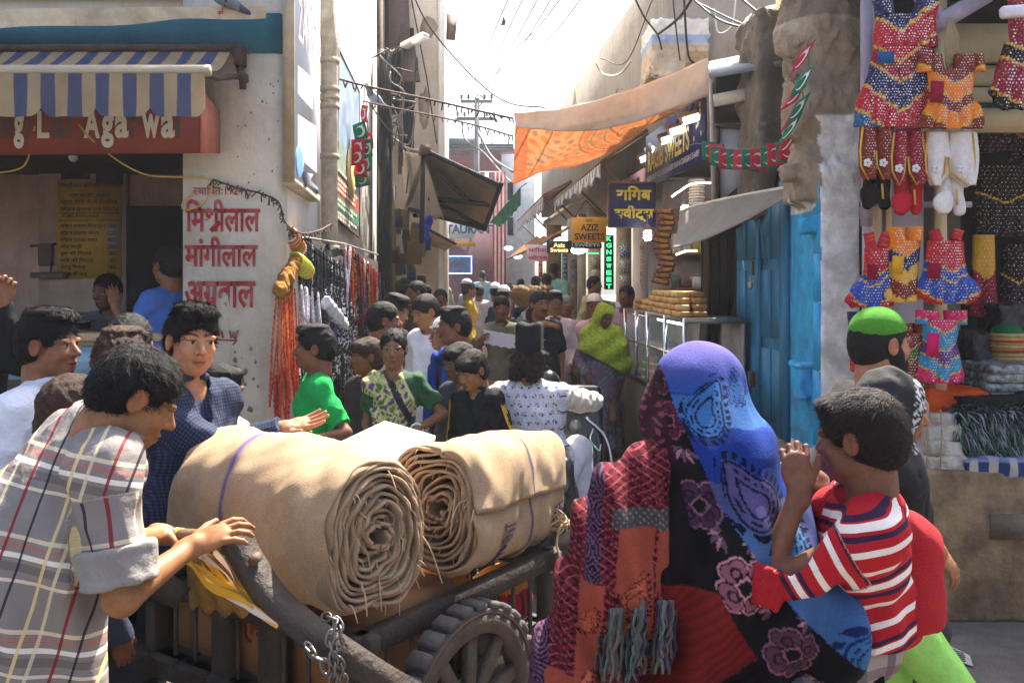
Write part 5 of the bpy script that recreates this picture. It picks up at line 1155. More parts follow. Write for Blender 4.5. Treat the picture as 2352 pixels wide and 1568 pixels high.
bl_ = (V[:, 2] > .78) & (V[:, 2] < 2.2) & (V[:, 0] < 1.86) & (V[:, 1] > 5.285 + .02 * n_); col[bl_] = srgb('#2ea0cf')
mesh_obj('masonry', V, F, M('rough_stone', vc=True, rough=.95, var=.35, vs=9, bump=.8, bs=30, dirt=srgb('#5d5246'), da=.45, ds=5), sp, True, col=col)
dr = thing('blue_door', 'weathered double door in dark blue with a bright blue surround and padlock', 'door', RW(1750, 985))
BLUED = M('door_blue', srgb('#2f80a8'), rough=.55, var=.35, vs=5, bump=.35, bs=30, dirt=srgb('#17495f'), da=.45, streak=.25)
BLUEB = M('bright_blue', srgb('#2b9fd2'), rough=.6, var=.18, vs=4, bump=.3, bs=26, dirt=srgb('#bfc6c4'), da=.25, ds=7)
def RZ(d, o, z): return Vector((XR(d) - o, d, z))
for (da, db) in ((6.12, 6.62), (6.64, 7.2)):
 lf = MB().slab([RZ(db, 0, .72), RZ(da, 0, .72), RZ(da, 0, 2.4), RZ(db, 0, 2.4)], .05).build('door_leaf', BLUED, dr)
 b = MB()
 for (z0, z1) in ((.8, 1.3), (1.38, 1.86), (1.94, 2.34)):
  for dd in (da + .05, (da + db) / 2 + .03): b.slab([RZ(dd + .2, .012, z0), RZ(dd, .012, z0), RZ(dd, .012, z1), RZ(dd + .2, .012, z1)], .012)
 b.build('panel', BLUED, lf)
b = MB(); b.slab([RZ(6.65, .03, .72), RZ(6.6, .03, .72), RZ(6.6, .03, 2.4), RZ(6.65, .03, 2.4)], .03); b.slab([RZ(6.14, .04, .72), RZ(6.02, .04, .72), RZ(6.02, .04, 2.45), RZ(6.14, .04, 2.45)], .05); b.build('stile', BLUED, dr)
b = MB()
for ya, yb in ((396, 498), (500, 584), (586, 690), (692, 838), (842, 1004)): q0, q1 = W(1812, yb, 6.05), W(1880, yb, 5.27); h_ = (yb - ya) * 5.6 / FPX; q0.z = q1.z = zat(yb, 5.6); b.slab([q0, q1, q1 + Vector((0, 0, h_)), q0 + Vector((0, 0, h_))], .05)
b.build('surround', BLUEB, dr)
S = SDF(.04); S.box(W(1848, 880, 5.5), (.06, .07, .09), None, .03); S.box(W(1852, 838, 5.5), (.08, .1, .015), None, .01); S.mod(lambda P, D: D + .015 * wob(P, 25.)); V, F = S.mesh(.012); mesh_obj('mortar_lump', V, F, BLUEB, dr, True)
pk = MB(); c_ = RZ(6.62, .08, zat(655, 6.62)); pk.box(c_, (.03, .05, .055), bev=.008); pk.tube([c_ + Vector((0, .018 * math.cos(a), .026 + .035 * math.sin(a))) for a in np.linspace(0, 3.14, 8)], .006, 5); pk.build('padlock', M('brass_lock', srgb('#b0a890'), rough=.35, metal=.7), dr)
c_ = RZ(6.62, .07, zat(870, 6.62)); MB().box(c_, (.05, .05, .12), bev=.01).build('latch', RUST, dr); MB().tube([RZ(6.62, .06, zat(600, 6.6)), RZ(6.62, .06, zat(632, 6.6))], .01, 5).build('hasp', RUST, dr)
wl = thing('door_plinth', 'low grimy wall under the blue door', 'wall', RW(1800, 1100)); b = MB(); b.prism([(XR(7.6) - .02, 7.6, .7), (XR(5.9) - .02, 5.9, .7), (xat(1880, 5.5), 5.4, .7), (2.6, 5.5, .7), (2.6, 7.6, .7)][::-1], (0, 0, -1), -.7); b.build('wall', M('grimy_wall', srgb('#8d8373'), rough=.95, var=.3, vs=3, dirt=srgb('#4d453c'), da=.6, streak=.4), wl)
bw = thing('side_wall', 'dark stone wall between the white board and the pillar', 'wall', (xat(1800, 6.7), 6.7, 2.5)); S = SDF(.05); S.box((xat(1800, 6.6), 6.75, 3.0), (.22, .3, .75), None, .03); S.mod(lambda P, D: D + .04 * wob(P, 8.) + .015 * wob(P, 30.)); V, F = S.mesh(.024); mesh_obj('masonry', V, F, M('dark_stone', srgb('#6d6052'), rough=.95, var=.4, vs=6, bump=.8, bs=20), bw, True)
ga_ = thing('cloth_awning', 'grey canvas awning stretched out over the blue door', 'awning', W(1690, 560, 6.4))
GREYC = M('grey_canvas', srgb('#8d857b'), rough=.9, var=.2, vs=4, bump=.3, bs=20, dirt=srgb('#5a524a'), da=.4, thru=.25)
pa, pb = [np.array(W(*p)) for p in ((1562, 488, 7.), (1600, 474, 6.9), (1700, 452, 6.4), (1836, 428, 5.75))], [np.array(W(*p)) for p in ((1545, 572, 6.4), (1600, 558, 6.3), (1700, 514, 6.), (1832, 441, 5.68))]
ca, cb = np.array([tuple(v) for v in spline(pa, 12)]), np.array([tuple(v) for v in spline(pb, 12)])
def gaw(u, v): i = np.clip(u * (len(ca) - 1), 0, len(ca) - 1).round().astype(int); P = ca[i] * (1 - v[..., None]) + cb[i] * v[..., None]; P[..., 2] -= .05 * np.sin(v * 3.14) * (1 - u); return P
b = MB(); b.grid(gaw, len(ca), 12, th=.006); b.build('canvas', GREYC, ga_, True)
b = MB(); b.tube([Vector(p) + Vector((0, 0, .006)) for p in ca], .012, 6); b.tube([W(1836, 430, 5.75), W(1960, 412, 5.2)], .006, 5); b.build('edge_rope', M('pale_edge', srgb('#d9c9b2')), ga_)
MB().tube([W(1745, 505, 6.5), W(1760, 610, 6.55)], .008, 5).build('stay', BLUEB, ga_)
bc = thing('black_curtain', 'sooty black cloth gathered and hanging beside the blue door', 'curtain', W(1650, 905, 7.4))
BLKC = M('black_drape', srgb('#2a2422'), rough=.95, var=.35, vs=5, bump=.3, bs=20, thru=.1)
b = MB(); b.grid(lambda u, v: (xat(1607 + 84 * u + 6 * np.sin(v * 4), 7.4), 7.4 + .06 * np.sin(u * 26 + v * 2), zat(470 + (440) * v, 7.4)), 70, 24); b.build('drape', BLKC, bc, True)
b = MB(); b.grid(lambda u, v: np.stack([xat(1612 + 140 * u + 22 * v * (1 - u), 7.0), 7.05 + .05 * np.sin(v * 16 + u * 3) * (1 - .5 * u), zat(490 - 115 * u ** 1.3 + v * (70 + 30 * u), 7.)], -1), 40, 40); b.build('swag', BLKC, bc, True)
wb = thing('white_board', 'blank white framed board on the wall above the black cloth', 'board', W(1688, 470, 7.15))
b = MB(); b.box(W(1690, 385, 7.2), (.27, .03, .66)); b.build('panel', M('board_white', srgb('#d8d5d0'), rough=.5, var=.08), wb)
b = MB(); [b.span(W(*a, 7.17), W(*c, 7.17), .03, .05, up=(0, 1, 0)) for a, c in (((1648, 292), (1648, 484)), ((1734, 290), (1734, 484)), ((1643, 290), (1738, 290)))]; b.build('frame', RUST, wb); MB().tube([W(1634, 190, 7.1), W(1640, 480, 7.1)], .02, 8).build('post', M('paint_post', srgb('#b9aca4'), dirt=srgb('#6a4a3a'), da=.5), wb)
gr = thing('stall_roof', 'grey sheet roof ledge with dark gap below at the top right of the canopy', 'roof', W(1700, 165, 7.))
b = MB(); b.slab([W(1628, 168, 6.8), W(1795, 140, 6.4), W(1786, 110, 7.2), W(1626, 142, 7.6)], .04); b.build('sheet', M('roof_grey', srgb('#8c9296'), rough=.6, var=.15, dirt=srgb('#5c5c5a'), da=.3), gr)
b = MB(); b.box(W(1705, 215, 7.6), (.5, .3, .45)); b.build('gap', PLAIN_BLACK, gr); b = MB(); b.span(W(1640, 232, 6.95), W(1742, 212, 6.8), .04, .09); b.span(W(1660, 238, 7.05), W(1735, 222, 7.), .03, .03); b.build('beam', M('pale_beam', srgb('#cfc3ae'), var=.25, dirt=srgb('#6a5d4c'), da=.4), gr)  # the gap is a solid black box painting the shade under the sheet
cn = thing('cloth_canopy', 'cream cloth canopy with an orange patterned carpet lining over the alley', 'canopy', W(1400, 420, 8.6))
BGE = M('canopy_cream', srgb('#dcc0a6'), rough=.9, var=.14, vs=4, bump=.35, bs=14, dirt=srgb('#8a6a50'), da=.3, ds=3, thru=.3)
tl, tr_, bl2, br2 = [np.array(W(*p)) for p in ((1180, 258, 8.6), (1626, 133, 7.4), (1186, 292, 8.55), (1641, 216, 7.35))]
def flap(u, v):
 U, V_ = u[..., None], v[..., None]; P = (tl * (1 - U) + tr_ * U) * (1 - V_) + (bl2 * (1 - U) + br2 * U) * V_
 P[..., 2] -= .16 * np.sin(np.pi * u) * (.75 + .3 * v) * (1 - .3 * u); P[..., 1] += .035 * np.sin(u * 9 + v * 3) + .02 * np.sin(u * 31); return P
b = MB(); b.grid(flap, 90, 14, th=.006); b.build('flap', BGE, cn, True)
far = np.array([tuple(v) for v in spline([W(1178, 418, 10.2), W(1255, 398, 10.1), W(1330, 373, 10.), W(1420, 336, 9.8), W(1480, 290, 9.5), W(1535, 238, 9.2)], 20)])
def lin(u, v):
 nr = flap(u, np.full_like(v, .55)) + np.array([0, .03, -.01]); i = np.clip(u * (len(far) - 1), 0, len(far) - 1).round().astype(int); V_ = v[..., None]
 P = nr * (1 - V_) + far[i] * V_; P[..., 2] -= .10 * np.sin(np.pi * v) ; P[..., 2] += .03 * np.sin(u * 14 + v * 5) * v; return P
def rugc(u, v):
 C = np.zeros((*u.shape, 3)); C[:] = srgb('#c98f5e'); q = np.sin(u * 46 + 3 * np.sin(v * 9)) * np.sin(v * 30 + 2 * np.sin(u * 20))
 ring = np.sin(60 * np.hypot((u - .62) * 1.6, (v - .30))) ; m = (np.hypot((u - .62) * 1.6, v - .30) < .42); C[m & (ring > -.1)] = srgb('#b25a32'); C[m & (ring < -.75)] = srgb('#5a2a20')
 C[(q > .45) & ~m] = srgb('#b9552c'); C[(q < -.6) & (u < .35)] = srgb('#38566b'); C[(q < -.75) & (u >= .35)] = srgb('#2f6a4a')
 C[(v > .60) & (v < .66)] = srgb('#d8602c'); C[(v > .70) & (v < .76)] = srgb('#e0783c'); s_ = (v > .78) & (v < .93); C[s_] = srgb('#dc9a5c'); C[s_ & (np.sin(u * 70) * np.sin(v * 110) > .45)] = srgb('#a32c28'); C[s_ & (np.sin(u * 55 + 1) * np.sin(v * 90) < -.6)] = srgb('#3a6a3c'); C[v > .93] = srgb('#e2591f')
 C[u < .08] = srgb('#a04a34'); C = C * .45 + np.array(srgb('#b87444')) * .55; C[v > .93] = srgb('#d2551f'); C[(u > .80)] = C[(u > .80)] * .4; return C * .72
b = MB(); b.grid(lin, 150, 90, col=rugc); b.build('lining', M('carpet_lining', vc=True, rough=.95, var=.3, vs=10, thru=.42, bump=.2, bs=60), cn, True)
def sawning(lb, dA, dB, zf, zr, sf, cols, under, valh=.2):
 t = thing('striped_awning', lb, 'awning', (1.655 - .06 * (dA + dB) / 2, (dA + dB) / 2, zf - valh)); n = int((dB - dA) / .085)
 xf = lambda d: 1.655 - .06 * d; b = MB()
 A = lambda u: dA + (dB - dA) * u
 def c_(u, v): k = np.floor(u * n).astype(int) % 2; return np.where(k[..., None] == 0, np.array(cols[0]), np.array(cols[1]))
 b.grid(lambda u, v: (xf(A(u)) + (XR(A(u)) - xf(A(u)) + .02) * v, A(u), zf + (zr - zf) * v - .03 * np.sin(v * 3.14)), n * 4, 6, th=.004, col=lambda u, v: np.where((np.floor(u * n).astype(int) % 2)[..., None] == 0, np.array(under[0]), np.array(under[1]))); b.build('canopy', M('striped_canvas', vc=True, rough=.9, var=.25, vs=4, dirt=srgb('#4a3c30'), da=.3, thru=.4), t, True)
 b = MB(); b.grid(lambda u, v: (xf(A(u)) - .01 + .03 * np.sin(u * 60) * v + sf * v, A(u), zf - valh * v * (1 + .15 * np.sin(u * n * 1.57) * v) - .02 * np.sin(u * 7)), n * 4, 6, th=.003, col=c_); b.build('valance', M('striped_valance', vc=True, rough=.9, var=.15, thru=.35), t, True)
 b = MB(); b.tube([(xf(dA), dA, zf), (xf(dB), dB, zf)], .022, 6); [b.tube([(xf(d), d, zf), (XR(d), d, zf - .55)], .02, 5) for d in (dA + .1, (dA + dB) / 2, dB - .1)]; [b.span((XR(d) - .02, d, zr), (xf(d), d, zf + .01), .05, .04) for d in (dA + .02, dB)]; b.build('bracket', WOOD, t)
WS, GS, OR1, OR2 = srgb('#dcd9d6'), srgb('#8d8a94'), srgb('#c98a52'), srgb('#5a4434')
sawning('nearer brown striped awning with a grey and white striped valance', 10.5, 15.4, 3.15, 3.52, .0, (WS, GS), (srgb('#c9a27c'), OR2), .17)
sawning('farther brown striped awning with a grey and white striped valance', 17.5, 25., 3.42, 3.7, .0, (WS, GS), (OR1, OR2), .26)
t_ = thing('sun_canopy', 'orange brown cloth shade sagging under the farther striped awning', 'awning', W(1205, 590, 16)); quadgrid(W(1165, 595, 17), W(1245, 560, 15.), W(1310, 520, 15.5), W(1225, 545, 18), .06, fold=.03).build('sheet', M('orange_shade', srgb('#a8764a'), rough=.9, var=.3, vs=5, thru=.45), t_, True); MB().tube([W(1165, 595, 17), W(1245, 560, 15.)], .02, 5).build('pole', WOOD, t_)
t_ = thing('green_cloth', 'green cloth sheet tied across the far end of the alley', 'cloth', W(1165, 520, 20)); quadgrid(W(1196, 430, 19), W(1124, 512, 20), W(1150, 520, 21), W(1196, 470, 20), .03, fold=.02).build('sheet', M('green_sheet', srgb('#1f7a62'), rough=.9, var=.2, thru=.4), t_, True); MB().tube([W(1196, 430, 19), W(1210, 420, 18.5)], .01, 5).build('tie', WIRE, t_)
for i, (x, y, d, w_) in enumerate(((1584, 267, 7.8, 44), (1554, 293, 8.3, 42), (1534, 313, 8.8, 40), (1509, 332, 9.6, 32), (1499, 343, 10., 30), (1482, 357, 10.6, 30))):
 t = thing('flood_light', ('first', 'second', 'third', 'fourth', 'fifth', 'sixth')[i] + ' lit rectangular floodlight along the banner, counting from the near end', 'floodlight', W(x, y, d), 'row of floodlights')
 a = W(x - w_ * .55, y + 8, d); c = W(x + w_ * .5, y - 6, d - .02); b = MB(); b.span(a, c, .17, .05, up=(0, -.5, 1), bev=.01); b.build('housing', M('flood_grey', srgb('#a8a49c'), rough=.5, var=.1), t)
 e = Vector((0, -.08, -.032)); b = MB(); b.span(a + e + (c - a) * .12, c + e - (c - a) * .1, .03, .05, up=(0, -.5, 1)); b.span(a + Vector((0, .0, -.032)) + (c - a) * .1, c + Vector((0, 0, -.032)) - (c - a) * .1, .13, .012, up=(0, -.5, 1)); b.build('lens', M('flood_lens', (.8, .9, 1.), emit=(.85, .93, 1.), es=1.3, bump=0, var=0), t)
 b = MB(); m = (a + c) / 2; b.tube([m + Vector((0, .02, .02)), m + Vector((.05, .05, .12))], .012, 5); b.build('bracket', RUST, t)
bn = thing('banner', 'long navy banner with yellow capitals fixed along the sweet shop wall', 'banner', W(1570, 440, 9))
def BN(d, z): return Vector((XR(d) - .16, d, z))
zb0, zb1 = 2.78, 3.34; dn, df_ = 7.55, 9.9
NAVY = M('banner_navy', srgb('#232a5a'), rough=.4, var=.25, vs=3, bump=.15, bs=9)
MB().slab([BN(df_, zb0), BN(dn, zb0), BN(dn, zb1), BN(df_, zb1)], .02).build('sheet', NAVY, bn)
r_b = (BN(dn, 0) - BN(df_, 0)).normalized(); YL = M('banner_yellow', srgb('#d8c531'), rough=.45, var=.08, bump=0)
lettering('letters', 'RAGIB SWEETS', YL, bn, BN(df_ - .12, zb0 + .16), r_b, (0, 0, 1), w=1.75, h=.22, bold=.03)
lettering('small_letters', 'NEAR GATE NO.2, GALI LANGER KHANA DARGAH SHARIF', M('banner_white', srgb('#c9c9cf'), bump=0), bn, BN(df_ - .1, zb0 + .05), r_b, (0, 0, 1), w=2.1, h=.065, bold=.02)
b = MB(); rr_ = random.Random(8)
for k in range(7): c_ = BN(7.62 + rr_.uniform(0, .25), zb0 + rr_.uniform(.15, .5)) - Vector((.006, 0, 0)); b.prism([c_ + r_b * math.cos(a) * .03 * (1 if i % 2 else .4) + Vector((0, 0, 1)) * math.sin(a) * .03 * (1 if i % 2 else .4) for i, a in enumerate(np.linspace(0, 6.0, 10))], r_b.cross(Vector((0, 0, 1))), .002)
b.build('gold_ornament', YL, bn)
pk_ = thing('banner', 'old pinkish sign with dark outlined letters partly hidden behind the blue board', 'banner', W(1460, 420, 11)); MB().slab([BN(12.5, 2.62), BN(10., 2.62), BN(10., 3.02), BN(12.5, 3.02)], .02).build('sheet', M('pink_sign', srgb('#b58a8a'), rough=.5, var=.2), pk_); lettering('letters', 'SWEETS', M('pink_letter', srgb('#4a2028')), pk_, BN(12.3, 2.70), (BN(10, 0) - BN(12.5, 0)).normalized(), (0, 0, 1), w=2.1, h=.26, bold=.03)
def board(lb, x0, y0, x1, y1, d, col, lines, name='signboard', tilt=0, emitbg=None, frame=None):
 t = thing(name, lb, 'sign', W((x0 + x1) / 2, y1, d)); c = W((x0 + x1) / 2, (y0 + y1) / 2, d + .03)
 MB().box(c, ((x1 - x0) * d / FPX, .05, (y1 - y0) * d / FPX), bev=.004).build('panel', M('panel_' + col, srgb(col), rough=.45, var=.15, vs=5, dirt=srgb('#4a4030'), da=.15), t)
 if frame: MB().tube([W(*p, d) for p in ((x0, y0), (x1, y0), (x1, y1), (x0, y1), (x0, y0))], .012, 5).build('frame', frame, t)
 for (tx, ax, ay, bx, by, mt, bd) in lines: lettering('letters', tx, mt, t, W(ax, by, d), (1, 0, 0), (0, 0, 1), w=(bx - ax) * d / FPX, h=(by - ay) * d / FPX, bold=bd, lift=.006, gap=-.012)
 return t
half_s = ('स', 0, .74)
board('navy hanging signboard with two lines of big yellow Hindi letters', 1398, 420, 1505, 522, 9.0, '#1e2050', [('रािगब', 1415, 427, 1496, 461, YL, .035), ([half_s, 'वीट्स'], 1411, 472, 1502, 510, YL, .035)], frame=WOOD)
INKB = M('ink_brown', srgb('#3a1714'), rough=.5, bump=0)
yb_ = board('yellow hanging signboard with dark capitals under the blue sign', 1314, 499, 1393, 557, 11.0, '#e0a21e', [('NEW', 1346, 504, 1361, 509, INKB, .01), ('AZIZ', 1334, 515, 1375, 530, INKB, .02), ('SWEETS', 1320, 536, 1389, 551, INKB, .02)])
MB().tube([W(1320, 499, 11), W(1345, 460, 11.3), W(1386, 498, 11)], .008, 5).build('hanger', WIRE, yb_)
WARM = M('lit_letter', srgb('#ffe0a0'), emit=srgb('#ffd890'), es=.35, bump=0, var=0)
board('small black signboard with glowing cream letters', 1256, 553, 1313, 581, 12.5, '#15120f', [('Aziz', 1271, 558, 1298, 568, WARM, .03), ('Sweets', 1264, 569, 1305, 579, WARM, .03)])
board('black signboard with silver capitals just below the yellow one', 1316, 558, 1382, 571, 11.8, '#18171a', [('SWEETS', 1320, 559.5, 1378, 566.5, M('silver_letter', srgb('#c9ccd4'), rough=.4, bump=0), .03)])
board('pale pink signboard with red Hindi letters', 1210, 563, 1259, 600, 14.5, '#d9c2c4', [('मदीना', 1214, 568, 1255, 580, M('sign_red_ink', srgb('#c43a48'), bump=0), .02), ([half_s, 'वीट', half_s, 'स'], 1213, 585, 1257, 597, M('sign_red_ink', srgb('#c43a48')), .02)])
def vert(lb, x0, y0, x1, y1, d, col, word, mt, bold=.03):
 t = thing('vertical_sign', lb, 'sign', W((x0 + x1) / 2, y1, d)); MB().box(W((x0 + x1) / 2, (y0 + y1) / 2, d + .05), ((x1 - x0) * d / FPX, .08, (y1 - y0) * d / FPX)).build('panel', M('vert_' + col, srgb(col), rough=.5, var=.2), t); n = len(word); st_ = (y1 - y0) / n
 for i, ch in enumerate(word):
  if ch != ' ': lettering('letter', ch, mt, t, W(x0 + (x1 - x0) * .22, y0 + (i + .85) * st_, d), (1, 0, 0), (0, 0, 1), w=(x1 - x0) * (.3 if ch == 'I' else .56) * d / FPX, h=st_ * .68 * d / FPX, bold=bold, lift=.008)
NEON = M('green_neon', (.05, .9, .3), emit=(.06, 1., .30), es=.5, bump=0, var=0)
vert('tall black sign with glowing green neon capitals between the sweet shops', 1388, 540, 1409, 665, 12.6, '#08130f', 'KGNSWEET', NEON, .045)
vert('narrow teal sign with white and red capitals running down a pilaster', 1291, 576, 1304, 676, 17., '#2d8a86', 'MADINASWEE', M('vert_white', srgb('#e0d0d4'), bump=0))
vert('narrow red sign with white capitals near the pink board', 1237, 600, 1246, 652, 19., '#a83434', 'HAL SW', M('vert_white', srgb('#e0d0d4')))
MB().tube([W(1349, 578, 12.2), W(1346, 582, 12.2), W(1376, 582, 12.2)], .008, 5).build('neon_line', NEON, None); tag(bpy.data.objects['neon_line'], 'short green neon line over a tiled pilaster', 'neon tube')
def tilem(nm, a, c2, sc, kind):
 if 'tile_' + nm in MATS: return MATS['tile_' + nm]
 m, nt, b = newmat('tile_' + nm); tc = nd(nt, 'ShaderNodeTexCoord').outputs['Object']; sx = nd(nt, 'ShaderNodeSeparateXYZ', {}, {0: tc}).outputs
 fx = mth(nt, 'SUBTRACT', mth(nt, 'FRACT', mth(nt, 'MULTIPLY', sx[0], sc)), .5); fz = mth(nt, 'SUBTRACT', mth(nt, 'FRACT', mth(nt, 'MULTIPLY', sx[2], sc)), .5)
 rr = mth(nt, 'SQRT', mth(nt, 'ADD', mth(nt, 'MULTIPLY', fx, fx), mth(nt, 'MULTIPLY', fz, fz))) if kind == 'ring' else mth(nt, 'ADD', mth(nt, 'ABSOLUTE', fx), mth(nt, 'ABSOLUTE', fz))
 f = mth(nt, 'GREATER_THAN', mth(nt, 'SINE', mth(nt, 'MULTIPLY', rr, 26.)), .1); c = mixc(nt, f, (*a, 1), (*c2, 1)); g = mth(nt, 'LESS_THAN', mth(nt, 'MINIMUM', mth(nt, 'SUBTRACT', .5, mth(nt, 'ABSOLUTE', fx)), mth(nt, 'SUBTRACT', .5, mth(nt, 'ABSOLUTE', fz))), .04)
 nt.links.new(mixc(nt, g, c, (.3, .28, .25, 1)), b.inputs['Base Color']); b.inputs['Roughness'].default_value = .3; return m
T1 = tilem('blue', srgb('#c9cbd4'), srgb('#5a6490'), 7., 'ring'); T2 = tilem('grey', srgb('#cfcac2'), srgb('#8a8680'), 6., 'diamond'); T3 = tilem('brown', srgb('#c9bfae'), srgb('#7d6f5e'), 8., 'ring')
PIN = M('pilaster_paint', srgb('#b9a98e'), rough=.7, var=.25, vs=4, dirt=srgb('#6a5844'), da=.5)
for i, (x0, x1, d, tops, lb) in enumerate(((1462, 1488, 11.0, 'w', 'white pilaster with faint brown capitals in the sweet shop row'), (1421, 1450, 12.0, (T1, T2, T3), 'pilaster with three panels of blue, grey and brown tiles'), (1354, 1380, 13.8, (T3, T3, T2), 'pilaster with small brown patterned tiles under the neon line'), (1329, 1346, 15.2, 'y', 'ochre wooden pilaster between the tiled ones'), (1306, 1326, 16.4, (T1, T1, T3), 'pilaster with large blue flower tiles beside the teal sign'), (1256, 1290, 18.2, 'd', 'dark wooden shop post with panels behind the pale pink board'))):
 t = thing('shop_pilaster', lb, 'pilaster', (xat((x0 + x1) / 2, d), d, 0)); w_ = (x1 - x0) * d / FPX; cx_ = xat((x0 + x1) / 2, d)
 MB().box((cx_, d + .15, 1.45), (w_, .3, 2.9)).build('shaft', {'w': M('pilaster_white', srgb('#cfc6ba'), rough=.7, var=.15, dirt=srgb('#8a7a68'), da=.3), 'd': WOOD}.get(tops, PIN), t)
 if isinstance(tops, tuple):
  for j, mt in enumerate(tops): z_ = zat(560 + j * 36 if i < 2 else 590 + j * 28, d); MB().box((cx_, d - .004, z_ - .09), (w_ * .82, .02, .17)).build('tile_panel', mt, t)
 if tops == 'w':
  for j, ch in enumerate('AZIZSWEET'): lettering('letter', ch, M('faint_brown', srgb('#a8906e')), t, W(1470, 545 + j * 15, d - .004), (1, 0, 0), (0, 0, 1), w=.05, h=.06)
it = thing('shop_interior', 'dim shelving wall behind the sweet counters', 'shelves', (2.7, 10, 0)); b = MB(); b.box((3.1, 11.5, 1.5), (.1, 9, 3)); b.box((2.3, 9.35, 1.45), (1.5, .08, 2.7)); b.build('wall', M('shop_inner', srgb('#8a7a6c'), rough=.7, var=.5, vs=3), it); b = MB(); [b.box((2.2, 9.25, z), (1.4, .2, .02)) for z in (1.35, 1.7, 2.05, 2.4)]; b.build('shelf', WOOD, it)
r_ = random.Random(31)
for z in (1.36, 1.71, 2.06, 2.41):
 x = 1.62
 while x < 2.8:
  w_ = r_.uniform(.06, .14); h_ = r_.uniform(.06, .2); c_ = r_.choice(['#b9a23c', '#8a3a34', '#d8cfc0', '#4a6a4a', '#a87a3c', '#c9c2b8', '#6a4a3a']); tag(MB().box((x + w_ / 2, 9.22, z + h_ / 2), (w_ * .92, .14, h_), bev=.006).build('carton', M('carton' + c_, srgb(c_), rough=.5, var=.3, vs=20)), 'packed carton on the shelves behind the sweet counter', 'carton', 'cartons on the sweet shop shelves'); x += w_ + .006
ww = thing('white_plates', 'stack of white fluted plates hanging in the first sweet shop', 'plates', W(1605, 480, 8.9)); b = MB(); [b.lathe(W(1600, 470 - i * 6.5, 8.8), [(.02, 0), (.085 - .012 * (i % 2), .004), (.075, .02), (.02, .015)], 16) for i in range(9)]; b.build('plate', WHITEP, ww); MB().tube([W(1603, 415, 8.75), W(1607, 485, 8.75)], .018, 6).build('post', WOODP, ww)
for i, pts in enumerate((((1543, 452, 8.7), (1560, 440, 8.7), (1592, 422, 8.6), (1640, 420, 8.5)), ((1553, 585, 8.6), (1575, 577, 8.6), (1600, 576, 8.5)))): b = MB(); b.tube(spline([W(*p) for p in pts], 6), .010, 5); tag(b.build('led_strip', M('led_warm', (1, .8, .55), emit=(1., .75, .45), es=2.5, bump=0, var=0)), ('upper' if i == 0 else 'lower') + ' glowing warm strip light over the sweet counter', 'strip light')
def cfl(lb, x, y, d, sc=1., spiral=True):
 t = thing('light_bulb', lb, 'bulb', W(x, y + 12 * sc, d)); c = W(x, y, d); k = sc * d / FPX
 b = MB(); b.lathe(c, [(2 * k, 26 * k), (7 * k, 20 * k), (8.5 * k, 14 * k), (7 * k, 11 * k)], 14); b.tube([c + Vector((0, 0, 24 * k)), c + Vector((0, 0, 46 * k))], 1.2 * k, 5); b.build('holder', M('bulb_holder', srgb('#8d7a6e'), rough=.5), t)
 b = MB(); b.tube([c + Vector((7.5 * k * math.cos(a), 7.5 * k * math.sin(a), 9 * k - a * .95 * k)) for a in np.linspace(0, 21, 60)], 2.3 * k, 6); b.lathe(c, [(6 * k, 9 * k), (6 * k, -10 * k)], 10); b.build('spiral', M('bulb_glow', (1, 1, 1), emit=(.95, .98, 1.), es=5., bump=0, var=0), t)
cfl('glowing spiral bulb hanging beside the string of snack packets', 1487, 540, 8.8, 1.); cfl('glowing bulb at the left tip of the grey canvas awning', 1573, 482, 7.6, .95); cfl('small glowing bulb low between the far shops', 1250, 637, 15, .45)
for i, (x, y, d) in enumerate(((1328, 575, 11.9), (1189, 589, 20), (1168, 570, 21), (1288, 553, 13))): tag(MB().ball(W(x, y, d), (.1, .06, .05)).build('lamp', M('lamp_white', (1, 1, 1), emit=(.9, .95, 1), es=3, bump=0)), ('bright lamp right under the silver lettered sign', 'small lit lamp in the farthest sweet shop', 'tiny lamp by the green cloth', 'lit lamp on top of the small black sign')[i], 'lamp')
for i in range(13):
 y = 485 + i * 13.4; x = 1524 + 7 * math.sin(i * .9); d = 8.55; t = thing('snack_packet', 'red and gold snack packet in the long string hanging over the counter', 'snack packet', W(x, y + 6, d), 'string of snack packets'); a = rot((0, 1, 0), 8 * math.sin(i * 1.7) + 3)
 b = MB(); b.box(W(x, y, d), (.17, .02, .055), Matrix(a), bev=.008); b.build('wrapper', M('packet_red', srgb('#6e2a1c'), rough=.3, var=.3, vs=30, spec=.6), t); b = MB(); b.box(W(x + 2, y, d - .012), (.12, .004, .03), Matrix(a)); b.build('print', M('packet_gold', srgb('#cf9a3c'), rough=.35, var=.5, vs=40), t); b = MB(); b.tube([Vector(W(x - 8, y, d - .015)) + Vector((.014 * math.cos(q), 0, .014 * math.sin(q))) for q in np.linspace(0, 6.283, 10)], .004, 4); b.build('ring', M('packet_ring', srgb('#7a3a1c')), t)
cu = thing('sweet_showcase', 'steel and glass sweet showcase lit inside by tube lights', 'display case', (1.35, 8.2, 0))
xf = lambda d: XR(d) - .50
b = MB(); b.slab([(xf(9.3), 9.3, .0), (xf(6.8), 6.8, 0), (xf(6.8), 6.8, .85), (xf(9.3), 9.3, .85)], .05); b.slab([(xf(9.3), 9.3, 1.50), (xf(6.8), 6.8, 1.50), (xf(6.8) + .45, 6.8, 1.50), (xf(9.3) + .45, 9.3, 1.50)], .04); b.build('body', M('steel_body', srgb('#8d8a84'), rough=.35, var=.3, metal=.6, vs=3), cu)
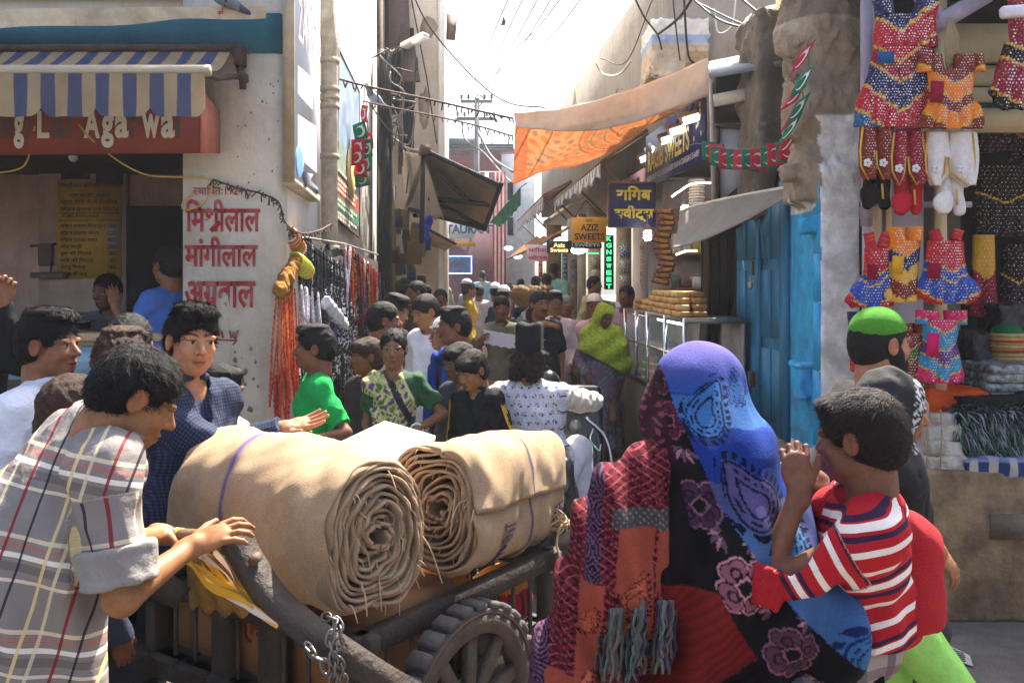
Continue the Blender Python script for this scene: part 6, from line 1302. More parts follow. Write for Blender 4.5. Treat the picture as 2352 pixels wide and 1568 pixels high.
b = MB(); [b.span((xf(d), d, .85), (xf(d), d, 1.5), .03, .03) for d in (6.85, 7.5, 8.2, 8.7, 9.28)]; b.span((xf(9.3), 9.3, .86), (xf(6.8), 6.8, .86), .04, .04); b.span((xf(9.3), 9.3, 1.2), (xf(6.8), 6.8, 1.2), .02, .02); b.build('frame', CHROME, cu)
MB().quad((xf(9.3) + .01, 9.3, .86), (xf(6.8) + .01, 6.8, .86), (xf(6.8) + .01, 6.8, 1.48), (xf(9.3) + .01, 9.3, 1.48)).build('glass', GLASS, cu); MB().quad((xf(9.3), 9.3, .86), (xf(9.3) + .44, 9.3, .86), (xf(9.3) + .44, 9.3, 1.48), (xf(9.3), 9.3, 1.48)).build('glass', GLASS, cu)
TUBE = M('tube_light', (1, 1, 1), emit=(.9, .96, 1.), es=3.5, bump=0, var=0); b = MB(); b.tube([(xf(8.1) + .08, 8.1, 1.44), (xf(7.2) + .08, 7.2, 1.44)], .014, 6); b.tube([(xf(8.0) + .1, 8.0, 1.0), (xf(7.2) + .1, 7.2, 1.0)], .012, 6); b.tube([(xf(9.2) + .06, 9.2, 1.46), (xf(8.6) + .06, 8.6, 1.46)], .012, 6); b.build('tube_light', TUBE, cu)
b = MB(); b.slab([(xf(9.3) + .42, 9.3, .85), (xf(6.8) + .42, 6.8, .85), (xf(6.8) + .42, 6.8, 1.5), (xf(9.3) + .42, 9.3, 1.5)], .02); b.box((xf(8.2) + .25, 8.1, 1.17), (.3, 2.3, .015)); b.build('inside', M('case_inside', srgb('#a8988c'), rough=.5, var=.5, vs=5), cu)
r_ = random.Random(77); SW = [srgb(c) for c in ('#c9964a', '#b5813c', '#d8b070', '#a8743a')]
k = 0
for row in range(4):
 for i in range(13 - row * 2):
  for jj in range(2):
   p = (xf(8.0) + .08 + jj * .12, 6.95 + .05 * row + i * .165, 1.525 + row * .05); tag(MB().box(p, (.105, .15, .045), Matrix.Rotation(r_.uniform(-.2, .2), 3, 'Z'), bev=.008).build('sweet', M('sweet%d' % (k % 4), SW[k % 4], rough=.6, var=.3, vs=30)), 'golden block of sweet in the stack on the showcase', 'sweet', 'stacked sweets on the showcase'); k += 1
for i in range(22): p = Vector((xf(9.) + .1 + .08 * (i % 3), 8.95 + .06 * (i // 6), 1.53 + .05 * ((i % 6) // 3))); tag(MB().ball(p, (.04, .04, .03), 8, 5).build('sweet_ball', M('sweet1', SW[1])), 'round golden sweet heaped at the far end of the showcase', 'sweet', 'round sweets on the showcase')
t_ = thing('far_showcase', 'farther low sweet counter in front of the tiled pilasters', 'counter', (1.2, 12, 0)); b = MB(); b.box((xat(1408, 12.2) + .22, 12.2, .55), (.5, 3.2, 1.1)); b.build('body', M('steel_body', (.3, .3, .3)), t_); b = MB(); b.box((xat(1408, 12.2) + .22, 12.2, 1.3), (.46, 3.1, .4)); b.build('glass', M('dim_glass', srgb('#6a6a66'), rough=.1, var=.4, vs=5, spec=.8), t_)
tag(quadgrid(W(1477, 822, 8.6), W(1512, 820, 8.3), W(1510, 900, 8.3), W(1475, 895, 8.6), 0, fold=.02).build('floral_cloth', pat('floral', srgb('#1f7a5c'), [(0, .09, 0., .03, srgb('#c97a4a'), .8), (2, .07, 0., .02, srgb('#d8d0b0'), .6)], coord='obj'), None, True), 'green floral cloth hanging at the near corner of the showcase', 'cloth')
FL = [(1630, 340, 6.75, 1), (1645, 345, 6.65, 0), (1650, 352, 6.55, 1), (1669, 357, 6.45, 0), (1687, 359, 6.35, 1), (1703, 360, 6.25, 0), (1723, 358, 6.15, 1), (1742, 356, 6.05, 0), (1766, 352, 5.95, 1), (1783, 345, 5.85, 0), (1803, 340, 5.75, 1), (1812, 334, 5.65, 0), (1822, 312, 5.4, 0), (1826, 285, 5.25, 1), (1836, 250, 5.15, 0), (1845, 238, 5.1, 1), (1838, 205, 5.05, 0), (1857, 172, 5.0, 1), (1855, 120, 5.0, 0)]
tag(MB().tube(spline([W(1535, 352, 8.), W(1600, 330, 7.2)] + [W(x, y - 16, d) for x, y, d, g in FL[3:]] + [W(1862, 85, 5.0)], 5), .004, 4).build('string', WIREG), 'long string of small flags from the banner up to the stone pillar', 'string')
for i, (x, y, d, g) in enumerate(FL):
 v_ = i > 11; flag(W(x, y - 14, d), (1, -.3 - .2 * (i % 3), -.12 if not v_ else .8), (.0, .1, 1) if not v_ else (.5, .1, 1), .118 if not v_ else .11, .14 if not v_ else .15, g, ('green' if g else 'red') + ' crescent flag on the long string leading to the stone pillar', 'flags on the long string', i * 1.3)
cab('thick black cable looping down in front of the broken balcony', [(1570, -20, 8.5), (1580, 120, 8.8), (1600, 150, 9), (1650, 195, 8.9)], .012); cab('black cable crossing from the upper right to the balcony', [(1600, -20, 8), (1560, 40, 8.5), (1510, 80, 9.3)], .014); cab('black cable falling from the top towards the balcony bracket', [(1455, -10, 9), (1480, 40, 9.3), (1510, 80, 9.4), (1520, 115, 9.4)], .010)
cab('thin dark cable hanging straight in front of the balcony', [(1545, -10, 8.6), (1552, 60, 8.7), (1562, 140, 8.8)], .008); cab('pair of dark cables running to the pillar top', [(1582, -10, 8), (1650, 45, 7.6), (1730, 70, 7.2)], .010); cab('dark cable above the white house wall', [(1600, 5, 8), (1680, 45, 7.4), (1735, 66, 7.1)], .008); cab('short black cable at the top of the white wall', [(1700, -5, 7), (1760, 45, 6.6)], .010)
cab('white cable drooping under the roof edge', [(1368, 145, 11), (1385, 170, 11), (1420, 172, 10.5), (1450, 140, 10)], .014, WIREW); cab('pale cable loop against the white house', [(1640, 20, 7.8), (1650, 75, 7.8), (1680, 60, 7.8), (1690, 0, 7.8)], .007, WIREW); cab('thin wire along the concrete roof edge', [(1380, 135, 11), (1440, 140, 10.5), (1500, -5, 10)], .006); cab('black cable running down the dark stone wall', [(1830, 50, 6.2), (1808, 120, 6.3), (1802, 250, 6.35), (1790, 380, 6.4), (1770, 470, 6.5)], .012); cab('black cable up the pillar side to the parapet', [(1836, 45, 5.3), (1800, 85, 6.5), (1750, 115, 6.8)], .008)
for i in range(9): q = random.Random(i + 60); x = 1480 + q.uniform(-60, 90); y = 200 + q.uniform(-30, 50); cab('tangled twig-thin wire number by the broken balcony underside'.replace(' number', ''), [(x, y, 9.4), (x + q.uniform(-30, 40), y + q.uniform(-20, 30), 9.4), (x + q.uniform(-50, 60), y + q.uniform(-10, 40), 9.5)], .006, WIREG); bpy.data.objects[COL.objects[-1].name]['group'] = 'tangled wires under the balcony'
# ---------------------------------------------------------------- dress shop
cs = thing('clothes_shop', 'open fronted clothes shop with a dark interior and pale upper planks', 'shop', (3.2, 5.5, 0))
LIL = M('lilac_board', srgb('#b8aaac'), rough=.7, var=.15, vs=3, dirt=srgb('#7a6a60'), da=.4); CRM = M('cream_board', srgb('#d9c194'), rough=.6, var=.15, vs=3, dirt=srgb('#8a6f44'), da=.35)
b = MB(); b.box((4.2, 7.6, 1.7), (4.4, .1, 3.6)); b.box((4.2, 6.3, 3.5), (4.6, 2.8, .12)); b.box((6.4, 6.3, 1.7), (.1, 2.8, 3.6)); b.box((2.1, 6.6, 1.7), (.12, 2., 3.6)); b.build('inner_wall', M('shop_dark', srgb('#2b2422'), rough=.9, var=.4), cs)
b = MB(); b.box((4.3, 5.95, 3.9), (4.6, 1.9, .7)); b.build('upper_wall', CRM, cs)
b = MB(); [b.box((4.2, 5.3 + .05 * (i % 2), z), (4.3, .05, h)) for i, (z, h) in enumerate(((3.16, .22), (2.98, .12), (2.86, .08), (2.72, .14)))]; b.build('plank', CRM, cs)
b = MB(); b.box(W(2050, 690, 5.12), (.33, .04, 2.1)); b.build('back_board', LIL, cs); b = MB(); [b.box(W(x, 420, 5.08), (w, .03, 3.0)) for x, w in ((2012, .05), (2040, .03), (2160, .06))]; b.build('batten', CRM, cs)
b = MB(); b.span(W(2110, -20, 4.9), W(2165, 55, 5.), .06, .07); b.span(W(2110, 80, 4.95), W(2262, -10, 5.05), .07, .09); b.span(W(1990, 0, 5.), W(1990, 520, 5.), .05, .05, up=(0, 1, 0)); b.span(W(1978, 470, 4.95), W(2230, 470, 4.95), .03, .03); b.build('beam', M('lilac_wood', srgb('#a99aa4'), rough=.7, var=.25, dirt=srgb('#5f5058'), da=.4), cs)
plh = thing('shop_plinth', 'rough concrete plinth carrying the goods of the clothes shop', 'plinth', (3., 4.8, 0))
b = MB(); b.box((4.1, 5.6, .395), (2 * (4.1 - xat(2085, 4.78)), 1.7, .79), bev=.015); b.build('body', M('plinth_concrete', srgb('#a5835f'), rough=.95, var=.6, vs=7, bump=.7, bs=22, dirt=srgb('#54463a'), da=.7, ds=6, streak=.5), plh); b = MB(); b.box((xat(2352, 4.7), 4.745, .5), (.3, .03, .13)); b.build('board', M('plinth_board', srgb('#77644f'), var=.4, bump=.5), plh)
tag(MB().span(W(2298, 30, 4.6), W(2400, 22, 4.6), .05, .06, bev=.012).build('lamp_tube', M('unlit_tube', srgb('#e8e2e6'), rough=.3)), 'unlit white tube lamp at the upper right edge', 'tube lamp')
q_ = random.Random(2); b = MB()
for k in range(7): x = 2172 + k * 3; b.tube(spline([W(2180, 40, 4.8), W(x, 90 + q_.uniform(-8, 8), 4.78), W(x + 4, 135 + q_.uniform(-4, 22), 4.78), W(x + 12, 95, 4.79), W(2186, 42, 4.8)], 6), .006, 4)
tag(b.build('rope_coil', M('rope', srgb('#a08c6a'), rough=.9)), 'coil of pale rope tied to the shop beam among the dresses', 'rope')
FAB = M('dress_cloth', vc=True, rough=.85, var=.15, vs=40, bump=.35, bs=130); MIR = M('mirror_disc', (.85, .83, .82), rough=.22, metal=.35, var=0, bump=0); FABM = M('mirror_gold', srgb('#d8a83c'), rough=.35, metal=.3, var=.2, bump=0)
HX = {k: srgb(v) for k, v in dict(red='#b3132e', crim='#8f1030', navy='#1e2355', teal='#2b5a86', or_='#e87f16', rust='#7a2413', gold='#d9a92c', blk='#171113', wht='#e3d9d2', pink='#d01f5e', tq='#2a86ac', pur='#5a2a72', grn='#3f5a2a', blu='#27479c', cri='#b8202f', yel='#e0a52a', dk='#2a1230').items()}
def garment(name, lb, d, panels, bands, chev=.35, dots=None, cat='dress', tagc=None, gold=True, bulge=.035, grp=None):
 """panels: rows (y, xl, xr) in reference pixels; bands: (v_end, colour) down the garment along chevrons"""
 ys = [r[0] for p in panels for r in p]; y0, y1 = min(ys), max(ys); b = MB(); dm = MB(); ends = [e for e, _ in bands]
 bc = np.array([HX[c] for _, c in bands])
 xm = (min(r[1] for p in panels for r in p) + max(r[2] for p in panels for r in p)) / 2; xw = max(r[2] for p in panels for r in p) - min(r[1] for p in panels for r in p)
 def cv(x, y): c_ = (y - y0) / (y1 - y0) + chev * (.5 - np.abs((x - xm) / xw)) * -1.1 + chev * .26; return c_
 def colf(x, y):
  c_ = cv(x, y); i = np.clip(np.searchsorted(ends, c_), 0, len(bands) - 1); C = bc[i].copy()
  if gold:
   for e in ends[:-1]:
    m = np.abs(c_ - e) < .014; C[m] = HX['gold']; m2 = m & (np.sin(x * 1.3) > .6); C[m2] = HX['rust']
  q = np.sin(x * .55 + 2 * np.sin(y * .16)) * np.sin(y * .5); m = (q > .8); C[m] = C[m] * .7 + np.array(HX['gold']) * .35
  return C
 for p in panels:
  Y = np.array([r[0] for r in p], float); XL_, XR_ = np.array([r[1] for r in p], float), np.array([r[2] for r in p], float)
  nv = max(6, int((Y[-1] - Y[0]) / 2.2)); nu = max(6, int((XR_ - XL_).max() / 2.2))
  def pos(u, v):
   y = Y[0] + (Y[-1] - Y[0]) * v; a, c = np.interp(y, Y, XL_), np.interp(y, Y, XR_); x = a + (c - a) * u
   ysag = y + (4 if len(p) > 2 else 0) * np.sin(u * 3.14) * v; dd = d - bulge * np.sin(np.clip(u, 0, 1) * 3.14) ** .6 - .012 * np.sin(x * .22 + y * .02) * v
   return np.stack([(x - CX) / FPX * d, dd, EYE - (ysag - HY) / FPX * d], -1), x, y
  b.grid(lambda u, v: pos(u, v)[0], nu, nv, th=.02, col=lambda u, v: colf(*pos(u, v)[1:]))
  if dots:
   sp, rad = dots; rr = random.Random(int(Y[0]))
   for j in range(int((Y[-1] - Y[0]) / sp)):
    for i in range(int((XR_.max() - XL_.min()) / sp) + 1):
     y = Y[0] + (j + .5) * sp; x = XL_.min() + (i + (.5 if j % 2 else 0)) * sp; a, c = np.interp(y, Y, XL_), np.interp(y, Y, XR_)
     if x < a + 3 or x > c - 3 or rr.random() < .12: continue
     P = pos(np.array((x - a) / (c - a)), np.array((y - Y[0]) / (Y[-1] - Y[0])))[0] + np.array([0, -.026, 0]); r_ = rad * rr.choice([.6, .8, 1., 1.3]) * d / FPX; k = np.arange(6) * math.pi / 3; n3 = rr.uniform(-.3, .3)
     dm.add(P + np.stack([r_ * np.cos(k), n3 * r_ * np.sin(k), r_ * np.sin(k)], 1), [(0, 1, 2, 3, 4, 5)])
 o = b.build(name, FAB, None, True); tag(o, lb, cat, grp)
 if dots and dm.n: tag(dm.build('mirror_work', MIR, o), kind='stuff')
 if tagc: x0, y0_, x1, y1_, c = tagc; MB().box(W((x0 + x1) / 2, (y0_ + y1_) / 2, d - bulge - .02), ((x1 - x0) * d / FPX, .012, (y1_ - y0_) * d / FPX), Matrix.Rotation(.06, 3, 'Y')).build('folded_cloth', cloth('tag' + c, HX[c]), o)
 return o
def sleeves(x0, x1, y, w, h): return [[(y, x0 - w, x0 + 3), (y + h, x0 - w - 3, x0 + 1)], [(y, x1 - 3, x1 + w), (y + h, x1 - 1, x1 + w + 3)]]
garment('frock', 'large crimson and navy mirror work frock with a blue hem, topmost beside the pillar', 4.85, [[(2, 2010, 2040), (40, 2018, 2048)], [(2, 2112, 2150), (40, 2098, 2140)], [(38, 2019, 2140), (112, 2006, 2144)], [(112, 2012, 2136), (190, 1990, 2150), (268, 1962, 2156), (292, 1968, 2140)]], [(.12, 'navy'), (.36, 'red'), (.52, 'crim'), (.74, 'navy'), (.97, 'red'), (1.2, 'teal')], .5, (6.2, 1.5), tagc=(2017, 120, 2052, 146, 'teal'))
garment('dress', 'orange mirror work dress with short sleeves hanging right of the crimson frock', 4.78, [[(128, 2128, 2154), (165, 2134, 2160)], [(128, 2198, 2232), (165, 2190, 2232)], [(163, 2134, 2230), (225, 2140, 2224), (262, 2122, 2252), (296, 2112, 2258)]] + sleeves(2130, 2232, 128, 16, 40), [(.26, 'rust'), (.5, 'or_'), (.66, 'rust'), (.9, 'or_'), (1.2, 'rust')], .5, (6., 1.2), tagc=(2138, 187, 2166, 235, 'crim'))
garment('frock', 'maroon frock with big mirrors cut off by the right picture edge', 4.8, [[(2, 2318, 2400), (100, 2316, 2400)], [(100, 2312, 2400), (150, 2296, 2420), (215, 2270, 2440), (252, 2300, 2440)]], [(.4, 'crim'), (.55, 'blk'), (.9, 'crim'), (1.2, 'blk')], .35, (7.5, 1.8))
def suit(lb, xs, y, c, vest, d):
 x0, x1, x2, x3 = xs; o = garment('pyjama_suit', lb, d, [[(y, x0 + 4, x1 - 6), (y + 55, x0 - 2, x1), (y + 90, x0, x1 - 3), (y + 118, x0 + 12, x0 + 20)], [(y, x2 + 6, x3 - 4), (y + 55, x2, x3 + 2), (y + 90, x2 + 3, x3), (y + 118, x3 - 20, x3 - 12)]], [(1.5, vest)], 0, (6, 1.0), gold=False, cat='child suit')
 mm = cloth('suit' + c, HX[c]); S = SDF(.01); xc = (x0 + x3) / 2
 for sg in (-1, 1): S.cone(W(xc + sg * 12, y + 60, d + .04), W(xc + sg * 19, y + 178, d + .02), .042, .030)
 S.box(W(xc, y + 45, d + .05), ((x3 - x0) * .42 * d / FPX, .02, .13), None, .015); S.ell(W(xc - 14, y + 158, d - .015), (.058, .02, .062)); S.mod(lambda P, D: D + .006 * wob(P, 22.)); V, F = S.mesh(.01); mesh_obj('trousers', V, F, mm, o, True)
 b = MB(); [b.tube([W(xx, yy, d - .05) for xx, yy in pts], .006, 4) for pts in (((x0 + 4, y), (x0 - 2, y + 55), (x0, y + 90), (x0 + 16, y + 120), (x1 - 3, y + 90), (x1, y + 55)), ((x3 - 4, y), (x3 + 2, y + 55), (x3, y + 90), (x3 - 16, y + 120), (x2 + 3, y + 90), (x2, y + 55)), ((xc + 14, y + 130), (xc + 16, y + 165)))]; b.build('gold_trim', FABM, o)
 for xx in ((x0 + x1) / 2, (x2 + x3) / 2):
  b = MB(); [b.ball(W(xx + 6 * math.cos(q), y + 82 + 6 * math.sin(q), d - .062), .011, 6, 4) for q in np.linspace(0, 5.02, 5)]; b.build('flower', WHITEP, o)
suit('black child suit with pointed mirrored waistcoat, leftmost of the three suits', (1978, 2008, 2012, 2046), 292, 'blk', 'rust', 4.86); suit('scarlet child suit with pointed waistcoat hanging between the black and the white one', (2050, 2080, 2086, 2122), 305, 'cri', 'crim', 4.84); suit('cream white child suit with gold edged pointed waistcoat', (2128, 2174, 2180, 2238), 306, 'wht', 'wht', 4.82)
STR = lambda x0, x1, y, h: [[(y, x0, x0 + 4), (y + h, x0 + 8, x0 + 14)], [(y, x1 - 4, x1), (y + h, x1 - 14, x1 - 8)]]
garment('dress', 'red and blue strappy mirror dress, left of the orange one in the third row', 4.84, STR(1990, 2036, 535, 35) + [[(570, 1992, 2036), (620, 1992, 2034), (635, 1984, 2040), (688, 1942, 2046), (702, 1962, 2048)]], [(.5, 'cri'), (.62, 'blu'), (.93, 'blu'), (1.3, 'cri')], .4, (6.4, 1.3), tagc=(1993, 608, 2018, 642, 'crim'))
garment('dress', 'orange and black mirror dress hanging between two red and blue ones', 4.82, [[(522, 2042, 2066), (555, 2048, 2070)], [(522, 2088, 2112), (555, 2086, 2106)], [(553, 2047, 2106), (640, 2044, 2098), (678, 2030, 2104), (690, 2034, 2110)]], [(.3, 'or_'), (.5, 'navy'), (.68, 'yel'), (.9, 'rust'), (1.3, 'yel')], .35, (6., 1.2), tagc=(2050, 588, 2074, 628, 'yel'))
garment('dress', 'red and blue strappy mirror dress, right of the orange one in the third row', 4.79, STR(2140, 2200, 528, 26) + [[(554, 2136, 2204), (600, 2130, 2206), (628, 2122, 2212), (672, 2106, 2250), (694, 2138, 2218)]], [(.46, 'cri'), (.6, 'blu'), (.92, 'blu'), (1.3, 'cri')], .4, (6.4, 1.3), tagc=(2132, 604, 2160, 640, 'crim'))
garment('dress', 'olive and maroon mirror dress hanging behind the man with the green cap', 4.86, [[(742, 2064, 2086), (765, 2068, 2086)], [(742, 2100, 2122), (765, 2098, 2120)], [(763, 2068, 2118), (830, 2062, 2118), (885, 2040, 2124)]], [(.3, 'rust'), (.5, 'grn'), (.75, 'rust'), (1.3, 'grn')], .4, (6., 1.2), tagc=(2070, 832, 2084, 872, 'grn'))
garment('dress', 'turquoise and pink mirror dress with short sleeves, lowest on the right', 4.8, [[(712, 2122, 2146), (735, 2124, 2146)], [(712, 2172, 2198), (735, 2172, 2196)], [(733, 2124, 2196), (790, 2126, 2186), (860, 2108, 2208), (874, 2116, 2204)]] + sleeves(2124, 2196, 712, 14, 32), [(.2, 'pink'), (.45, 'tq'), (.65, 'pur'), (.85, 'tq'), (1.3, 'pink')], .4, (6., 1.2), tagc=(2130, 765, 2156, 818, 'pink'))
garment('dress', 'small navy sleeve edge of a dress showing left of the green cap', 4.88, [[(715, 1952, 1976), (745, 1956, 1972), (850, 1958, 1976)]], [(.3, 'navy'), (.7, 'or_'), (1.3, 'cri')], .2, (7, 1.2))
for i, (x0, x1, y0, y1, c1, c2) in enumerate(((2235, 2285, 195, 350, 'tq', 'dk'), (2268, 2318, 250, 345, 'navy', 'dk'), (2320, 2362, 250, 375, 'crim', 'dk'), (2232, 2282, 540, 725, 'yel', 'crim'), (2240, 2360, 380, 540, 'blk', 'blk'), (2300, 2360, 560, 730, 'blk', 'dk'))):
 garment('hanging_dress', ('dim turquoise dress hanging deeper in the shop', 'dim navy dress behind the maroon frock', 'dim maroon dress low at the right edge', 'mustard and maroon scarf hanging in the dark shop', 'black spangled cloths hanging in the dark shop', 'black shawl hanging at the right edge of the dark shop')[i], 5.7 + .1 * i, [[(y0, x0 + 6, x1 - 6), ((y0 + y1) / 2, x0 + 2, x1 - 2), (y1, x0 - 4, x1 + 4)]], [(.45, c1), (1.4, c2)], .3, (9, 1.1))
def blob(name, lb, cat, prims, mat, h=.012, am=.01, fr=20., k=.03, grp=None, after=None):
 S = SDF(k)
 for p in prims: S.box(*p) if len(p) < 3 or p[2] is None or isinstance(p[2], np.ndarray) else S.cone(*p)
 S.mod(lambda P, D: D + am * wob(P, fr) + am * .5 * wob(P, fr * 2.7)); V, F = S.mesh(h); o = mesh_obj(name, V, F, mat, None, True); tag(o, lb, cat, grp); return o, V, F
def bx_(x0, x1, y0, y1, d, dep=.15): return (W((x0 + x1) / 2, (y0 + y1) / 2, d), ((x1 - x0) * d / FPX / 2, dep, (y1 - y0) * d / FPX / 2), None)
PLW = M('clear_wrap', srgb('#b5a896'), rough=.2, var=.5, vs=14, bump=.6, bs=30, spec=.8); PLD = M('patterned_wrap', srgb('#8c8c86'), rough=.22, var=.9, vs=32, bump=.5, bs=40, spec=.8)
for i, (x0, x1, y0, y1, d, m_) in enumerate(((2100, 2180, 1035, 1072, 4.95, PLW), (2104, 2185, 1000, 1038, 4.97, PLW), (2100, 2178, 968, 1003, 4.99, PLW), (2112, 2172, 940, 970, 5.02, PLW))): blob('wrapped_bundle', ('lowest', 'second', 'third', 'topmost')[i] + ' cream bundle in the string tied stack on the plinth', 'bundle', [bx_(x0, x1, y0, y1, d, .17)], m_, .014, .014, 16, grp='cream bundles')
for i in range(4): blob('wrapped_bundle', ('lowest', 'second', 'third', 'topmost')[i] + ' plastic wrapped patterned bundle beside the basket', 'bundle', [bx_(2222 + 4 * i, 2370, 892 - i * 20, 912 - i * 20, 5.3, .2)], PLD, .014, .012, 18, grp='patterned bundles')
b = MB(); [b.tube(spline([W(x, 940, 4.8), W(x + 3, 1000, 4.76), W(x, 1072, 4.77)], 5), .004, 4) for x in (2128, 2160)]; tag(b.build('twine', M('rope', (.3, .25, .2))), 'twine tied round the cream bundles', 'twine')
blob('folded_cloth', 'orange folded cloths lying behind the cream bundles', 'cloth', [bx_(2108, 2240, 893, 912, 5.15), bx_(2112, 2190, 912, 950, 5.1)], cloth('orange', srgb('#d4511e'), var=.25), .012, .016, 14)
def fringe(name, lb, x0, x1, y0, y1, d, cols, n, seed):
 r = np.random.default_rng(seed); o, V, F = blob(name, lb, 'shawls', [bx_(x0, x1, y0, y1, d, .2)], cloth('fringe_base', (.02, .02, .022)), .02, .02, 12)
 for c in cols:
  V2, F2 = blades(V, F, n, .07, lambda P: np.tile([.1, -.2, -1.], (len(P), 1)), .0035, seed, lift=.8); mesh_obj('fringe', V2, F2, M('fringe' + c, srgb(c), rough=.6, var=.3), o); seed += 1
fringe('shawl_pile', 'pile of black shawls with silver and green fringes on the plinth', 2160, 2375, 930, 1042, 5.02, ['#1c1c1e', '#8f9096', '#2f6a3a', '#3a3a42'], 1300, 5)
blob('shawl', 'black shawl folded over the top of the fringed pile', 'shawl', [bx_(2178, 2370, 905, 940, 5.05)], cloth('blk', (.012, .012, .013)), .014, .014, 14)
blob('checked_bag', 'blue and cream checked cloth bundle at the plinth edge', 'bundle', [bx_(2185, 2380, 1042, 1084, 4.9)], pat('bluecheck', srgb('#2f3f6a'), [(0, .1, 0., .045, srgb('#c9b9a0'), .75), (2, .1, 0., .03, srgb('#8a8fa8'), .6)], coord='obj'), .012, .014, 14)
kb = thing('basket', 'tall woven straw basket with red bands and a green knitted top', 'basket', W(2313, 845, 5.4)); c_ = W(2313, 845, 5.45); k_ = 5.45 / FPX
b = MB(); [b.lathe(c_, [(33 * k_, j * 9 * k_), (37 * k_, (j * 9 + 4) * k_), (33 * k_, (j * 9 + 8.6) * k_)], 28) for j in range(9)]; b.build('body', M('straw', srgb('#c9a866'), rough=.8, var=.35, vs=40, bump=.6, bs=90), kb, True); b = MB(); [b.lathe(c_, [(37.5 * k_, y * k_), (38 * k_, (y + 5) * k_)], 28) for y in (38, 60)]; b.build('band', cloth('redband', srgb('#b8402a')), kb); b = MB(); b.ball(c_ + Vector((0, 0, 84 * k_)), (34 * k_, 34 * k_, 17 * k_)); b.build('top', cloth('greenknit', srgb('#1f6a3a')), kb, True)
blob('goods_pile', 'mixed dark goods heaped in the shadow behind the basket', 'goods', [bx_(2210, 2270, 765, 830, 5.6), bx_(2270, 2360, 700, 760, 5.9)], M('dark_goods', srgb('#4a403c'), rough=.6, var=.9, vs=22), .02, .03, 14)
npz = thing('newspaper', 'torn newspaper sheet lying on the street at the lower right', 'newspaper', (xat(2200, 4.45), 4.45, 0)); b = MB(); c4 = [Vector((xat(x, d), d, .012)) for x, d in ((2150, 4.32), (2235, 4.18), (2228, 4.3), (2150, 4.5))]; b.add(c4, [(0, 1, 2, 3)]); b.build('sheet', M('newsprint', srgb('#c9c0b4'), rough=.9, var=.2), npz)
b = MB(); q_ = random.Random(6)
for i in range(7):
 for j in range(5): u, v = .1 + .11 * i, .12 + .17 * j; p = c4[0].lerp(c4[1], u).lerp(c4[3].lerp(c4[2], u), v); b.box(p + Vector((0, 0, .003)), (.02 * q_.uniform(.6, 1.1), .012, .001))
b.build('print', M('news_ink', srgb('#6a6460'), var=.2), npz)
q_ = random.Random(12)
for i in range(34):
 if i < 22: d = q_.uniform(8.6, 13); x = q_.uniform(1425, 1500); p = Vector((xat(x, d), d, .06))
 else: p = Vector((q_.uniform(-1.9, .2), q_.uniform(3.6, 4.8), .012))
 a = q_.uniform(.04, .12); b = MB(); b.grid(lambda u, v: np.stack([p.x + a * (u - .5), p.y + a * .7 * (v - .5), p.z + .02 * np.sin(u * 5 + i) * np.sin(v * 4)], -1), 5, 5, th=.002); c = q_.choice(['#c9c2b6', '#a89a84', '#d8d4cc', '#8a7a64']); tag(b.build('litter_scrap', M('scrap' + c, srgb(c), rough=.8, var=.2)), 'scrap of paper litter lying on the street ground', 'litter', 'paper scraps on the street')
# ---------------------------------------------------------------- hand cart with burlap rolls
ct_ = thing('hand_cart', 'wooden hand cart with spoked wheel, iron bars and a curved shaft', 'cart', (-.6, 3.4, 0))
s_ = np.array([.569, .822]); r2 = np.array([-.815, .58])
cA = np.array([-.447, 2.70]); cB = cA + s_ * 1.02; cD = cA + r2 * 1.03; cC = cD + s_ * 1.02
v3 = lambda p, z: Vector((p[0], p[1], z))
CW = M('cart_wood', srgb('#463b33'), rough=.7, var=.45, vs=7, bump=.55, bs=45, dirt=srgb('#2b2520'), da=.55, ds=4, fine=.15)
def rail(a, c, z, w=.05, h=.075, ext=.06, nm='rail'):
 u = (c - a) / np.linalg.norm(c - a); b = MB(); b.span(v3(a - u * ext, z), v3(c + u * ext, z), w, h, bev=.006); b.build(nm, CW, ct_)
for a, c in ((cA, cB), (cA, cD), (cD, cC), (cB, cC)): rail(a, c, .70); rail(a, c, .41, .06, .09, .12)
for p in (cA, cB, cC, cD): MB().span(v3(p, .36), v3(p, .735), .06, .06, up=(s_[0], s_[1], 0), bev=.006).build('post', CW, ct_)
for a, c, k in ((cA, cB, (.48,)), (cA, cD, (.38, .62))):
 for t in k: p = a + (c - a) * t; MB().span(v3(p, .4), v3(p, .69), .09, .05, up=(s_[0], s_[1], 0), bev=.005).build('post', CW, ct_)
for a, c, n in ((cA, cB, 9), (cA, cD, 9), (cB, cC, 8)):
 for i in range(1, n): p = a + (c - a) * i / n; MB().tube([v3(p, .40), v3(p, .70)], .008, 6).build('bar', RUST, ct_)
b = MB()
for i in range(6): p = cA + r2 * (.09 + i * .17); b.span(v3(p - s_ * .05, .445), v3(p + s_ * 1.07, .445), .155, .02)
b.build('deck', CW, ct_)
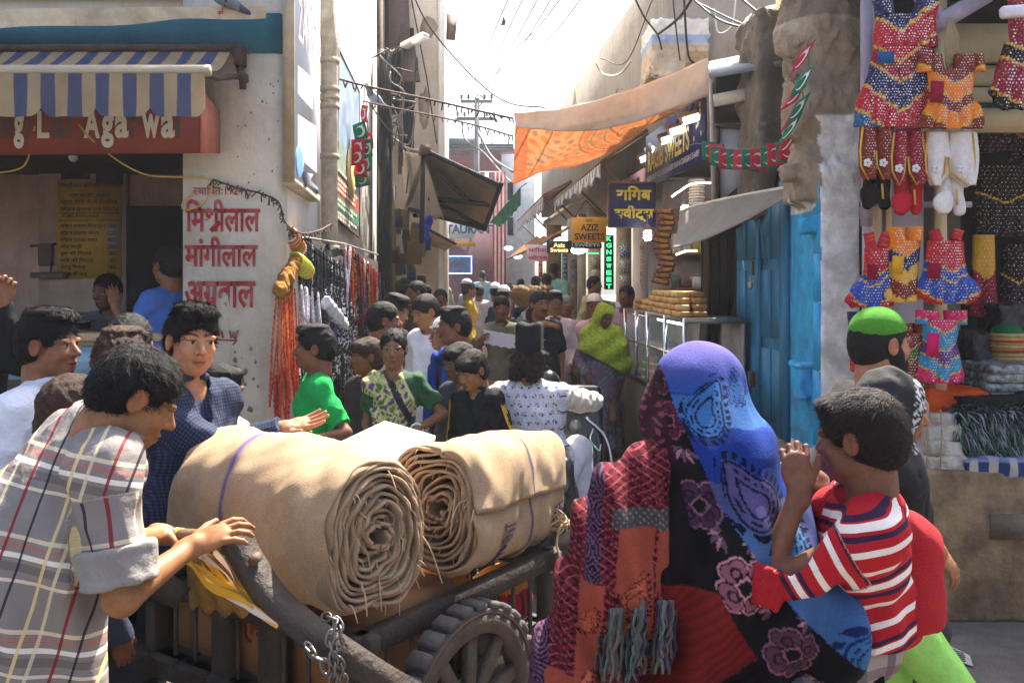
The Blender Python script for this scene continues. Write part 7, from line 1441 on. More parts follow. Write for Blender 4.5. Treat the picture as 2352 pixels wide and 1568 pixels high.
def beam(pts, w, th, nm, m=CW):
 P = spline(pts, 8); b = MB(); V = []; sd = np.array([.822, -.569, 0])
 for i, p in enumerate(P):
  t = np.array(P[min(i + 1, len(P) - 1)] - P[max(i - 1, 0)]); t /= np.linalg.norm(t); n = np.cross(t, sd); n /= np.linalg.norm(n); p = np.array(p)
  V += [p + n * w / 2 + sd * th / 2, p - n * w / 2 + sd * th / 2, p - n * w / 2 - sd * th / 2, p + n * w / 2 - sd * th / 2]
 F = [(i * 4 + j, i * 4 + (j + 1) % 4, i * 4 + 4 + (j + 1) % 4, i * 4 + 4 + j) for i in range(len(P) - 1) for j in range(4)] + [(3, 2, 1, 0), tuple(len(V) - 4 + j for j in range(4))]
 b.add(V, F); return b.build(nm, m, ct_)
beam([W(538, 1222, 2.58), W(562, 1275, 2.56), W(620, 1365, 2.52), W(690, 1432, 2.5), W(770, 1490, 2.5), W(900, 1572, 2.58), W(1020, 1630, 2.7)], .078, .06, 'shaft')
off = Vector((r2[0], r2[1], 0)) * .72
beam([W(538, 1222, 2.58) + off, W(562, 1275, 2.56) + off, W(620, 1365, 2.52) + off, W(690, 1432, 2.5) + off, W(770, 1490, 2.5) + off], .078, .06, 'shaft')
hb0, hb1 = W(402, 1228, 2.72), W(560, 1236, 2.58); b = MB(); b.tube([hb0, hb1], .021, 12); b.build('handle_bar', M('worn_handle', srgb('#8d7a62'), rough=.4, var=.3), ct_); u_ = (hb1 - hb0).normalized(); b = MB(); b.tube([hb0 + u_ * .018, hb0 + u_ * .027], .0225, 12); b.build('handle_ring', M('ring_yellow', srgb('#e0a81e')), ct_); b = MB(); b.tube([hb0 - u_ * .002, hb0 + u_ * .012], .0222, 12); b.build('handle_cap', GREYM, ct_)
b = MB(); b.lathe(W(585, 1284, 2.515), [(.014, -.03), (.014, .02)], 8, Matrix.Rotation(1.57, 3, 'X')); b.build('bolt', RUST, ct_)
wc = np.array([-.145, 2.93, .375]); ax = np.array([.822, -.569, 0.]); e1 = np.array([s_[0], s_[1], 0]); e2 = np.array([0, 0, 1.])
wh = thing('wheel', None, None, tuple(wc)); wh.parent = ct_; wh.location = Vector(wc) - WL[ct_.name]
AX = Matrix((Vector(e1), Vector(e2).cross(Vector(ax)) * -1 if False else Vector(np.cross(ax, e1)), Vector(ax))).transposed()
WM = M('wheel_wood', srgb('#5c5046'), rough=.8, var=.45, vs=9, bump=.5, bs=50, dirt=srgb('#3a2f27'), da=.55, ds=6)
b = MB(); b.lathe(wc, [(.268, -.032), (.335, -.032), (.335, .032), (.268, .032), (.268, -.032)], 56, AX); b.build('felloe', WM, wh)
b = MB(); b.lathe(wc, [(.330, -.036), (.3355, -.036), (.3355, .036), (.330, .036)], 56, AX, cap=False); b.build('rim_plate', M('rim_copper', srgb('#7d5a48'), rough=.6, var=.3), wh)
b = MB(); n = 30
for i in range(n):
 a = i * 2 * math.pi / n; c = wc + (e1 * math.cos(a) + e2 * math.sin(a)) * .352; b.box(c, (.030, .056, .080), Matrix((Vector(e1 * math.cos(a) + e2 * math.sin(a)), Vector(-e1 * math.sin(a) + e2 * math.cos(a)), Vector(ax))).transposed(), bev=.008)
b.lathe(wc, [(.336, -.036), (.346, -.036), (.346, .036), (.336, .036)], 48, AX, cap=False); b.build('tyre', M('tyre_rubber', srgb('#4b4745'), rough=.85, var=.3, bump=.4, dirt=srgb('#7d7468'), da=.4), wh)
for i in range(10): a = i * 2 * math.pi / 10 + .25; d_ = e1 * math.cos(a) + e2 * math.sin(a); MB().span(Vector(wc + d_ * .04), Vector(wc + d_ * .272), .052, .032, up=tuple(ax), bev=.006).build('spoke', WM, wh)
b = MB(); b.lathe(wc, [(.03, -.09), (.05, -.08), (.062, -.03), (.062, .05), (.05, .085), (.028, .09)], 20, AX); b.build('hub', WM, wh); MB().tube([Vector(wc + ax * .1), Vector(wc - ax * 1.2)], .018, 8).build('axle', RUST, ct_)
ch = thing('chain', 'steel chain hanging from the cart corner', 'chain', W(770, 1440, 2.44)); k = 0
for path in ([(742, 1415, 2.46), (775, 1425, 2.42), (783, 1470, 2.41), (768, 1500, 2.41), (785, 1530, 2.42), (790, 1575, 2.44)], [(706, 1478, 2.44), (720, 1505, 2.4), (745, 1520, 2.39), (752, 1560, 2.39)], [(772, 1430, 2.4), (756, 1470, 2.39), (768, 1520, 2.39), (762, 1580, 2.4)]):
 P = spline([W(*p) for p in path], 14); L = 0; last = P[0]
 for p in P[1:]:
  if (p - last).length >= .026:
   t = (p - last).normalized(); u = t.orthogonal().normalized(); u.rotate(Matrix.Rotation(1.57 * (k % 2) + .4, 3, t)); m = (p + last) / 2; b = MB(); b.tube([m + t * .021 * math.cos(q) + u * .011 * math.sin(q) for q in np.linspace(0, 6.283, 13)], .0038, 6, cap=False); b.build('link', M('chain_steel', srgb('#7a7876'), rough=.35, metal=.8, var=.3), ch); last = p; k += 1
def burl(nm):
 m, nt, b = newmat(nm); at = nd(nt, 'ShaderNodeVertexColor', {'layer_name': 'Col'}).outputs[0]; lp_ = nd(nt, 'ShaderNodeAttribute', {'attribute_name': 'lp'}).outputs['Vector']; tc = nd(nt, 'ShaderNodeTexCoord').outputs['Object']
 n1 = noise(nt, tc, 7, 6, .65); c = mixc(nt, ramp(nt, n1, [(.3, 0.), (.7, 1.)]), mixc(nt, 1., at, (.74, .70, .66), 'MULTIPLY'), at)
 w1 = nd(nt, 'ShaderNodeTexWave', {'bands_direction': 'X'}, {'Vector': lp_, 'Scale': 60., 'Distortion': 1.2, 'Detail': 2.}).outputs[1]; w2 = nd(nt, 'ShaderNodeTexWave', {'bands_direction': 'Z'}, {'Vector': lp_, 'Scale': 60., 'Distortion': 1.2, 'Detail': 2.}).outputs[1]
 wv = mth(nt, 'MULTIPLY', w1, w2); n2 = noise(nt, tc, 330, 3, .6); c = mixc(nt, .35, c, ramp(nt, n2, [(.3, .1), (.7, .9)]), 'OVERLAY'); c = mixc(nt, .18, c, wv, 'OVERLAY'); nt.links.new(c, b.inputs['Base Color']); b.inputs['Roughness'].default_value = .95; b.inputs['Specular IOR Level'].default_value = .1
 h = mth(nt, 'ADD', mth(nt, 'MULTIPLY', wv, .35), mth(nt, 'ADD', n2, mth(nt, 'MULTIPLY', noise(nt, tc, 14, 5), 1.5))); bp = nd(nt, 'ShaderNodeBump', {}, {'Strength': .55, 'Distance': .012, 'Height': h}); nt.links.new(bp.outputs[0], b.inputs['Normal']); return m
BUR = burl('burlap'); BC = np.array(srgb('#bfa585'))
def roll(lb, e0, e1_, hw, hh, turns, seed, stripes, letters, flap):
 e0 = np.array(e0); e1_ = np.array(e1_); A = e1_ - e0; L = np.linalg.norm(A); A /= L; H = np.cross(np.array([0, 0, 1.]), A); r = np.random.default_rng(seed)
 def prof(th, f):
  n = 2.6; c, s = np.cos(th), np.sin(th); k = (np.abs(c) ** n + np.abs(s) ** n) ** (-1 / n) * (1 + .03 * np.sin(3 * th + seed) + .02 * np.sin(5 * th + 2 * seed)); kk = np.where(f > .5, k, k * (1 + .25 * np.sin(2 * th + 9 * f) * (1 - f))); return c * kk * hw * f, s * kk * hh * f
 offs = r.uniform(-.022, .022, turns + 3); offs[-2:] = 0
 nu, nv = 90 * turns, 46
 def f(u, v):
  t = u * turns; th = 2 * np.pi * t + (2.6 if not flap else flap); fr = .10 + .90 * ((t + .0) / turns); x, z = prof(th, fr)
  i = np.clip(t.astype(int), 0, turns); o = offs[i] * (1 - t % 1) + offs[i + 1] * (t % 1); o = o + .006 * np.sin(th * 7 + i * 2.)
  al = np.where(v < .5, o * (1 - 2 * v), 0) + v * L + .014 * np.sin(th * 3 + seed) * v
  wb = .008 * np.sin(v * 9 + th * 2) * (fr > .85) + .006 * wob(np.stack([th, v * 6, fr * 3], -1), 2.2) + .010 * wob(np.stack([th * 2.1, v * 9, fr], -1), 1.7) * (fr > .85)
  tp = 1 - .10 * np.clip(.06 - v, 0, 1) / .06 * (fr > .9) - .08 * np.clip((v - .9) / .1, 0, 1) ** 2
  P = e0 + A * al[..., None] + H * ((x * tp) + wb * np.cos(th))[..., None]; P[..., 2] += z * tp + wb * np.sin(th); return P
 def cf(u, v):
  C = np.tile(BC, (*u.shape, 1)); fr = u
  for v0, w, c in stripes: C[(np.abs(v - v0) < w) & (fr > .8)] = c
  C[v < .012] *= 1.1; i = (u * turns).astype(int); C *= (1 + .10 * np.sin(i * 2.7))[..., None]; return C
 b = MB(); u, v = np.meshgrid(np.linspace(0, 1, nu), np.linspace(0, 1, nv) ** 1.15, indexing='ij'); P = f(u, v); ix = np.arange(nu * nv).reshape(nu, nv); F = np.stack([ix[:-1, :-1], ix[1:, :-1], ix[1:, 1:], ix[:-1, 1:]], -1).reshape(-1, 4)
 du = np.gradient(P, axis=0); dv = np.gradient(P, axis=1); N = np.cross(du, dv); N /= np.linalg.norm(N, axis=-1, keepdims=True) + 1e-9; Q = P + N * .0095; o = nu * nv
 per = np.concatenate([ix[:, 0], ix[-1, 1:], ix[-2::-1, -1], ix[0, -2:0:-1]]); nx = np.roll(per, -1); Fa = np.concatenate([F[:, ::-1], F + o, np.stack([per, nx, nx + o, per + o], 1)])
 C = cf(u, v).reshape(-1, 3); lp_ = np.stack([v * L, 0 * v, u * turns * 1.3 * (.3 + .7 * u)], -1).reshape(-1, 3)
 ob = mesh_obj('burlap_roll', np.concatenate([P.reshape(-1, 3), Q.reshape(-1, 3)]), Fa, BUR, None, True, col=np.concatenate([C, C]), att=np.concatenate([lp_, lp_])); tag(ob, lb, 'burlap roll')
 b = MB(); rr = random.Random(seed)
 for k in range(90):
  uu = rr.uniform(.1, 1); p = f(np.array(uu), np.array(0.)) if True else 0; p = Vector(p); dr = Vector(-A) * rr.uniform(.2, 1) + Vector((rr.uniform(-.5, .5), rr.uniform(-.3, .3), rr.uniform(-1.2, .3))); l_ = rr.uniform(.01, .03) if k % 9 else rr.uniform(.05, .10)
  b.tube(spline([p, p + dr * l_ * .5, p + dr * l_ + Vector((rr.uniform(-.01, .01), 0, -l_ * .5))], 3), .0013 if k % 9 else .0024, 4)
 tag(b.build('thread', M('jute', srgb('#c2a47c'), rough=.95, var=.2), ob), kind='stuff')
 b = MB(); vv = np.linspace(.01, .98, 60); hp = [Vector(p) for p in f(np.full(60, .9995), vv)]; b.tube([p + Vector((0, 0, .004 * math.sin(i * 1.1))) for i, p in enumerate(hp)], .007, 5); b.build('hem', M('jute_hem', srgb('#8f7450'), rough=.95, var=.4, vs=30), ob)
 for tx, v0, v1, t0, hgt, dirn in letters:
  Vv, Ff = glyph(tx, .01); lo, hi = Vv.min(0), Vv.max(0); q = (Vv - lo) / (hi - lo)
  if dirn == 'round': tt = t0 + q[:, 0] * hgt; va = v0 + q[:, 1] * (v1 - v0)
  else: tt = t0 + q[:, 1] * hgt; va = v0 + q[:, 0] * (v1 - v0)
  Pp = f(1 - tt / turns, va); Pc = f(1 - tt / turns, va) ; n_ = Pc - (e0 + A * ((Pc - e0) @ A)[:, None]); n_ /= np.linalg.norm(n_, axis=1)[:, None]; mesh_obj('stencil', Pp + n_ * .016, Ff, M('stencil_ink', srgb('#4a4668'), rough=.9, var=.5, vs=60), ob)
 return ob, f
PUR, RDS, BLS = np.array(srgb('#6d5f96')), np.array(srgb('#8f4a34')), np.array(srgb('#4a4870'))
roll('burlap roll lying left on the cart with its layered end turned to the camera', W(866, 1232, 2.72), W(502, 1132, 3.30), .205, .235, 13, 3, [(.60, .012, PUR), (.34, .008, RDS)], [], 2.75)
roll('burlap roll lying right on the cart with stencilled violet letters', W(1000, 1172, 3.05), W(1212, 1110, 3.72), .185, .225, 11, 8, [(.55, .006, BLS), (.86, .005, BLS)], [('GOVERNMENT', .34, .22, .77, .19, 'round'), ('HARYANA', .90, .79, .80, .17, 'round'), ('2015-16', .56, .74, .85, .035, 'a'), ('Crop Year', .32, .5, .80, .028, 'a'), ('food grain', .55, .8, .77, .026, 'a')], 3.1)
tg = thing('jute_twine', 'knotted jute twine dangling off the far end of the right roll', 'twine', W(1290, 1200, 3.5)); q_ = random.Random(3); b = MB(); b.tube(spline([W(1298, 1185, 3.55), W(1300, 1200, 3.5), W(1285, 1215, 3.5), W(1278, 1250, 3.5), W(1284, 1280, 3.5), W(1266, 1315, 3.5)], 6), .005, 5)
for k in range(26): p = W(1290 + q_.uniform(-14, 16), 1192 + q_.uniform(-10, 16), 3.5); b.tube([p, p + Vector((q_.uniform(-.04, .04), q_.uniform(-.02, .02), q_.uniform(-.05, .03)))], .003, 4)
b.build('strand', M('jute', (.5, .4, .28)), tg)
tag(MB().tube(spline([W(1085, 1128, 3.0), W(1150, 1105, 3.15), W(1210, 1092, 3.35), W(1270, 1068, 3.6)], 6), .004, 5).build('jute_string', M('jute', (.5, .4, .28))), 'thin jute string tied round the right burlap roll', 'string')
wbx = thing('white_carton', 'sunlit flat white carton lying behind the burlap rolls', 'carton', W(870, 1010, 3.75)); b = MB(); b.slab([W(722, 1042, 3.55), W(905, 1060, 3.5), W(1000, 1000, 3.95), W(884, 966, 4.3)], .03); b.build('panel', M('carton_white', (.72, .69, .62), rough=.8, var=.08, bump=.1), wbx); b = MB(); b.slab([W(884, 966, 4.3), W(850, 985, 4.2), W(866, 1000, 4.15), W(898, 980, 4.2)], .012); b.build('flap', M('carton_white', (.7, .7, .6)), wbx)
CARD = M('cardboard', srgb('#a5764a'), rough=.85, var=.2, vs=5, bump=.15, dirt=srgb('#5f4028'), da=.35); REDI = M('carton_red', srgb('#a5342a'), rough=.8, var=.3, vs=20)
for i, (t0, t1, o0, o1, lb, tx) in enumerate(((.42, .95, .05, .4, 'cardboard carton with red marks seen through the rear cart bars', 'લોથ'), (.06, .37, .05, .34, 'cardboard carton with a red arrow at the near cart corner', 'હ્રમુ'))):
 p0, p1 = cA + r2 * 1.03 * t0 + s_ * o0, cA + r2 * 1.03 * t1 + s_ * o0; t = thing('carton', lb, 'carton', v3((p0 + p1) / 2, .46)); b = MB(); b.hexa([v3(p1, .46), v3(p0, .46), v3(p0 + s_ * (o1 - o0), .46), v3(p1 + s_ * (o1 - o0), .46), v3(p1, .70), v3(p0, .70), v3(p0 + s_ * (o1 - o0), .70), v3(p1 + s_ * (o1 - o0), .70)]); b.build('box', CARD, t); L_ = np.linalg.norm(p1 - p0)
 lettering('red_print', tx, REDI, t, v3(p0 + (p1 - p0) * .12, .66), Vector((p1[0] - p0[0], p1[1] - p0[1], 0)), (0, 0, -1), w=L_ * .35, h=.1, bold=.03, lift=.003); lettering('red_print', 'ર', REDI, t, v3(p0 + (p1 - p0) * .6, .67), Vector((p1[0] - p0[0], p1[1] - p0[1], 0)), (0, 0, -1), w=L_ * .16, h=.07, bold=.03, lift=.003)
p0, p1 = cA + s_ * .1 + r2 * .06, cA + s_ * .52 + r2 * .06; t = thing('carton', 'big cardboard carton with red letters upside down beside the cart wheel', 'carton', v3((p0 + p1) / 2, .46)); b = MB(); b.hexa([v3(p0, .46), v3(p1, .46), v3(p1 + r2 * .4, .46), v3(p0 + r2 * .4, .46), v3(p0, .745), v3(p1, .745), v3(p1 + r2 * .4, .745), v3(p0 + r2 * .4, .745)]); b.build('box', CARD, t)
lettering('red_print', 'મુકેશ', REDI, t, v3(p1 - s_ * .06, .70), Vector((-s_[0], -s_[1], 0)), (0, 0, -1), w=.3, h=.085, bold=.03, lift=.003); b = MB(); b.span(v3(p0 + s_ * .03 + np.array([.822, -.569]) * .003, .52), v3(p1 - s_ * .03 + np.array([.822, -.569]) * .003, .52), .003, .006); b.build('red_rule', REDI, t)
for i, (x0, d0) in enumerate(((985, 3.35), (1150, 3.6))):
 S = SDF(.04); S.ell(W(x0, 1372, d0), (.16 - .04 * i, .16, .13)); S.mod(lambda P, D: D + .01 * wob(P, 24.)); V, F = S.mesh(.01); z_ = V[:, 2]; zz = (z_ - z_.min()) / (z_.max() - z_.min()); st_ = np.sin(np.arctan2(V[:, 1] - d0, V[:, 0] - xat(x0, d0)) * 16) > 0
 col = np.where(st_[:, None], np.array(srgb('#b51f38')), np.array(srgb('#5f1424'))); col[zz > .72] = srgb('#d88a2c'); col[zz < .30] = srgb('#d4cfc8'); tag(mesh_obj('striped_sack', V, F, M('sack_cloth', vc=True, rough=.9, var=.2), None, True, col=col), ('red striped sack partly hidden behind the wheel', 'red striped sack with an orange top inside the far cart corner')[i], 'sack')
sp_ = thing('packing_straps', 'yellow and white plastic straps strung from the handle to the curved shaft', 'straps', W(500, 1330, 2.6)); q_ = random.Random(7)
for i in range(12):
 c_ = '#d8a92c' if i % 3 else '#d9d0d0'; P = spline([W(395 + q_.uniform(0, 130), 1262 + q_.uniform(-8, 20), 2.68), W(470 + q_.uniform(0, 60), 1320 + q_.uniform(-15, 30), 2.6), W(560 + q_.uniform(-10, 20), 1375 + q_.uniform(-5, 15), 2.52), W(650 + q_.uniform(-15, 15), 1432 + q_.uniform(-6, 6), 2.48)], 6); V = []
 for k, p in enumerate(P): w_ = .008 * math.cos(k * .3 + i); V += [tuple(p + Vector((0, -.002, w_ + .005))), tuple(p - Vector((0, .002, w_ + .005)))]
 mesh_obj('strap', V, [(2 * k, 2 * k + 1, 2 * k + 3, 2 * k + 2) for k in range(len(P) - 1)], M('strap' + c_, srgb(c_), rough=.35, var=.1, bump=0), sp_)
tag(quadgrid(W(428, 1262, 2.95), W(545, 1270, 2.72), W(640, 1400, 2.72), W(440, 1390, 3.0), .02, fold=.012).build('yellow_sacking', M('yellow_sack', srgb('#a8823c'), rough=.6, var=.4, vs=14, bump=.4), None, True), 'yellow plastic sacking draped behind the straps', 'sacking')
# ---------------------------------------------------------------- the crowd
c = lambda h, **k: cloth(h, srgb(h), **k)
TR = lambda h='#2a2a30', **k: dict(m=c(h), **k)
CHK = pat('navycheck', srgb('#39445e'), [(0, .012, 0., .006, srgb('#1c2236'), .8), (2, .012, 0., .006, srgb('#1c2236'), .8)], bump=.25)
PLAID = pat('plaid', srgb('#857d78'), [(2, .21, .02, .008, srgb('#d9c7ae'), .85), (2, .21, .045, .020, srgb('#5d524c'), .6), (2, .21, .075, .012, srgb('#e6dccd'), .9), (2, .21, .097, .014, srgb('#a5665a'), .55), (2, .21, .118, .010, srgb('#dcc6a6'), .8), (0, .19, .01, .007, srgb('#7d1a26'), .9), (0, .19, .055, .006, srgb('#1d1b2c'), .9), (0, .19, .115, .008, srgb('#d8bf86'), .85), (0, .19, .15, .008, srgb('#d8c8a4'), .7)], bump=.3, weave=500)
def hang_shirt(S, rec):
 w = lambda *a: np.array(W(*a)); pl_ = rec['pel']
 S.cone(w(205, 1090, 2.26), w(150, 1300, 2.24), .10, .12, .06); S.cone(w(150, 1250, 2.24), w(105, 1600, 2.24), .12, .15, .06); S.cone(w(60, 1200, 2.26), w(10, 1600, 2.26), .13, .16, .08)
 S.mod(lambda P, D: D + .014 * np.sin((P[..., 0] * .9 + P[..., 1] * .5 + P[..., 2] * .25) * 44 + 1.6 * wob(P, 5.)) * np.clip((1.35 - P[..., 2]) * 3, 0, 1) + .006 * np.abs(wob(P * np.array([1, 1, .6]), 20.))); S.plane((0, 0, EYE - 885 / FPX * 2.2), (.1, 0, -1), .004)
def plaid_cuff(rec):
 e, w = rec['ER'], rec['SR']; d_ = unit(w - e); S = SDF(.01); S.cone(e + d_ * .035, e + d_ * .115, .084, .087, flat=True); S.torus(e + d_ * .04, d_, .077, .010); S.torus(e + d_ * .11, d_, .079, .009); S.mod(lambda P, D: D + .004 * wob(P, 40.)); V, F = S.mesh(.005)
 mesh_obj('rolled_cuff', V, F, c('#8b8580'), rec['body'], True)
person('man in a plaid shirt bending over the hand cart handle', 372, 812, 2.30, yaw=122, hyaw=118, hpitch=30, hs=1.0, nkl=.62, h=1.74, pelv=W(-40, 1400, 2.3), skin='a', hair='short', nstr=9000, q=.85, stub=.12, girth=1.08, sw=.92,
    aR=('W', 436, 1258, 2.34), eR=(.75, -.55, -1.), aL=('W', 372, 1226, 2.72), eL=(0, .0, -1), hR=dict(D=(.85, .25, .35), N=(.25, .6, -.75), curl=26, thumb=52, spread=7), hL=dict(D=(.8, .1, -.25), N=(-.2, -.3, -.9), curl=62, thumb=30),
    top=dict(m=PLAID, sleeve=.37, hem=-.16, ease=.026, collar=True, wrinkle=.010, waist=.165, more=hang_shirt, lpf=lambda V: np.stack([V[:, 0] * .95 - V[:, 2] * .30 + V[:, 1] * .25, V[:, 0] * 0, V[:, 0] * .18 + V[:, 2] * .98 + V[:, 1] * .2], 1), neck=.07), bottom=dict(m=c('#5c564a'), ease=.03), extra=plaid_cuff)
person('young man in a white shirt seen in profile at the left edge', 112, 714, 3.35, yaw=80, hyaw=84, hs=1.03, skin='b', hair='quiff', nstr=5000, q=.9, stub=.14, top=dict(m=c('#dcdce4'), collar=True, hem=-.2, ease=.022), bottom=TR(), aR=(.08, .1, -.5))
person('smiling young man in a blue checked shirt holding out his open hand', 446, 704, 3.36, yaw=52, hyaw=38, hroll=-4, gaze=-.0045, hs=1.06, skin='d', hair='quiff', nstr=6000, q=.85, stub=.05, top=dict(m=CHK, collar=True, hem=-.22, ease=.022, vneck=True), bottom=TR('#20242e'), legs=dict(L=(-1.3, 3.95, .08), R=(-1.52, 3.7, .08)),
    aR=('W', 648, 985, 3.22), eR=(.1, -.2, -1), hR=dict(D=(.95, .1, .25), N=(-.1, -.45, .8), side=1, curl=8, thumb=50, spread=6), aL=('W', 640, 1030, 3.5), eL=(-.2, 0, -1))
person('man with smooth black hair and a grey shirt standing behind the plaid man', 298, 722, 3.95, yaw=195, hs=1.12, skin='b', hair='short', nstr=900, top=dict(m=c('#7b828c'), collar=True), bottom=TR())
person('person with brown spiky hair almost hidden behind the plaid man', 280, 757, 3.5, yaw=170, hs=1.05, sw=.8, skin='b', hair='quiff', hairc='brown', nstr=1200, top=dict(m=c('#3f434c')), bottom=TR())
person('child with glossy brown hair half hidden behind the plaid shirt', 172, 860, 2.75, yaw=150, hs=1.0, skin='c', hair='fringe', hairc='brown', child=True, nstr=900, top=dict(m=c('#33384a')), bottom=TR())
person('person at the left edge raising a hand over the counter, dark sleeve', -75, 640, 4.2, yaw=60, skin='b', top=dict(m=c('#17181c')), bottom=TR(), aR=(.1, .3, -.2), aL=('W', 2, 700, 4.05), eL=(-.3, 0, -1), hL=dict(D=(.3, 0, 1), N=(.3, -.9, 0), curl=55))
person('child in white striped clothes peeping from behind the checked shirt', 507, 838, 4.0, yaw=70, hs=.98, skin='c', hair='child', child=True, nstr=500, top=dict(m=pat('whitestripe', srgb('#d5d6dd'), [(0, .016, 0, .004, srgb('#8d93a5'), .7)]), ease=.03), bottom=TR('#c9cad2'))
person('cheerful shopkeeper in a grey T shirt behind the sweet counter', 243, 630, 6.9, yaw=15, hyaw=-15, hs=1.1, base=.3, skin='c', hair='short', hpitch=5, top=dict(m=c('#6a6a66'), sleeve=.4), bottom=TR())
person('man in a blue T shirt turned to the shop doorway with a raised hand', 386, 566, 6.35, yaw=235, hs=1.12, base=.3, skin='b', hair='short', top=dict(m=c('#4a6fb8'), sleeve=.4), bottom=TR(), aL=(-.12, .22, -.05), eL=(-.5, .2, -1.), hL=dict(D=(-.2, 0, 1.), N=(-.5, .6, 0), curl=20))
def armani(rec):
 X = rec['X']; lf = -rec['Rt']; fw = rec['fw']; o = X(-.135, .118, .66); lettering('chest_print', 'ARMANI', WHITEP, rec['body'], o, lf * .25 - fw * .97 + 0, (0, 0, 1), w=.06, h=.014, bold=.02, lift=.03)
person('boy in a bright green T shirt looking left across the burlap', 722, 749, 4.45, ds=1.08, yaw=-72, hyaw=-78, hs=.96, skin='c', hair='quiff', nstr=1400, q=.9, top=dict(m=c('#149a48'), sleeve=.42, hem=-.16, ease=.02), bottom=TR('#3a3f4a'), aL=('W', 700, 1015, 4.15), eL=(-.5, -.5, -1), hL=dict(D=(-1, 0, 0), N=(0, .4, -1), curl=40), aR=('W', 672, 1020, 4.4))
def saric(V, rec, lp):
 C = np.tile(srgb('#1f4a2c'), (len(V), 1)); u, f, w = lp[:, 0], lp[:, 1], lp[:, 2]; q = u + .07 + (.45 - w) * .5; drape = (q > 0) & (np.abs(f) > 1e-6)
 C[drape] = srgb('#b9ab6a'); n = wob(np.stack([u, w, f], 1) * 1., 40.) + .5 * wob(V, 70.); C[drape & (n > .35)] = srgb('#6a3f7a'); C[drape & (n < -.5)] = srgb('#4d6a34'); C[drape & (np.abs(n - .1) < .06)] = srgb('#e0d6a8'); C[drape & (np.abs(q - .09) < .022)] = srgb('#2a2030'); C[drape & (q < .02)] = srgb('#d8c78a'); return C
VC = M('printed_cloth', vc=True, rough=.85, var=.15, vs=14, bump=.2, bs=60)
def sariextra(rec):
 b = MB(); b.tube([rec['WL'] + (rec['EL'] - rec['WL']) * .12 + np.array(rec['Rt'] * math.cos(a) + np.array([0, 0, 1]) * math.sin(a)) * .036 for a in np.linspace(0, 6.283, 16)], .007, 6, cap=False); b.build('bangle', WHITEP, rec['body'])
 b = MB(); nk = rec['neck']; b.tube(spline([nk - rec['Rt'] * .06 + rec['F'] * .05, nk + rec['F'] * .115 - np.array([0, 0, .12]), nk + rec['Rt'] * .06 + rec['F'] * .05], 8), .004, 5); b.build('necklace', M('gold_chain', srgb('#c9983c'), rough=.3, metal=.8, bump=0), rec['body'])
def folds(am, fr, dirn):
 dv_ = unit(dirn)
 def f(S, rec): S.mod(lambda P, D: D + am * np.sin((P - rec['pel']) @ dv_ * fr + 1.5 * wob(P, 6.)))
 return f
person('woman in a purple and yellow sari with a bindi and one hand on her hip', 904, 756, 4.75, ds=1.16, yaw=2, hs=1.0, skin='b', hair='woman', female=True, bindi=True, q=.9, top=dict(m=VC, sleeve=.36, colf=saric, hem=-.3, ease=.022, flare=.03, name='sari', more=folds(.006, 70, (1., 0, .9))), bottom=dict(kind='skirt', m=VC, name='sari', colf=lambda V, r, lp: np.where((wob(V, 26.) > .3)[:, None], np.array(srgb('#5b3a70')), np.array(srgb('#a89a64'))), flare=.08, fold=.014), aL=(.0, .12, -.32), eL=(-1., -.2, -.3), hL=dict(D=(-.8, .3, -.3), N=(0, -1, 0), curl=30), aR=(-.02, .05, -.5), extra=sariextra, nstr=700)
person('girl with a hair clip standing left of the woman in the sari', 842, 775, 5.1, ds=1.14, yaw=-30, hyaw=-60, hs=.98, child=True, female=True, skin='c', hair='fringe', hairc='brown', nstr=500, top=dict(m=c('#3c3030'), sleeve=.4), bottom=TR('#4a3a44'))
def trackjk(rec):
 b = MB()
 for sg, (S0, E0, W0) in ((-1, (rec['SL'], rec['EL'], rec['WL'])), (1, (rec['SR'], rec['ER'], rec['WR']))):
  for k in (-1, 0, 1):
   o = rec['Rt'] * sg * .066 * rec['s'] * 1.05 - rec['F'] * (k * .014 - .012); b.tube(spline([S0 + rec['up'] * .045 + o * .2 + rec['F'] * k * .012, S0 + o * 1.04, (S0 + E0) / 2 + o * 1.0, E0 + o * .98, (E0 + W0) / 2 + o * .8], 5), .0048, 5)
 b.build('yellow_stripe', M('stripe_yellow', srgb('#e0a92c'), rough=.7), rec['body'])
person('boy in a black track jacket with yellow sleeve stripes looking down', 1072, 808, 4.6, ds=1.16, yaw=-30, hyaw=-42, hpitch=22, hs=.96, child=True, skin='a', hair='fringe', nstr=900, q=.9, top=dict(m=c('#16171d'), sleeve=1., hem=-.12, collar=True, ease=.028, vneck=True), bottom=TR('#20222a'), extra=trackjk, aL=(-.06, .1, -.48))
person('child in grey behind the boy with the striped track jacket', 1048, 788, 5.0, ds=1.12, yaw=-30, hyaw=-55, hpitch=10, hs=.96, child=True, skin='c', hair='fringe', nstr=400, top=dict(m=c('#3d434b')), bottom=TR())
def bluescarf(rec):
 S = SDF(.02); nk = rec['neck']; F, Rt = rec['F'], rec['Rt']
 for sg in (-1, 1): S.cone(nk + Rt * .08 * sg - F * .02, nk + Rt * .09 * sg + F * .11 - np.array([0, 0, .06]), .035, .035); S.cone(nk + Rt * .09 * sg + F * .11 - np.array([0, 0, .06]), nk + Rt * .10 * sg + F * .15 - np.array([0, 0, .5]), .035, .045)
 S.cone(nk - F * .06 + Rt * .08, nk - F * .06 - Rt * .08, .035, .035); S.mod(lambda P, D: D + .008 * np.sin(P[..., 0] * 120 + P[..., 2] * 10)); V, Fc = S.mesh(.009); mesh_obj('scarf', V, Fc, c('#1f3f8f'), rec['body'], True)
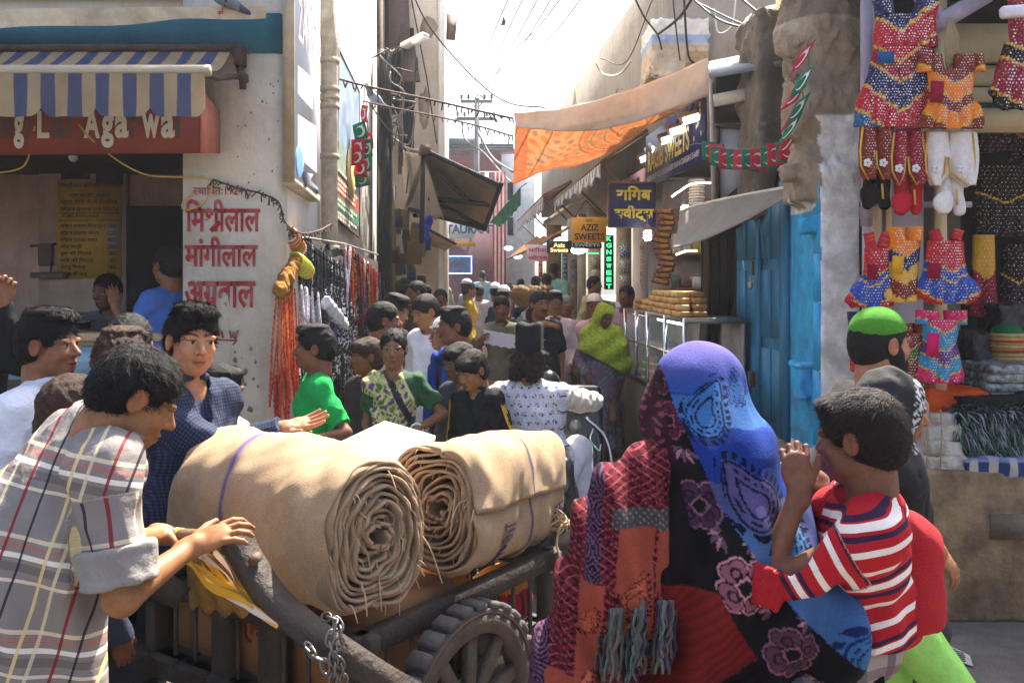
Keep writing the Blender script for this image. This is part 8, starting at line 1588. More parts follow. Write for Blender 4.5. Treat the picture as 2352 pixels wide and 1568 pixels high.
person('teenage boy with thick dark hair and a blue scarf in profile', 1042, 707, 5.5, ds=1.14, yaw=-55, hyaw=-68, hs=1.05, skin='c', hair='quiff', nstr=900, top=dict(m=c('#1b1d26')), bottom=TR(), extra=bluescarf)
SK = lambda h: ('skull', c(h))
person('old man with sunglasses and a white cap behind the boy with the scarf', 1022, 728, 6.1, ds=1.12, yaw=-70, hs=1.05, skin='b', hair='crop', hairc='grey', stache=1., glasses=True, cap=SK('#dcdad6'), top=dict(m=c('#c9c7cc')), bottom=TR('#c9c9cc'))
person('man in a long white kurta looking down by the bead stall', 965, 680, 6.2, ds=1.14, yaw=-25, hyaw=-48, hpitch=22, hs=1.08, skin='a', hair='short', nstr=700, top=dict(m=c('#d3d4e4'), hem=-.5, flare=.04, collar=True), bottom=TR('#d0d0dc'))
person('balding man in a pale shirt with his back half turned by the bead stall', 884, 694, 5.8, ds=1.14, yaw=120, hyaw=100, hs=1.1, skin='b', hair='short', nstr=700, top=dict(m=c('#b5c0c8'), collar=True), bottom=TR())
person('man with thick hair beside the white kurta facing right', 916, 679, 6.5, ds=1.14, yaw=60, hyaw=70, hpitch=15, hs=1.08, skin='b', hair='quiff', nstr=500, top=dict(m=c('#3f2c2c')), bottom=TR())
person('man with a moustache in an olive shirt holding up a white cloth', 1152, 680, 9.2, yaw=3, hpitch=6, hs=1.03, skin='c', hair='short', stache=1.1, top=dict(m=c('#6d6a58'), sleeve=.5, collar=True), bottom=TR('#8a7d6c'), aL=('W', 1196, 792, 8.8), aR=('W', 1108, 778, 8.8), hL=dict(curl=60), hR=dict(curl=60))
tag(quadgrid(W(1110, 757, 8.75), W(1204, 771, 8.75), W(1204, 802, 8.76), W(1112, 788, 8.76), .01, fold=.006).build('white_cloth', M('white_linen', (.75, .72, .74), rough=.9, var=.05, thru=.3), None, True), 'white cloth held out by the man in the olive shirt', 'cloth')
def prnt(rec):
 b = MB(); q = random.Random(2); X = rec['X']
 for k in range(22): o = Vector(X(q.uniform(.0, .09), .145 + .0, .15 + .032 * k * .8)); b.box(o + Vector((-.02, 0, 0)), (q.uniform(.05, .16), .02, .008))
 b.build('shirt_print', M('print_grey', srgb('#8d8a86'), rough=.9, var=.5, vs=30), rec['body'])
person('burly man with a moustache in a black T shirt stretching one arm forward', 1240, 668, 8.9, yaw=12, hyaw=22, hs=1.12, girth=1.18, sw=1.12, skin='b', hair='short', stache=1.3, top=dict(m=c('#1a1c24'), sleeve=.42), bottom=TR('#7b8492'), aR=('W', 1262, 742, 8.3), eR=(.8, 0, -.5), hR=dict(D=(.9, -.2, -.1), N=(0, .4, -1), curl=40), extra=prnt)
person('man with glasses in a pinkish white shirt behind the black T shirt', 1274, 669, 9.6, yaw=5, hs=1.08, skin='a', hair='quiff', glasses=True, top=dict(m=c('#e2cdd6'), collar=True), bottom=TR('#9a9aa8'), aL=(-.02, .2, -.42))
person('grey haired man in a beige shirt at the back of the group', 1300, 679, 10.4, yaw=-5, hs=1.05, skin='c', hair='short', hairc='grey', stache=1., top=dict(m=c('#c0aaa0')), bottom=TR())
person('man in a pink kurta with a white cap, glasses and a dark moustache', 1366, 676, 9.7, yaw=0, hs=1.08, skin='c', hair='crop', stache=1.2, glasses=True, cap=SK('#e6dcd0'), top=dict(m=c('#e0b8bc'), hem=-.4, collar=True, flare=.04), bottom=TR('#d9c9cc'))
LEAF = dict(kind='skirt', m=VC, flare=.05, fold=.012, to=.12, name='tunic')
def leafc(V, rec, lp):
 C = np.tile(srgb('#6f5668'), (len(V), 1)); u, w = lp[:, 0] * 1., lp[:, 2]; g = (np.sin(u * 60 + 8 * np.sin(w * 9)) * np.sin(w * 55 + 6 * np.sin(u * 8))); C[g > .82] = srgb('#3f9a9a'); C[g < -.84] = srgb('#463244'); return C
LEAF['colf'] = leafc
def lime(rec):
 S = SDF(.04); C, Rm, F, Rt, nk = rec['C'], rec['Rm'], rec['F'], rec['Rt'], rec['neck']; L = lambda x, y, z: C + Rm @ np.array([x, y, z])
 S.ell(C + Rm @ np.array([0, -.015, .02]), (.108, .122, .130), Rm); S.cone(L(0, -.02, -.06), nk, .10, .13)
 S.cone(rec['SL'] + [0, 0, .0], rec['SR'], .10, .10, .06); S.ell(rec['X'](0, .02, .62), (.25, .17, .20), None, .06); S.ell(rec['X'](-.10, .03, .38), (.20, .16, .2), None, .06); S.ell(rec['X'](-.17, .02, .2), (.13, .12, .2), None, .06)
 S.mod(lambda P, D: D + .012 * np.sin((P[..., 0] * 18 - P[..., 2] * 30)) + .006 * wob(P, 20.)); S.ell(L(0, .11, -.015), (.062, .075, .09), Rm, .012, True); S.plane(rec['X'](-.02, 0, .32), -Rt * .55 + np.array([0, 0, -1.]) * .9 if False else np.array([.0, 0, -1.]) - Rt * -.55, .01)
 V, Fc = S.mesh(.0105); n = wob(V, 38.); col = np.where((np.abs(n) < .14)[:, None], np.array(srgb('#a8b53a')), np.array(srgb('#8a9c24'))); mesh_obj('headscarf', V, Fc, VC, rec['body'], True, col=col)
person('woman in a lime green headscarf and purple leaf print dress walking towards the cart', 1390, 702, 9.0, yaw=8, hyaw=14, hpitch=20, hs=.98, skin='c', hair=None, female=True, top=dict(m=VC, colf=leafc, sleeve=1., ease=.03, hem=-.3, flare=.03), bottom=LEAF, extra=lime, aR=(.06, .14, -.42), feet='sandal', q=.85)
S_ = [('man in a dark green striped shirt looking down under the tarpaulin', 1012, 664, 10.4, 10, dict(m=pat('darkstripe', srgb('#2c2f2a'), [(0, .03, 0, .008, srgb('#7d7a52'), .8)]), collar=True), None, 'short', 'c', '#2a2a30'),
   ('man in a mustard yellow shirt with a dark cap facing right', 1078, 648, 13.5, 95, dict(m=c('#a8892c'), collar=True), ('visor', c('#2a2220')), 'short', 'b', '#2c2a30'),
   ('man in a pale blue shirt and white cap in front of the lit frame', 1073, 641, 16., 120, dict(m=c('#a9c0cc')), SK('#e6e6e6'), 'crop', 'b', '#3a4a55'),
   ('man in a white shirt seen from behind with a grey bag', 1101, 655, 15.5, 180, dict(m=c('#d9d4d8')), None, 'short', 'b', '#4a4f58'),
   ('man in a cream kurta and white cap seen from behind', 1137, 650, 13., 185, dict(m=c('#dcc9c4'), hem=-.4), SK('#e8e8ea'), 'crop', 'b', '#cfc4c0'),
   ('man in a navy jacket and white cap shading his eyes', 1158, 656, 12., 170, dict(m=c('#22304a')), SK('#e4e0e4'), 'crop', 'c', '#2a3040'),
   ('porter in grey carrying a big flat basket on his head', 1222, 706, 11.6, 175, dict(m=c('#5f6470'), sleeve=.45), None, 'short', 'c', '#6a5f66'),
   ('man in a pale green checked shirt far down the alley', 1012, 631, 20., 5, dict(m=c('#9aa88a')), None, 'short', 'b', '#2a2a30'),
   ('far man in a pale shirt beside the green checked one', 995, 624, 21., 30, dict(m=c('#b5b8ac')), None, 'short', 'b', '#2a2a30'),
   ('vendor in a lilac shirt standing behind the far counter', 1438, 655, 9.9, -35, dict(m=c('#a58c9c'), sleeve=.45), None, 'short', 'c', '#7a6a78'),
   ('customer with dark hair bending at the tiled sweet shop', 1366, 634, 12.6, 60, dict(m=c('#b59f7a')), None, 'short', 'c', '#4a4038'),
   ('man in a mint shirt standing before the dark shop post', 1274, 605, 15., 150, dict(m=c('#86b8a0')), None, 'short', 'c', '#3a3a40'),
   ('dark dressed man beside the mint shirt in the far shop', 1256, 628, 14.5, 160, dict(m=c('#23242c')), None, 'short', 'c', '#22242a'),
   ('far man in a white shirt beside the low glowing bulb', 1232, 634, 17., 140, dict(m=c('#c9c4c4')), None, 'short', 'b', '#3a3a40'),
   ('man in grey with short hair far behind the basket', 1196, 640, 18., 170, dict(m=c('#7d8a90')), None, 'short', 'b', '#3a3a40'),
   ('far man in a sky blue shirt beside the grey pole', 1109, 622, 22., 170, dict(m=c('#7fa5b8')), None, 'short', 'b', '#3a3a40'),
   ('person with curly dark hair under the left tarpaulin shops', 955, 645, 9.5, -60, dict(m=c('#4a4440')), None, 'short', 'c', '#2a2a2a'),
   ('man in a white cap at the very end of the alley', 1120, 648, 24., 0, dict(m=c('#d8d6d6')), SK('#e8e8ea'), 'crop', 'b', '#c0c0c4'),
   ('woman in pale pink far down the alley', 1088, 652, 23., 180, dict(m=c('#c9a9b0'), hem=-.4), None, 'woman', 'b', '#b09aa0'),
   ('man in a dark coat walking at the end of the alley', 1170, 650, 21., 0, dict(m=c('#3a3d48')), None, 'short', 'c', '#30323a')]
for lb, px, py, d, yw, tp, cp, hr_, sk_, tr_ in S_:
 kw = dict(aR=(.02, .2, .28), eR=(1, 0, 0)) if 'shading' in lb else dict(aL=(-.15, .1, .42), aR=(.15, .1, .42)) if 'porter' in lb else dict(lean=12) if 'bending' in lb else {}
 hm = 1.66 if d > 9 and EYE - (py - HY) / FPX * d > 1.9 else None
 person(lb, px, py, d, yaw=yw, hs=.98, skin=sk_, hair=hr_, top=tp, bottom=TR(tr_), cap=cp, **kw)
bk = thing('head_basket', 'wide brown wicker basket carried on the porter head in the middle of the alley', 'basket', W(1222, 704, 11.5)); b = MB(); b.lathe(W(1222, 704, 11.5), [(.18, 0), (.27, .1), (.30, .2), (.27, .2), (.16, .04)], 26, col=None); b.build('body', M('wicker', srgb('#8d6a44'), rough=.9, var=.4, vs=30, bump=.8, bs=70), bk); b = MB(); q_ = random.Random(4); [b.ball(W(1222 + q_.uniform(-40, 40), 668 + q_.uniform(-4, 4), 11.5 + q_.uniform(-.15, .15)), .06, 8, 5) for _ in range(26)]; b.build('load', M('load_brown', srgb('#7a5c40'), rough=.9, var=.4), bk); MB().prism([W(1238, 668, 11.4), W(1243, 662, 11.4), W(1252, 650, 11.4), W(1246, 664, 11.4)], (0, -1, 0), .01).build('red_flag', REDF, bk)
PAIS = dict()
def paisc(V, rec, lp):
 C = np.tile(srgb('#d6d2d6'), (len(V), 1)); sc = .052; u = lp[:, 0]; w = lp[:, 2]; j = np.floor(w / sc); uu = (u + (j % 2) * sc * .5) / sc; fx = (uu - np.floor(uu)) - .5; fz = w / sc - j - .5; s2 = np.where(np.floor(uu) % 2 == 0, 1, -1); x = fx * s2
 r1 = np.hypot(x + .06, fz + .06); tail = (np.abs(np.hypot(x - .10, fz - .06) - .17) < .045) & (x > .0) & (fz > -.05); hd = r1 < .15; m = hd | tail; dk = np.where((np.floor(uu + j) % 3 == 0)[:, None], np.array(srgb('#2a2228')), np.array(srgb('#31466a'))); C[m] = dk[m]; C[r1 < .06] = srgb('#8fa0b8')
 dot = (np.sin(u * 420) * np.sin(w * 380) > .86) & ~m; C[dot] = srgb('#8d8a90'); return C
def sleeves_(rec):
 S = SDF(.02)
 for a, e, w in ((rec['SL'], rec['EL'], rec['WL']), (rec['SR'], rec['ER'], rec['WR'])): S.cone(a, e, .078, .072); S.cone(e, e + (w - e) * .9, .074, .062)
 S.mod(lambda P, D: D + .009 * wob(P * np.array([1, 1, 1.6]), 26.)); V, F = S.mesh(.007); mesh_obj('sleeve', V, F, c('#e8dccb'), rec['body'], True)
rider = person('man with dark curls and a tall black cap riding the scooter in a paisley waistcoat', 1217, 775, 5.6, yaw=172, hs=1.05, h=1.68, skin='a', hair='curly', hairc='dark', nstr=1500, pelv=W(1222, 1105, 5.62), base=.3, girth=1.28, sw=1.3, q=.85, cap=('karakul', cloth('karakul', (.012, .012, .015), var=.4)),
 top=dict(m=VC, colf=paisc, sleeve=0., hem=-.13, ease=.03, flare=.05, waist=.185, wrinkle=.008, name='waistcoat', collar=True), bottom=dict(m=c('#dedbe0'), ease=.034, len=.82, cuff=.02), legs=dict(R=W(1332, 1176, 5.95), L=W(1170, 1176, 6.0), knee=(.7, 1, .9)), aR=('W', 1372, 922, 6.05), eR=(.6, -.3, -1), aL=('W', 1128, 925, 6.1), eL=(-.8, -.3, -.8), hR=dict(curl=60), extra=sleeves_, feet='sandal')
sc_ = thing('scooter', 'black motor scooter under the man in the paisley waistcoat', 'scooter', (xat(1240, 5.9), 5.9, 0)); BLK = M('scooter_black', (.012, .012, .014), rough=.22, var=.2, bump=0, spec=.6)
cx_ = xat(1245, 5.9)
S = SDF(.05); S.box((cx_, 5.55, .68), (.16, .42, .10), None, .06); S.ell((cx_, 5.35, .5), (.2, .34, .22)); S.box((cx_ + .02, 6.0, .30), (.2, .3, .03), None, .02); V, F = S.mesh(.014); mesh_obj('body', V, F, BLK, sc_, True)
S = SDF(.03); S.box((cx_ + .22, 6.30, .66), (.22, .05, .40), rot((1, 0, 0), -10), .05); S.box((cx_ + .0, 6.33, .66), (.24, .06, .38), rot((1, 0, 0), -10), .05); S.cone((cx_ + .05, 6.35, .95), (cx_ + .05, 6.28, 1.08), .12, .09); V, F = S.mesh(.014); mesh_obj('leg_shield', V, F, BLK, sc_, True)
b = MB(); b.tube(spline([W(1345, 958, 6.25), W(1388, 1000, 6.24), W(1404, 1060, 6.22), W(1402, 1130, 6.2), W(1392, 1190, 6.18)], 6), .011, 6); b.tube(spline([W(1362, 985, 6.2), W(1356, 1010, 6.18), W(1376, 1035, 6.18), W(1380, 1020, 6.18)], 6), .007, 5); b.build('chrome_edge', CHROME, sc_)
b = MB(); b.tube([W(1118, 925, 6.2), W(1240, 915, 6.32), W(1378, 918, 6.15)], .02, 8); b.box(W(1295, 905, 6.3), (.22, .06, .05), bev=.015); b.build('handlebar', PLAIN_BLACK, sc_); b = MB(); b.tube([W(1385, 920, 6.2), W(1400, 970, 6.2), W(1408, 1000, 6.2)], .006, 5); b.build('brake_cable', WIRE, sc_); b = MB(); b.lathe(W(1322, 978, 6.22), [(.045, 0), (.045, .02)], 16, Matrix.Rotation(1.57, 3, 'X')); b.build('badge', GREYM, sc_)
for y in (5.25, 6.5): b = MB(); b.lathe((cx_, y, .23), [(.13, -.05), (.2, -.06), (.23, -.03), (.23, .03), (.2, .06), (.13, .05), (.13, -.05)], 24, Matrix.Rotation(1.57, 3, 'Y')); wt = b.build('wheel', PLAIN_BLACK, sc_); MB().lathe((cx_, y, .23), [(.125, -.04), (.125, .04)], 16, Matrix.Rotation(1.57, 3, 'Y')).build('hub', GREYM, wt)
CAPG = M('cap_green', srgb('#5fb62a'), rough=.9, var=.2, vs=60, bump=1., bs=260)
person('bearded man in a bright green knitted cap walking right', 2022, 712, 3.5, yaw=112, hyaw=104, hs=1.08, sw=1.05, aR=(-.1, .12, -.45), skin='d', hair='crop', beard=1, stache=.8, nstr=700, q=.85, cap=('skull', CAPG), top=dict(m=c('#8f857c'), collar=True, ease=.02, hem=-.15), bottom=TR('#4a4540'))
def burqa(rec):
 S = SDF(.03); C, Rm, F, Rt, nk, X = rec['C'], rec['Rm'], rec['F'], rec['Rt'], rec['neck'], rec['X']; L = lambda x, y, z: C + Rm @ np.array([x, y, z])
 S.ell(L(0, -.02, .015), (.092, .118, .122), Rm); S.cone(L(0, -.03, -.05), nk - F * .02, .088, .11); S.cone(rec['SL'], rec['SR'], .085, .085, .05); S.ell(X(0, -.02, .6), (.16, .14, .25), None, .06); S.ell(L(0, .10, -.02), (.068, .07, .09), Rm, .01, True); S.cone(nk - F * .12, nk - F * .2 - np.array([0, 0, .55]), .09, .11)
 S.mod(lambda P, D: D + .008 * wob(P * np.array([1.4, 1.4, .6]), 22.)); V, Fc = S.mesh(.0065); q = (V - C) @ Rm; n = wob(V, 150.) + .7 * wob(V, 90.); col = np.tile((.014, .013, .014), (len(V), 1)); m = (q[:, 2] > -.12) & (q[:, 1] > .035) & (q[:, 1] < .085) & (n > .15); col[m] = (.6, .58, .6); mesh_obj('headscarf', V, Fc, VC, rec['body'], True, col=col)
 b = MB(); w_, e_ = rec['WR'], rec['ER']
 for k in range(5): MB().tube([w_ + (e_ - w_) * (.06 + .035 * k) + (np.cross(unit(e_ - w_), [0, 1, 0]) * math.cos(a) + np.array([0, 1, 0]) * math.sin(a)) * .034 for a in np.linspace(0, 6.283, 16)], .006, 5, cap=False).build('bangle', M('gold_bangle', srgb('#d0a040'), rough=.3, metal=.8, bump=0), rec['body'])
person('woman in a black embroidered headscarf and robe with lime trousers walking right', 2064, 858, 3.0, yaw=88, hyaw=86, hpitch=8, hs=.98, skin='a', hair=None, female=True, q=.9, top=dict(m=cloth('robe', (.014, .013, .014)), sleeve=.98, ease=.035, hem=-.12, flare=.06, waist=.17), bottom=dict(m=c('#9fdc6a'), ease=.02, cuff=.03, wrinkle=.014), legs=dict(step=.18), extra=burqa, aR=('W', 2150, 1258, 2.82), eR=(.1, -.4, -1), hR=dict(D=(.6, -.1, -.8), N=(-.5, .5, -.3), curl=25))
# ---------------------------------------------------------------- woman in the patterned shawl carrying a boy
D0 = 2.06
def uv0(V): return V[:, 0] * FPX / D0 + CX, HY + (EYE - V[:, 2]) * FPX / D0
def paisley(x, y, cx, cy, r, ang, flip=1):
 a = R(ang); u = ((x - cx) * math.cos(a) + (y - cy) * math.sin(a)) / r; v = (-(x - cx) * math.sin(a) + (y - cy) * math.cos(a)) / r * flip; d = np.full(x.shape, 9.)
 for t in np.linspace(0, 1, 14): q = (.55 * math.sin(t * 1.9) * t, -1.75 * t); d = np.minimum(d, np.hypot(u - q[0], v - q[1]) - (.78 * (1 - t) ** .8 + .10))
 return d, np.arctan2(v, u), v
def put_paisley(C, x, y, cx, cy, r, ang, flip, inner, line, out=None):
 d, th, v = paisley(x, y, cx, cy, r, ang, flip); s = th * 11 + v * 9
 if out is not None: C[(d < .32) & (d > .06) & (np.sin(s * 1.2) > -.1)] = out
 C[d < .02] = inner; C[(d < .0) & (d > -.09)] = line; C[(d < -.20) & (d > -.30) & (np.sin(s) > -.2)] = line; C[(d < -.42) & (d > -.50)] = line
def put_flower(C, x, y, cx, cy, r, rot_, ol, inn, dk):
 u, v = (x - cx) / r, (y - cy) / r; d = np.full(x.shape, 9.); loc = np.zeros(x.shape)
 for k in range(4):
  a = R(rot_ + 90 * k)
  for sg in (-1, 1): q = (math.cos(a) * .60 - sg * math.sin(a) * .17, math.sin(a) * .60 + sg * math.cos(a) * .17); dk_ = np.hypot(u - q[0], v - q[1]) - .31; d = np.minimum(d, dk_)
  st = np.abs(np.hypot(u - math.cos(a) * .52, v - math.sin(a) * .52) - .16) < .045; loc[st & (np.hypot(u, v) < .8)] = 1; loc[(np.abs(u * math.sin(a) - v * math.cos(a)) < .045) & (u * math.cos(a) + v * math.sin(a) > 0) & (np.hypot(u, v) < .45)] = 1
 C[d < .07] = ol; C[d < .0] = inn; C[(d < -.0) & (d > -.05)] = dk; C[(d < 0) & (loc > 0)] = dk
h_ = lambda s: np.array(srgb(s))
def shawlc(V, rec=None, lp=None):
 x, y = uv0(V); C = np.zeros((len(V), 3)); nz = wob(V, 30.) * 6
 le = np.interp(y, [780, 955, 1023, 1209, 1356, 1503, 1700], [1508, 1526, 1536, 1563, 1637, 1735, 1870]); re = np.interp(y, [780, 860, 955, 1121, 1288, 1376, 1503, 1700], [1515, 1530, 1553, 1617, 1725, 1813, 1989, 2250])
 C[:] = h_('#26499a'); t = np.clip((y - 800) / 90, 0, 1)[:, None]; C = np.where((y < 900)[:, None], h_('#6a60a8') * (1 - t) + h_('#2f56a4') * t, C)  # lavender at the hood top is sunlight painted into the blue
 C[(y > 905) & (y < 975)] = h_('#3f6ca8'); m = (y > 960 + (x - 1600) * .15) & (y < 1075 + (x - 1600) * .25); C[m] = h_('#18398c'); C[(y >= 1075 + (x - 1600) * .25)] = h_('#4a5486'); C[(y > 1150 + (x - 1640) * .3)] = h_('#4a6e9c')
 hd = y < 1300
 dkb, nv = h_('#10152e'), h_('#1a2a5c')
 put_paisley(C, x, y, 1606, 950, 46, 8, 1, h_('#3f74b0'), dkb, dkb); put_paisley(C, x, y, 1690, 900, 26, 200, -1, h_('#33609c'), nv, nv); put_paisley(C, x, y, 1700, 1120, 58, -55, 1, h_('#5a5080'), dkb, dkb); put_paisley(C, x, y, 1755, 1225, 38, 10, 1, h_('#4a78a8'), dkb, dkb); put_paisley(C, x, y, 1885, 1400, 56, 110, 1, h_('#3f6f9c'), nv, nv); put_paisley(C, x, y, 1965, 1470, 30, 60, -1, h_('#4a3c78'), dkb, dkb)
 bnd = (x < re) & (x > le); C[bnd] = h_('#141013')
 B = C.copy()
 for i, (cx, cy, r, ol, inn) in enumerate(((1578, 1126, 54, '#8c5c74', '#4a2a44'), (1653, 1271, 58, '#c9888f', '#9a5c68'), (1741, 1396, 56, '#8c566c', '#5c3642'), (1886, 1523, 62, '#80586e', '#46343e'), (1530, 960, 40, '#a04a64', '#5a1f38'), (1524, 880, 30, '#8c4a60', '#4c1c34'))): put_flower(B, x, y, cx, cy, r, 45 + i * 11, h_(ol), h_(inn), h_('#2a1522'))
 for i, (ax, ay) in enumerate(((1560, 1010), (1625, 1180), (1715, 1320), (1800, 1450), (1690, 1190), (1780, 1330), (1600, 1330), (1830, 1540))):
  for k in range(5): a = R(40 + 28 * k + 50 * (i % 3)); u = (x - ax) * math.cos(a) + (y - ay) * math.sin(a); w = -(x - ax) * math.sin(a) + (y - ay) * math.cos(a); lf = (u > 6) & (u < 36) & (np.abs(w - 4 * np.sin(u * .09)) < 4.2 * np.sin(np.clip((u - 6) / 30, 0, 1) * 3.14)); B[lf & (np.abs(B - h_('#141013')).sum(1) < .01)] = h_('#b07a86') if k % 2 else h_('#6a4a58')
 C[bnd] = B[bnd]
 lo = x <= le; q = .67 * (x - 1607) + .74 * (y - 1523) + 80 + nz; L = np.zeros_like(C); L[:] = h_('#8c1c22'); t = np.clip((q + 60) / 160, 0, 1)[:, None]; L = h_('#8f2420') * (1 - t) + h_('#7a1a24') * t; L[(q > 50) & (q < 110)] = h_('#17090c'); L[(q > 110)] = h_('#8c1c44'); L[(q > 190)] = h_('#8a2f22'); L *= (.86 + .2 * np.sin((x * .67 + y * .74) * .35 + nz * .2))[:, None] * (.9 + .14 * np.sin((x * .74 - y * .67) * .9))[:, None]; L[y < 1290] = h_('#161014'); C[lo] = L[lo]; C[lo & (y < 1050)] = h_('#3a1424'); m = lo & (y < 1050) & (np.sin(x * .25 + 2 * np.sin(y * .1)) * np.sin(y * .17) > .5); C[m] = h_('#8c4058'); return C * .72
def endc(V):
 x, y = uv0(V); C = np.zeros((len(V), 3)); xs = x + (y - 1300) * .10; C[:] = h_('#6a1824'); fold = np.sin(xs * .05)
 r_ = np.hypot(((xs + 20) % 62) - 31, (y % 70) - 35); m = (np.abs(xs - 1345) < 16) | (np.abs(xs - 1250) < 22); C[m & (np.sin(r_ * .85) > .1)] = h_('#6a4460'); C[m & (np.sin(r_ * .85) <= .1)] = h_('#1c101e')
 lf = (np.sin((xs * .5 + np.abs((y % 90) - 45) * .9) * .42) > .45) & ~m; C[lf] = h_('#2a0c14'); lf = (np.sin((xs * .5 - np.abs((y % 90) - 45) * .9) * .42) > .86) & ~m; C[lf] = h_('#a04a50')
 g = (y > 1140 + (x - 1480) * .0) & (y < 1185) & (xs > 1380); C[g] = h_('#4a4444'); C[g & (np.sin(x * .4) * np.sin(y * .4) > .6)] = h_('#8a8078')
 for cx, wv, y0, y1 in ((1432, 40, 1178, 1400), (1516, 38, 1185, 1395), (1352, 24, 1290, 1600), (1300, 30, 1480, 1640)):
  xx = xs + (0 if cx > 1400 else 8); m = (np.abs(xx - cx - 4) < wv) & (y > y0) & (y < y1); C[m] = h_('#a04a36'); B = C.copy(); put_paisley(B, xx, y, cx + 2, (y0 + y1) / 2 + 40 if y1 - y0 < 230 else y0 + 90, 32 if wv > 30 else 20, 4, 1, h_('#bb5c40'), h_('#6a201c'), h_('#2a0c12')); put_paisley(B, xx, y, cx + 2, y0 + 215, 20, 4, 1, h_('#d8765a'), h_('#8c2f2a'), h_('#3a1018')); C[m] = B[m]
 return C * .8
def wp(x, y, d): return np.array(W(x, y, d))
SHW = M('wool_shawl', vc=True, rough=.95, var=.12, vs=20, bump=.25, bs=200, spec=.15, fine=.1)
wom = person('woman wrapped in a blue, black and red paisley shawl seen from behind', 1602, 800, 2.16, yaw=192, hs=.98, h=1.6, skin='c', hair='woman', female=True, q=1.3, top=None, bottom=dict(kind='skirt', m=c('#3a1520'), flare=.1, q=2.), arms=True, aR=(-.05, .25, -.2), aL=(.05, .2, -.3))
S = SDF(.06)
S.ell(wp(1602, 908, 2.17), (.100, .125, .128), None, .03)
S.cone(wp(1606, 900, 2.14), wp(1640, 1080, 2.08), .095, .135, .06); S.cone(wp(1640, 1080, 2.08), wp(1690, 1330, 2.05), .125, .19, .1); S.cone(wp(1560, 960, 2.2), wp(1590, 1100, 2.16), .085, .12, .05)
S.cone(wp(1700, 1150, 2.1), wp(1752, 1210, 2.08), .085, .10, .08); S.cone(wp(1690, 1330, 2.05), wp(1740, 1800, 2.05), .20, .27, .1); S.cone(wp(1790, 1390, 1.95), wp(1925, 1470, 1.86), .11, .075, .08); S.cone(wp(1500, 1200, 2.16), wp(1450, 1750, 2.14), .12, .2, .08)
S.cone(wp(1750, 1300, 2.03), wp(1880, 1600, 2.0), .12, .13, .1)
S.mod(lambda P, D: D + .015 * np.sin((P[..., 0] * 1.0 - P[..., 2] * .42) * 46 + 1.3 * wob(P, 6.)) * np.clip((1.55 - P[..., 2]) * 3, 0, 1) + .006 * wob(P, 14.) + .0045 * np.sin((P[..., 0] * 1.0 - P[..., 2] * .35 + P[..., 1] * .6) * 88 + 2.2 * wob(P, 8.)) * np.clip((P[..., 2] - 1.3) * 4, 0, 1) * np.clip((1.62 - P[..., 2]) * 8, 0, 1) + .004 * np.sin((P[..., 0] * .8 + P[..., 2] * .35) * 95 + 2 * wob(P, 9.)) * np.clip((1.5 - P[..., 2]) * 3, 0, 1)); S.plane((0, 0, .55), (0, 0, -1))
S.ell(wp(1590, 900, 2.32), (.07, .12, .10), None, .02, True)
V, F = S.mesh(.0042); mesh_obj('shawl', V, F, SHW, wom['body'], True, col=shawlc(V))
S = SDF(.05); S.cone(wp(1520, 1045, 2.09), wp(1440, 1150, 2.06), .055, .085); S.cone(wp(1440, 1150, 2.06), wp(1425, 1360, 2.0), .085, .115); S.cone(wp(1520, 1080, 2.04), wp(1505, 1360, 1.97), .05, .062); S.cone(wp(1425, 1230, 2.07), wp(1320, 1680, 2.0), .11, .14); S.cone(wp(1340, 1450, 2.06), wp(1280, 1640, 2.06), .06, .09)
S.mod(lambda P, D: D + .012 * np.sin((P[..., 0] + (P[..., 2] - 1.2) * .30) * 70 + .8 * wob(P, 5.)) * np.clip((1.52 - P[..., 2]) * 5, .15, 1) + .004 * wob(P, 18.)); S.plane((0, 0, .55), (0, 0, -1)); V, F = S.mesh(.0042); mesh_obj('shawl_end', V, F, SHW, wom['body'], True, col=endc(V))
b = MB(); q_ = random.Random(14); cc_ = ['#4a5048', '#5c6a60', '#3a3450', '#6a5a54', '#2a2622']
for k in range(64):
 x = 1382 + k * 2.75; y = 1385 + (6 if x > 1470 else 24); d = 1.885 + .03 * math.sin(x * .11); P = [wp(x, y - 12, d)]
 for j in range(1, 7): P.append(wp(x + q_.uniform(-7, 7) - j * 2, y + j * (20 + 3 * (k % 3)), d + q_.uniform(-.012, .006)))
 b.cur = h_(q_.choice(cc_)); b.tube(spline(P, 3), [.0042, *[.0034] * 17, .0026], 5)
b.build('tassel', M('tassel_wool', vc=True, rough=.95, var=.4, vs=60), wom['body'])
KNIT = pat('knit', srgb('#b01a24'), [(2, .046, 0, .013, srgb('#e6dccf'), .95), (2, .138, .030, .010, srgb('#191a38'), .95), (2, .138, .062, .009, srgb('#191a38'), .95)], bump=.5, weave=420)
REDK = M('red_knit', srgb('#b3121f'), rough=.95, var=.12, vs=30, bump=.6, bs=240, fine=.14)
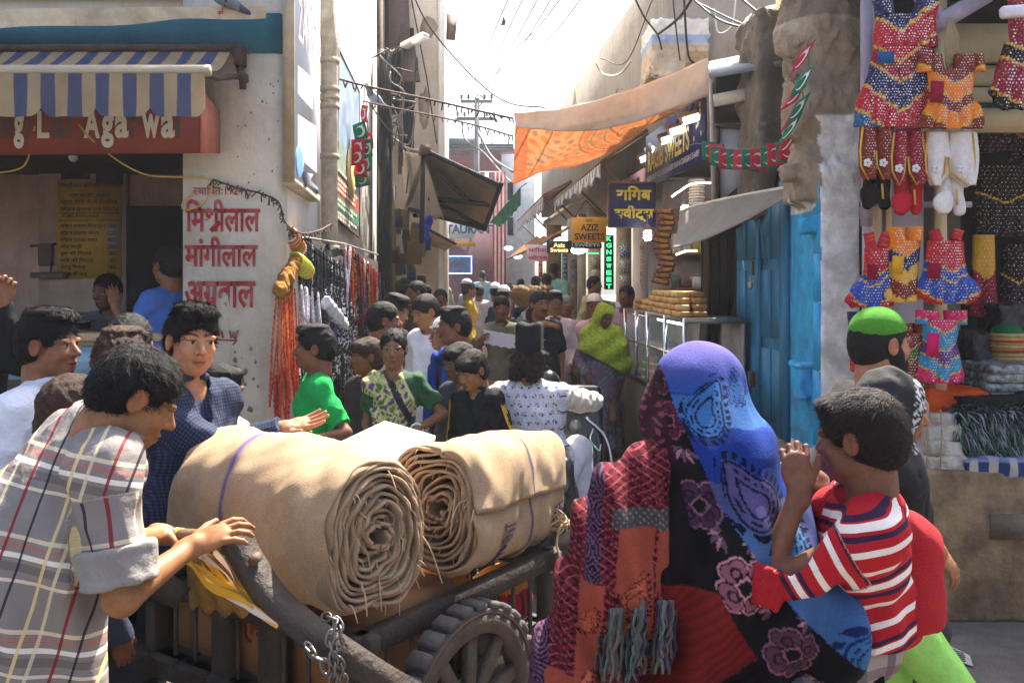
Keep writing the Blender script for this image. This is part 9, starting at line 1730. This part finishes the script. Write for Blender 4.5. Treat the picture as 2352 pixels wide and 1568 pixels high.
def boyx(rec):
 S = SDF(.04); S.cone(wp(2010, 1165, 1.93), wp(2088, 1250, 2.01), .04, .055); S.cone(wp(2088, 1250, 2.01), wp(2098, 1400, 1.97), .062, .066); S.cone(wp(2070, 1330, 1.98), wp(2060, 1420, 1.98), .05, .06); S.cone(wp(1905, 1160, 1.97), wp(2030, 1165, 1.9), .040, .040); S.plane(wp(2090, 1440, 1.97), (.18, 0, -1)); S.mod(lambda P, D: D + .005 * wob(P, 24.)); V, F = S.mesh(.0055); mesh_obj('cardigan', V, F, REDK, rec['body'], True)
 e, w = rec['EL'], rec['WL']; d_ = unit(w - e); S = SDF(.01); S.cone(e - d_ * .03, e + d_ * .045, .060, .062, flat=True); S.mod(lambda P, D: D + .003 * np.sin((P @ unit(np.cross(d_, [0, 1, 0]))) * 320)); V, F = S.mesh(.005); mesh_obj('cuff', V, F, REDK, rec['body'], True)
person('small boy in a red, white and navy striped sweater carried on her shoulder', 1966, 897, 1.93, yaw=-105, hyaw=-128, hpitch=4, hs=.82, h=1.42, child=True, skin='c', hair='child', hairc='dark', nstr=6000, q=.8, pelv=W(1985, 1420, 2.02), base=0, girth=.92,
    aL=('W', 1836, 1128, 1.9), eL=(0, 1., -.7), hL=dict(D=(-.1, .1, 1), N=(.2, .9, -.1), curl=62, thumb=35), aR=('W', 1872, 1100, 2.10), eR=(0, .5, -1), hR=dict(D=(-.9, -.2, .4), N=(-.1, .2, -1), curl=48), sw=1.0,
    top=dict(m=KNIT, sleeve=.60, ease=.026, hem=-.02, name='sweater', lpf=lambda V: np.stack([V[:, 0], V[:, 1], V[:, 2] * .94 - V[:, 0] * .3], 1), wrinkle=.009, neck=.055), bottom=dict(m=pat('printtrouser', srgb('#9a8c80'), [(0, .07, 0, .02, srgb('#4a4a5c'), .7), (2, .08, 0, .025, srgb('#5c4a4c'), .6)], coord='obj'), ease=.012), legs=dict(L=W(1975, 1510, 2.0), R=W(1960, 1520, 2.1), knee=(-.6, -.2, -.4)), feet='sandal', shoec=(.02, .02, .02), extra=boyx)
# ---------------------------------------------------------------- air in the lane
hz = MB().box((0, 60, 7), (170, 180, 16)).build('haze', M('haze_void', (1, 1, 1)), origin=(0, 60, -1)); tag(hz, kind='stuff')
m = bpy.data.materials.new('haze_air'); m.use_nodes = True; nt = m.node_tree; nt.nodes.remove(nt.nodes['Principled BSDF'])
pv = nd(nt, 'ShaderNodeVolumePrincipled', {}, {'Color': (.86, .90, .96), 'Density': .0014, 'Anisotropy': .3}); nt.links.new(pv.outputs[0], nt.nodes['Material Output'].inputs['Volume'])
hz.data.materials.clear(); hz.data.materials.append(m)
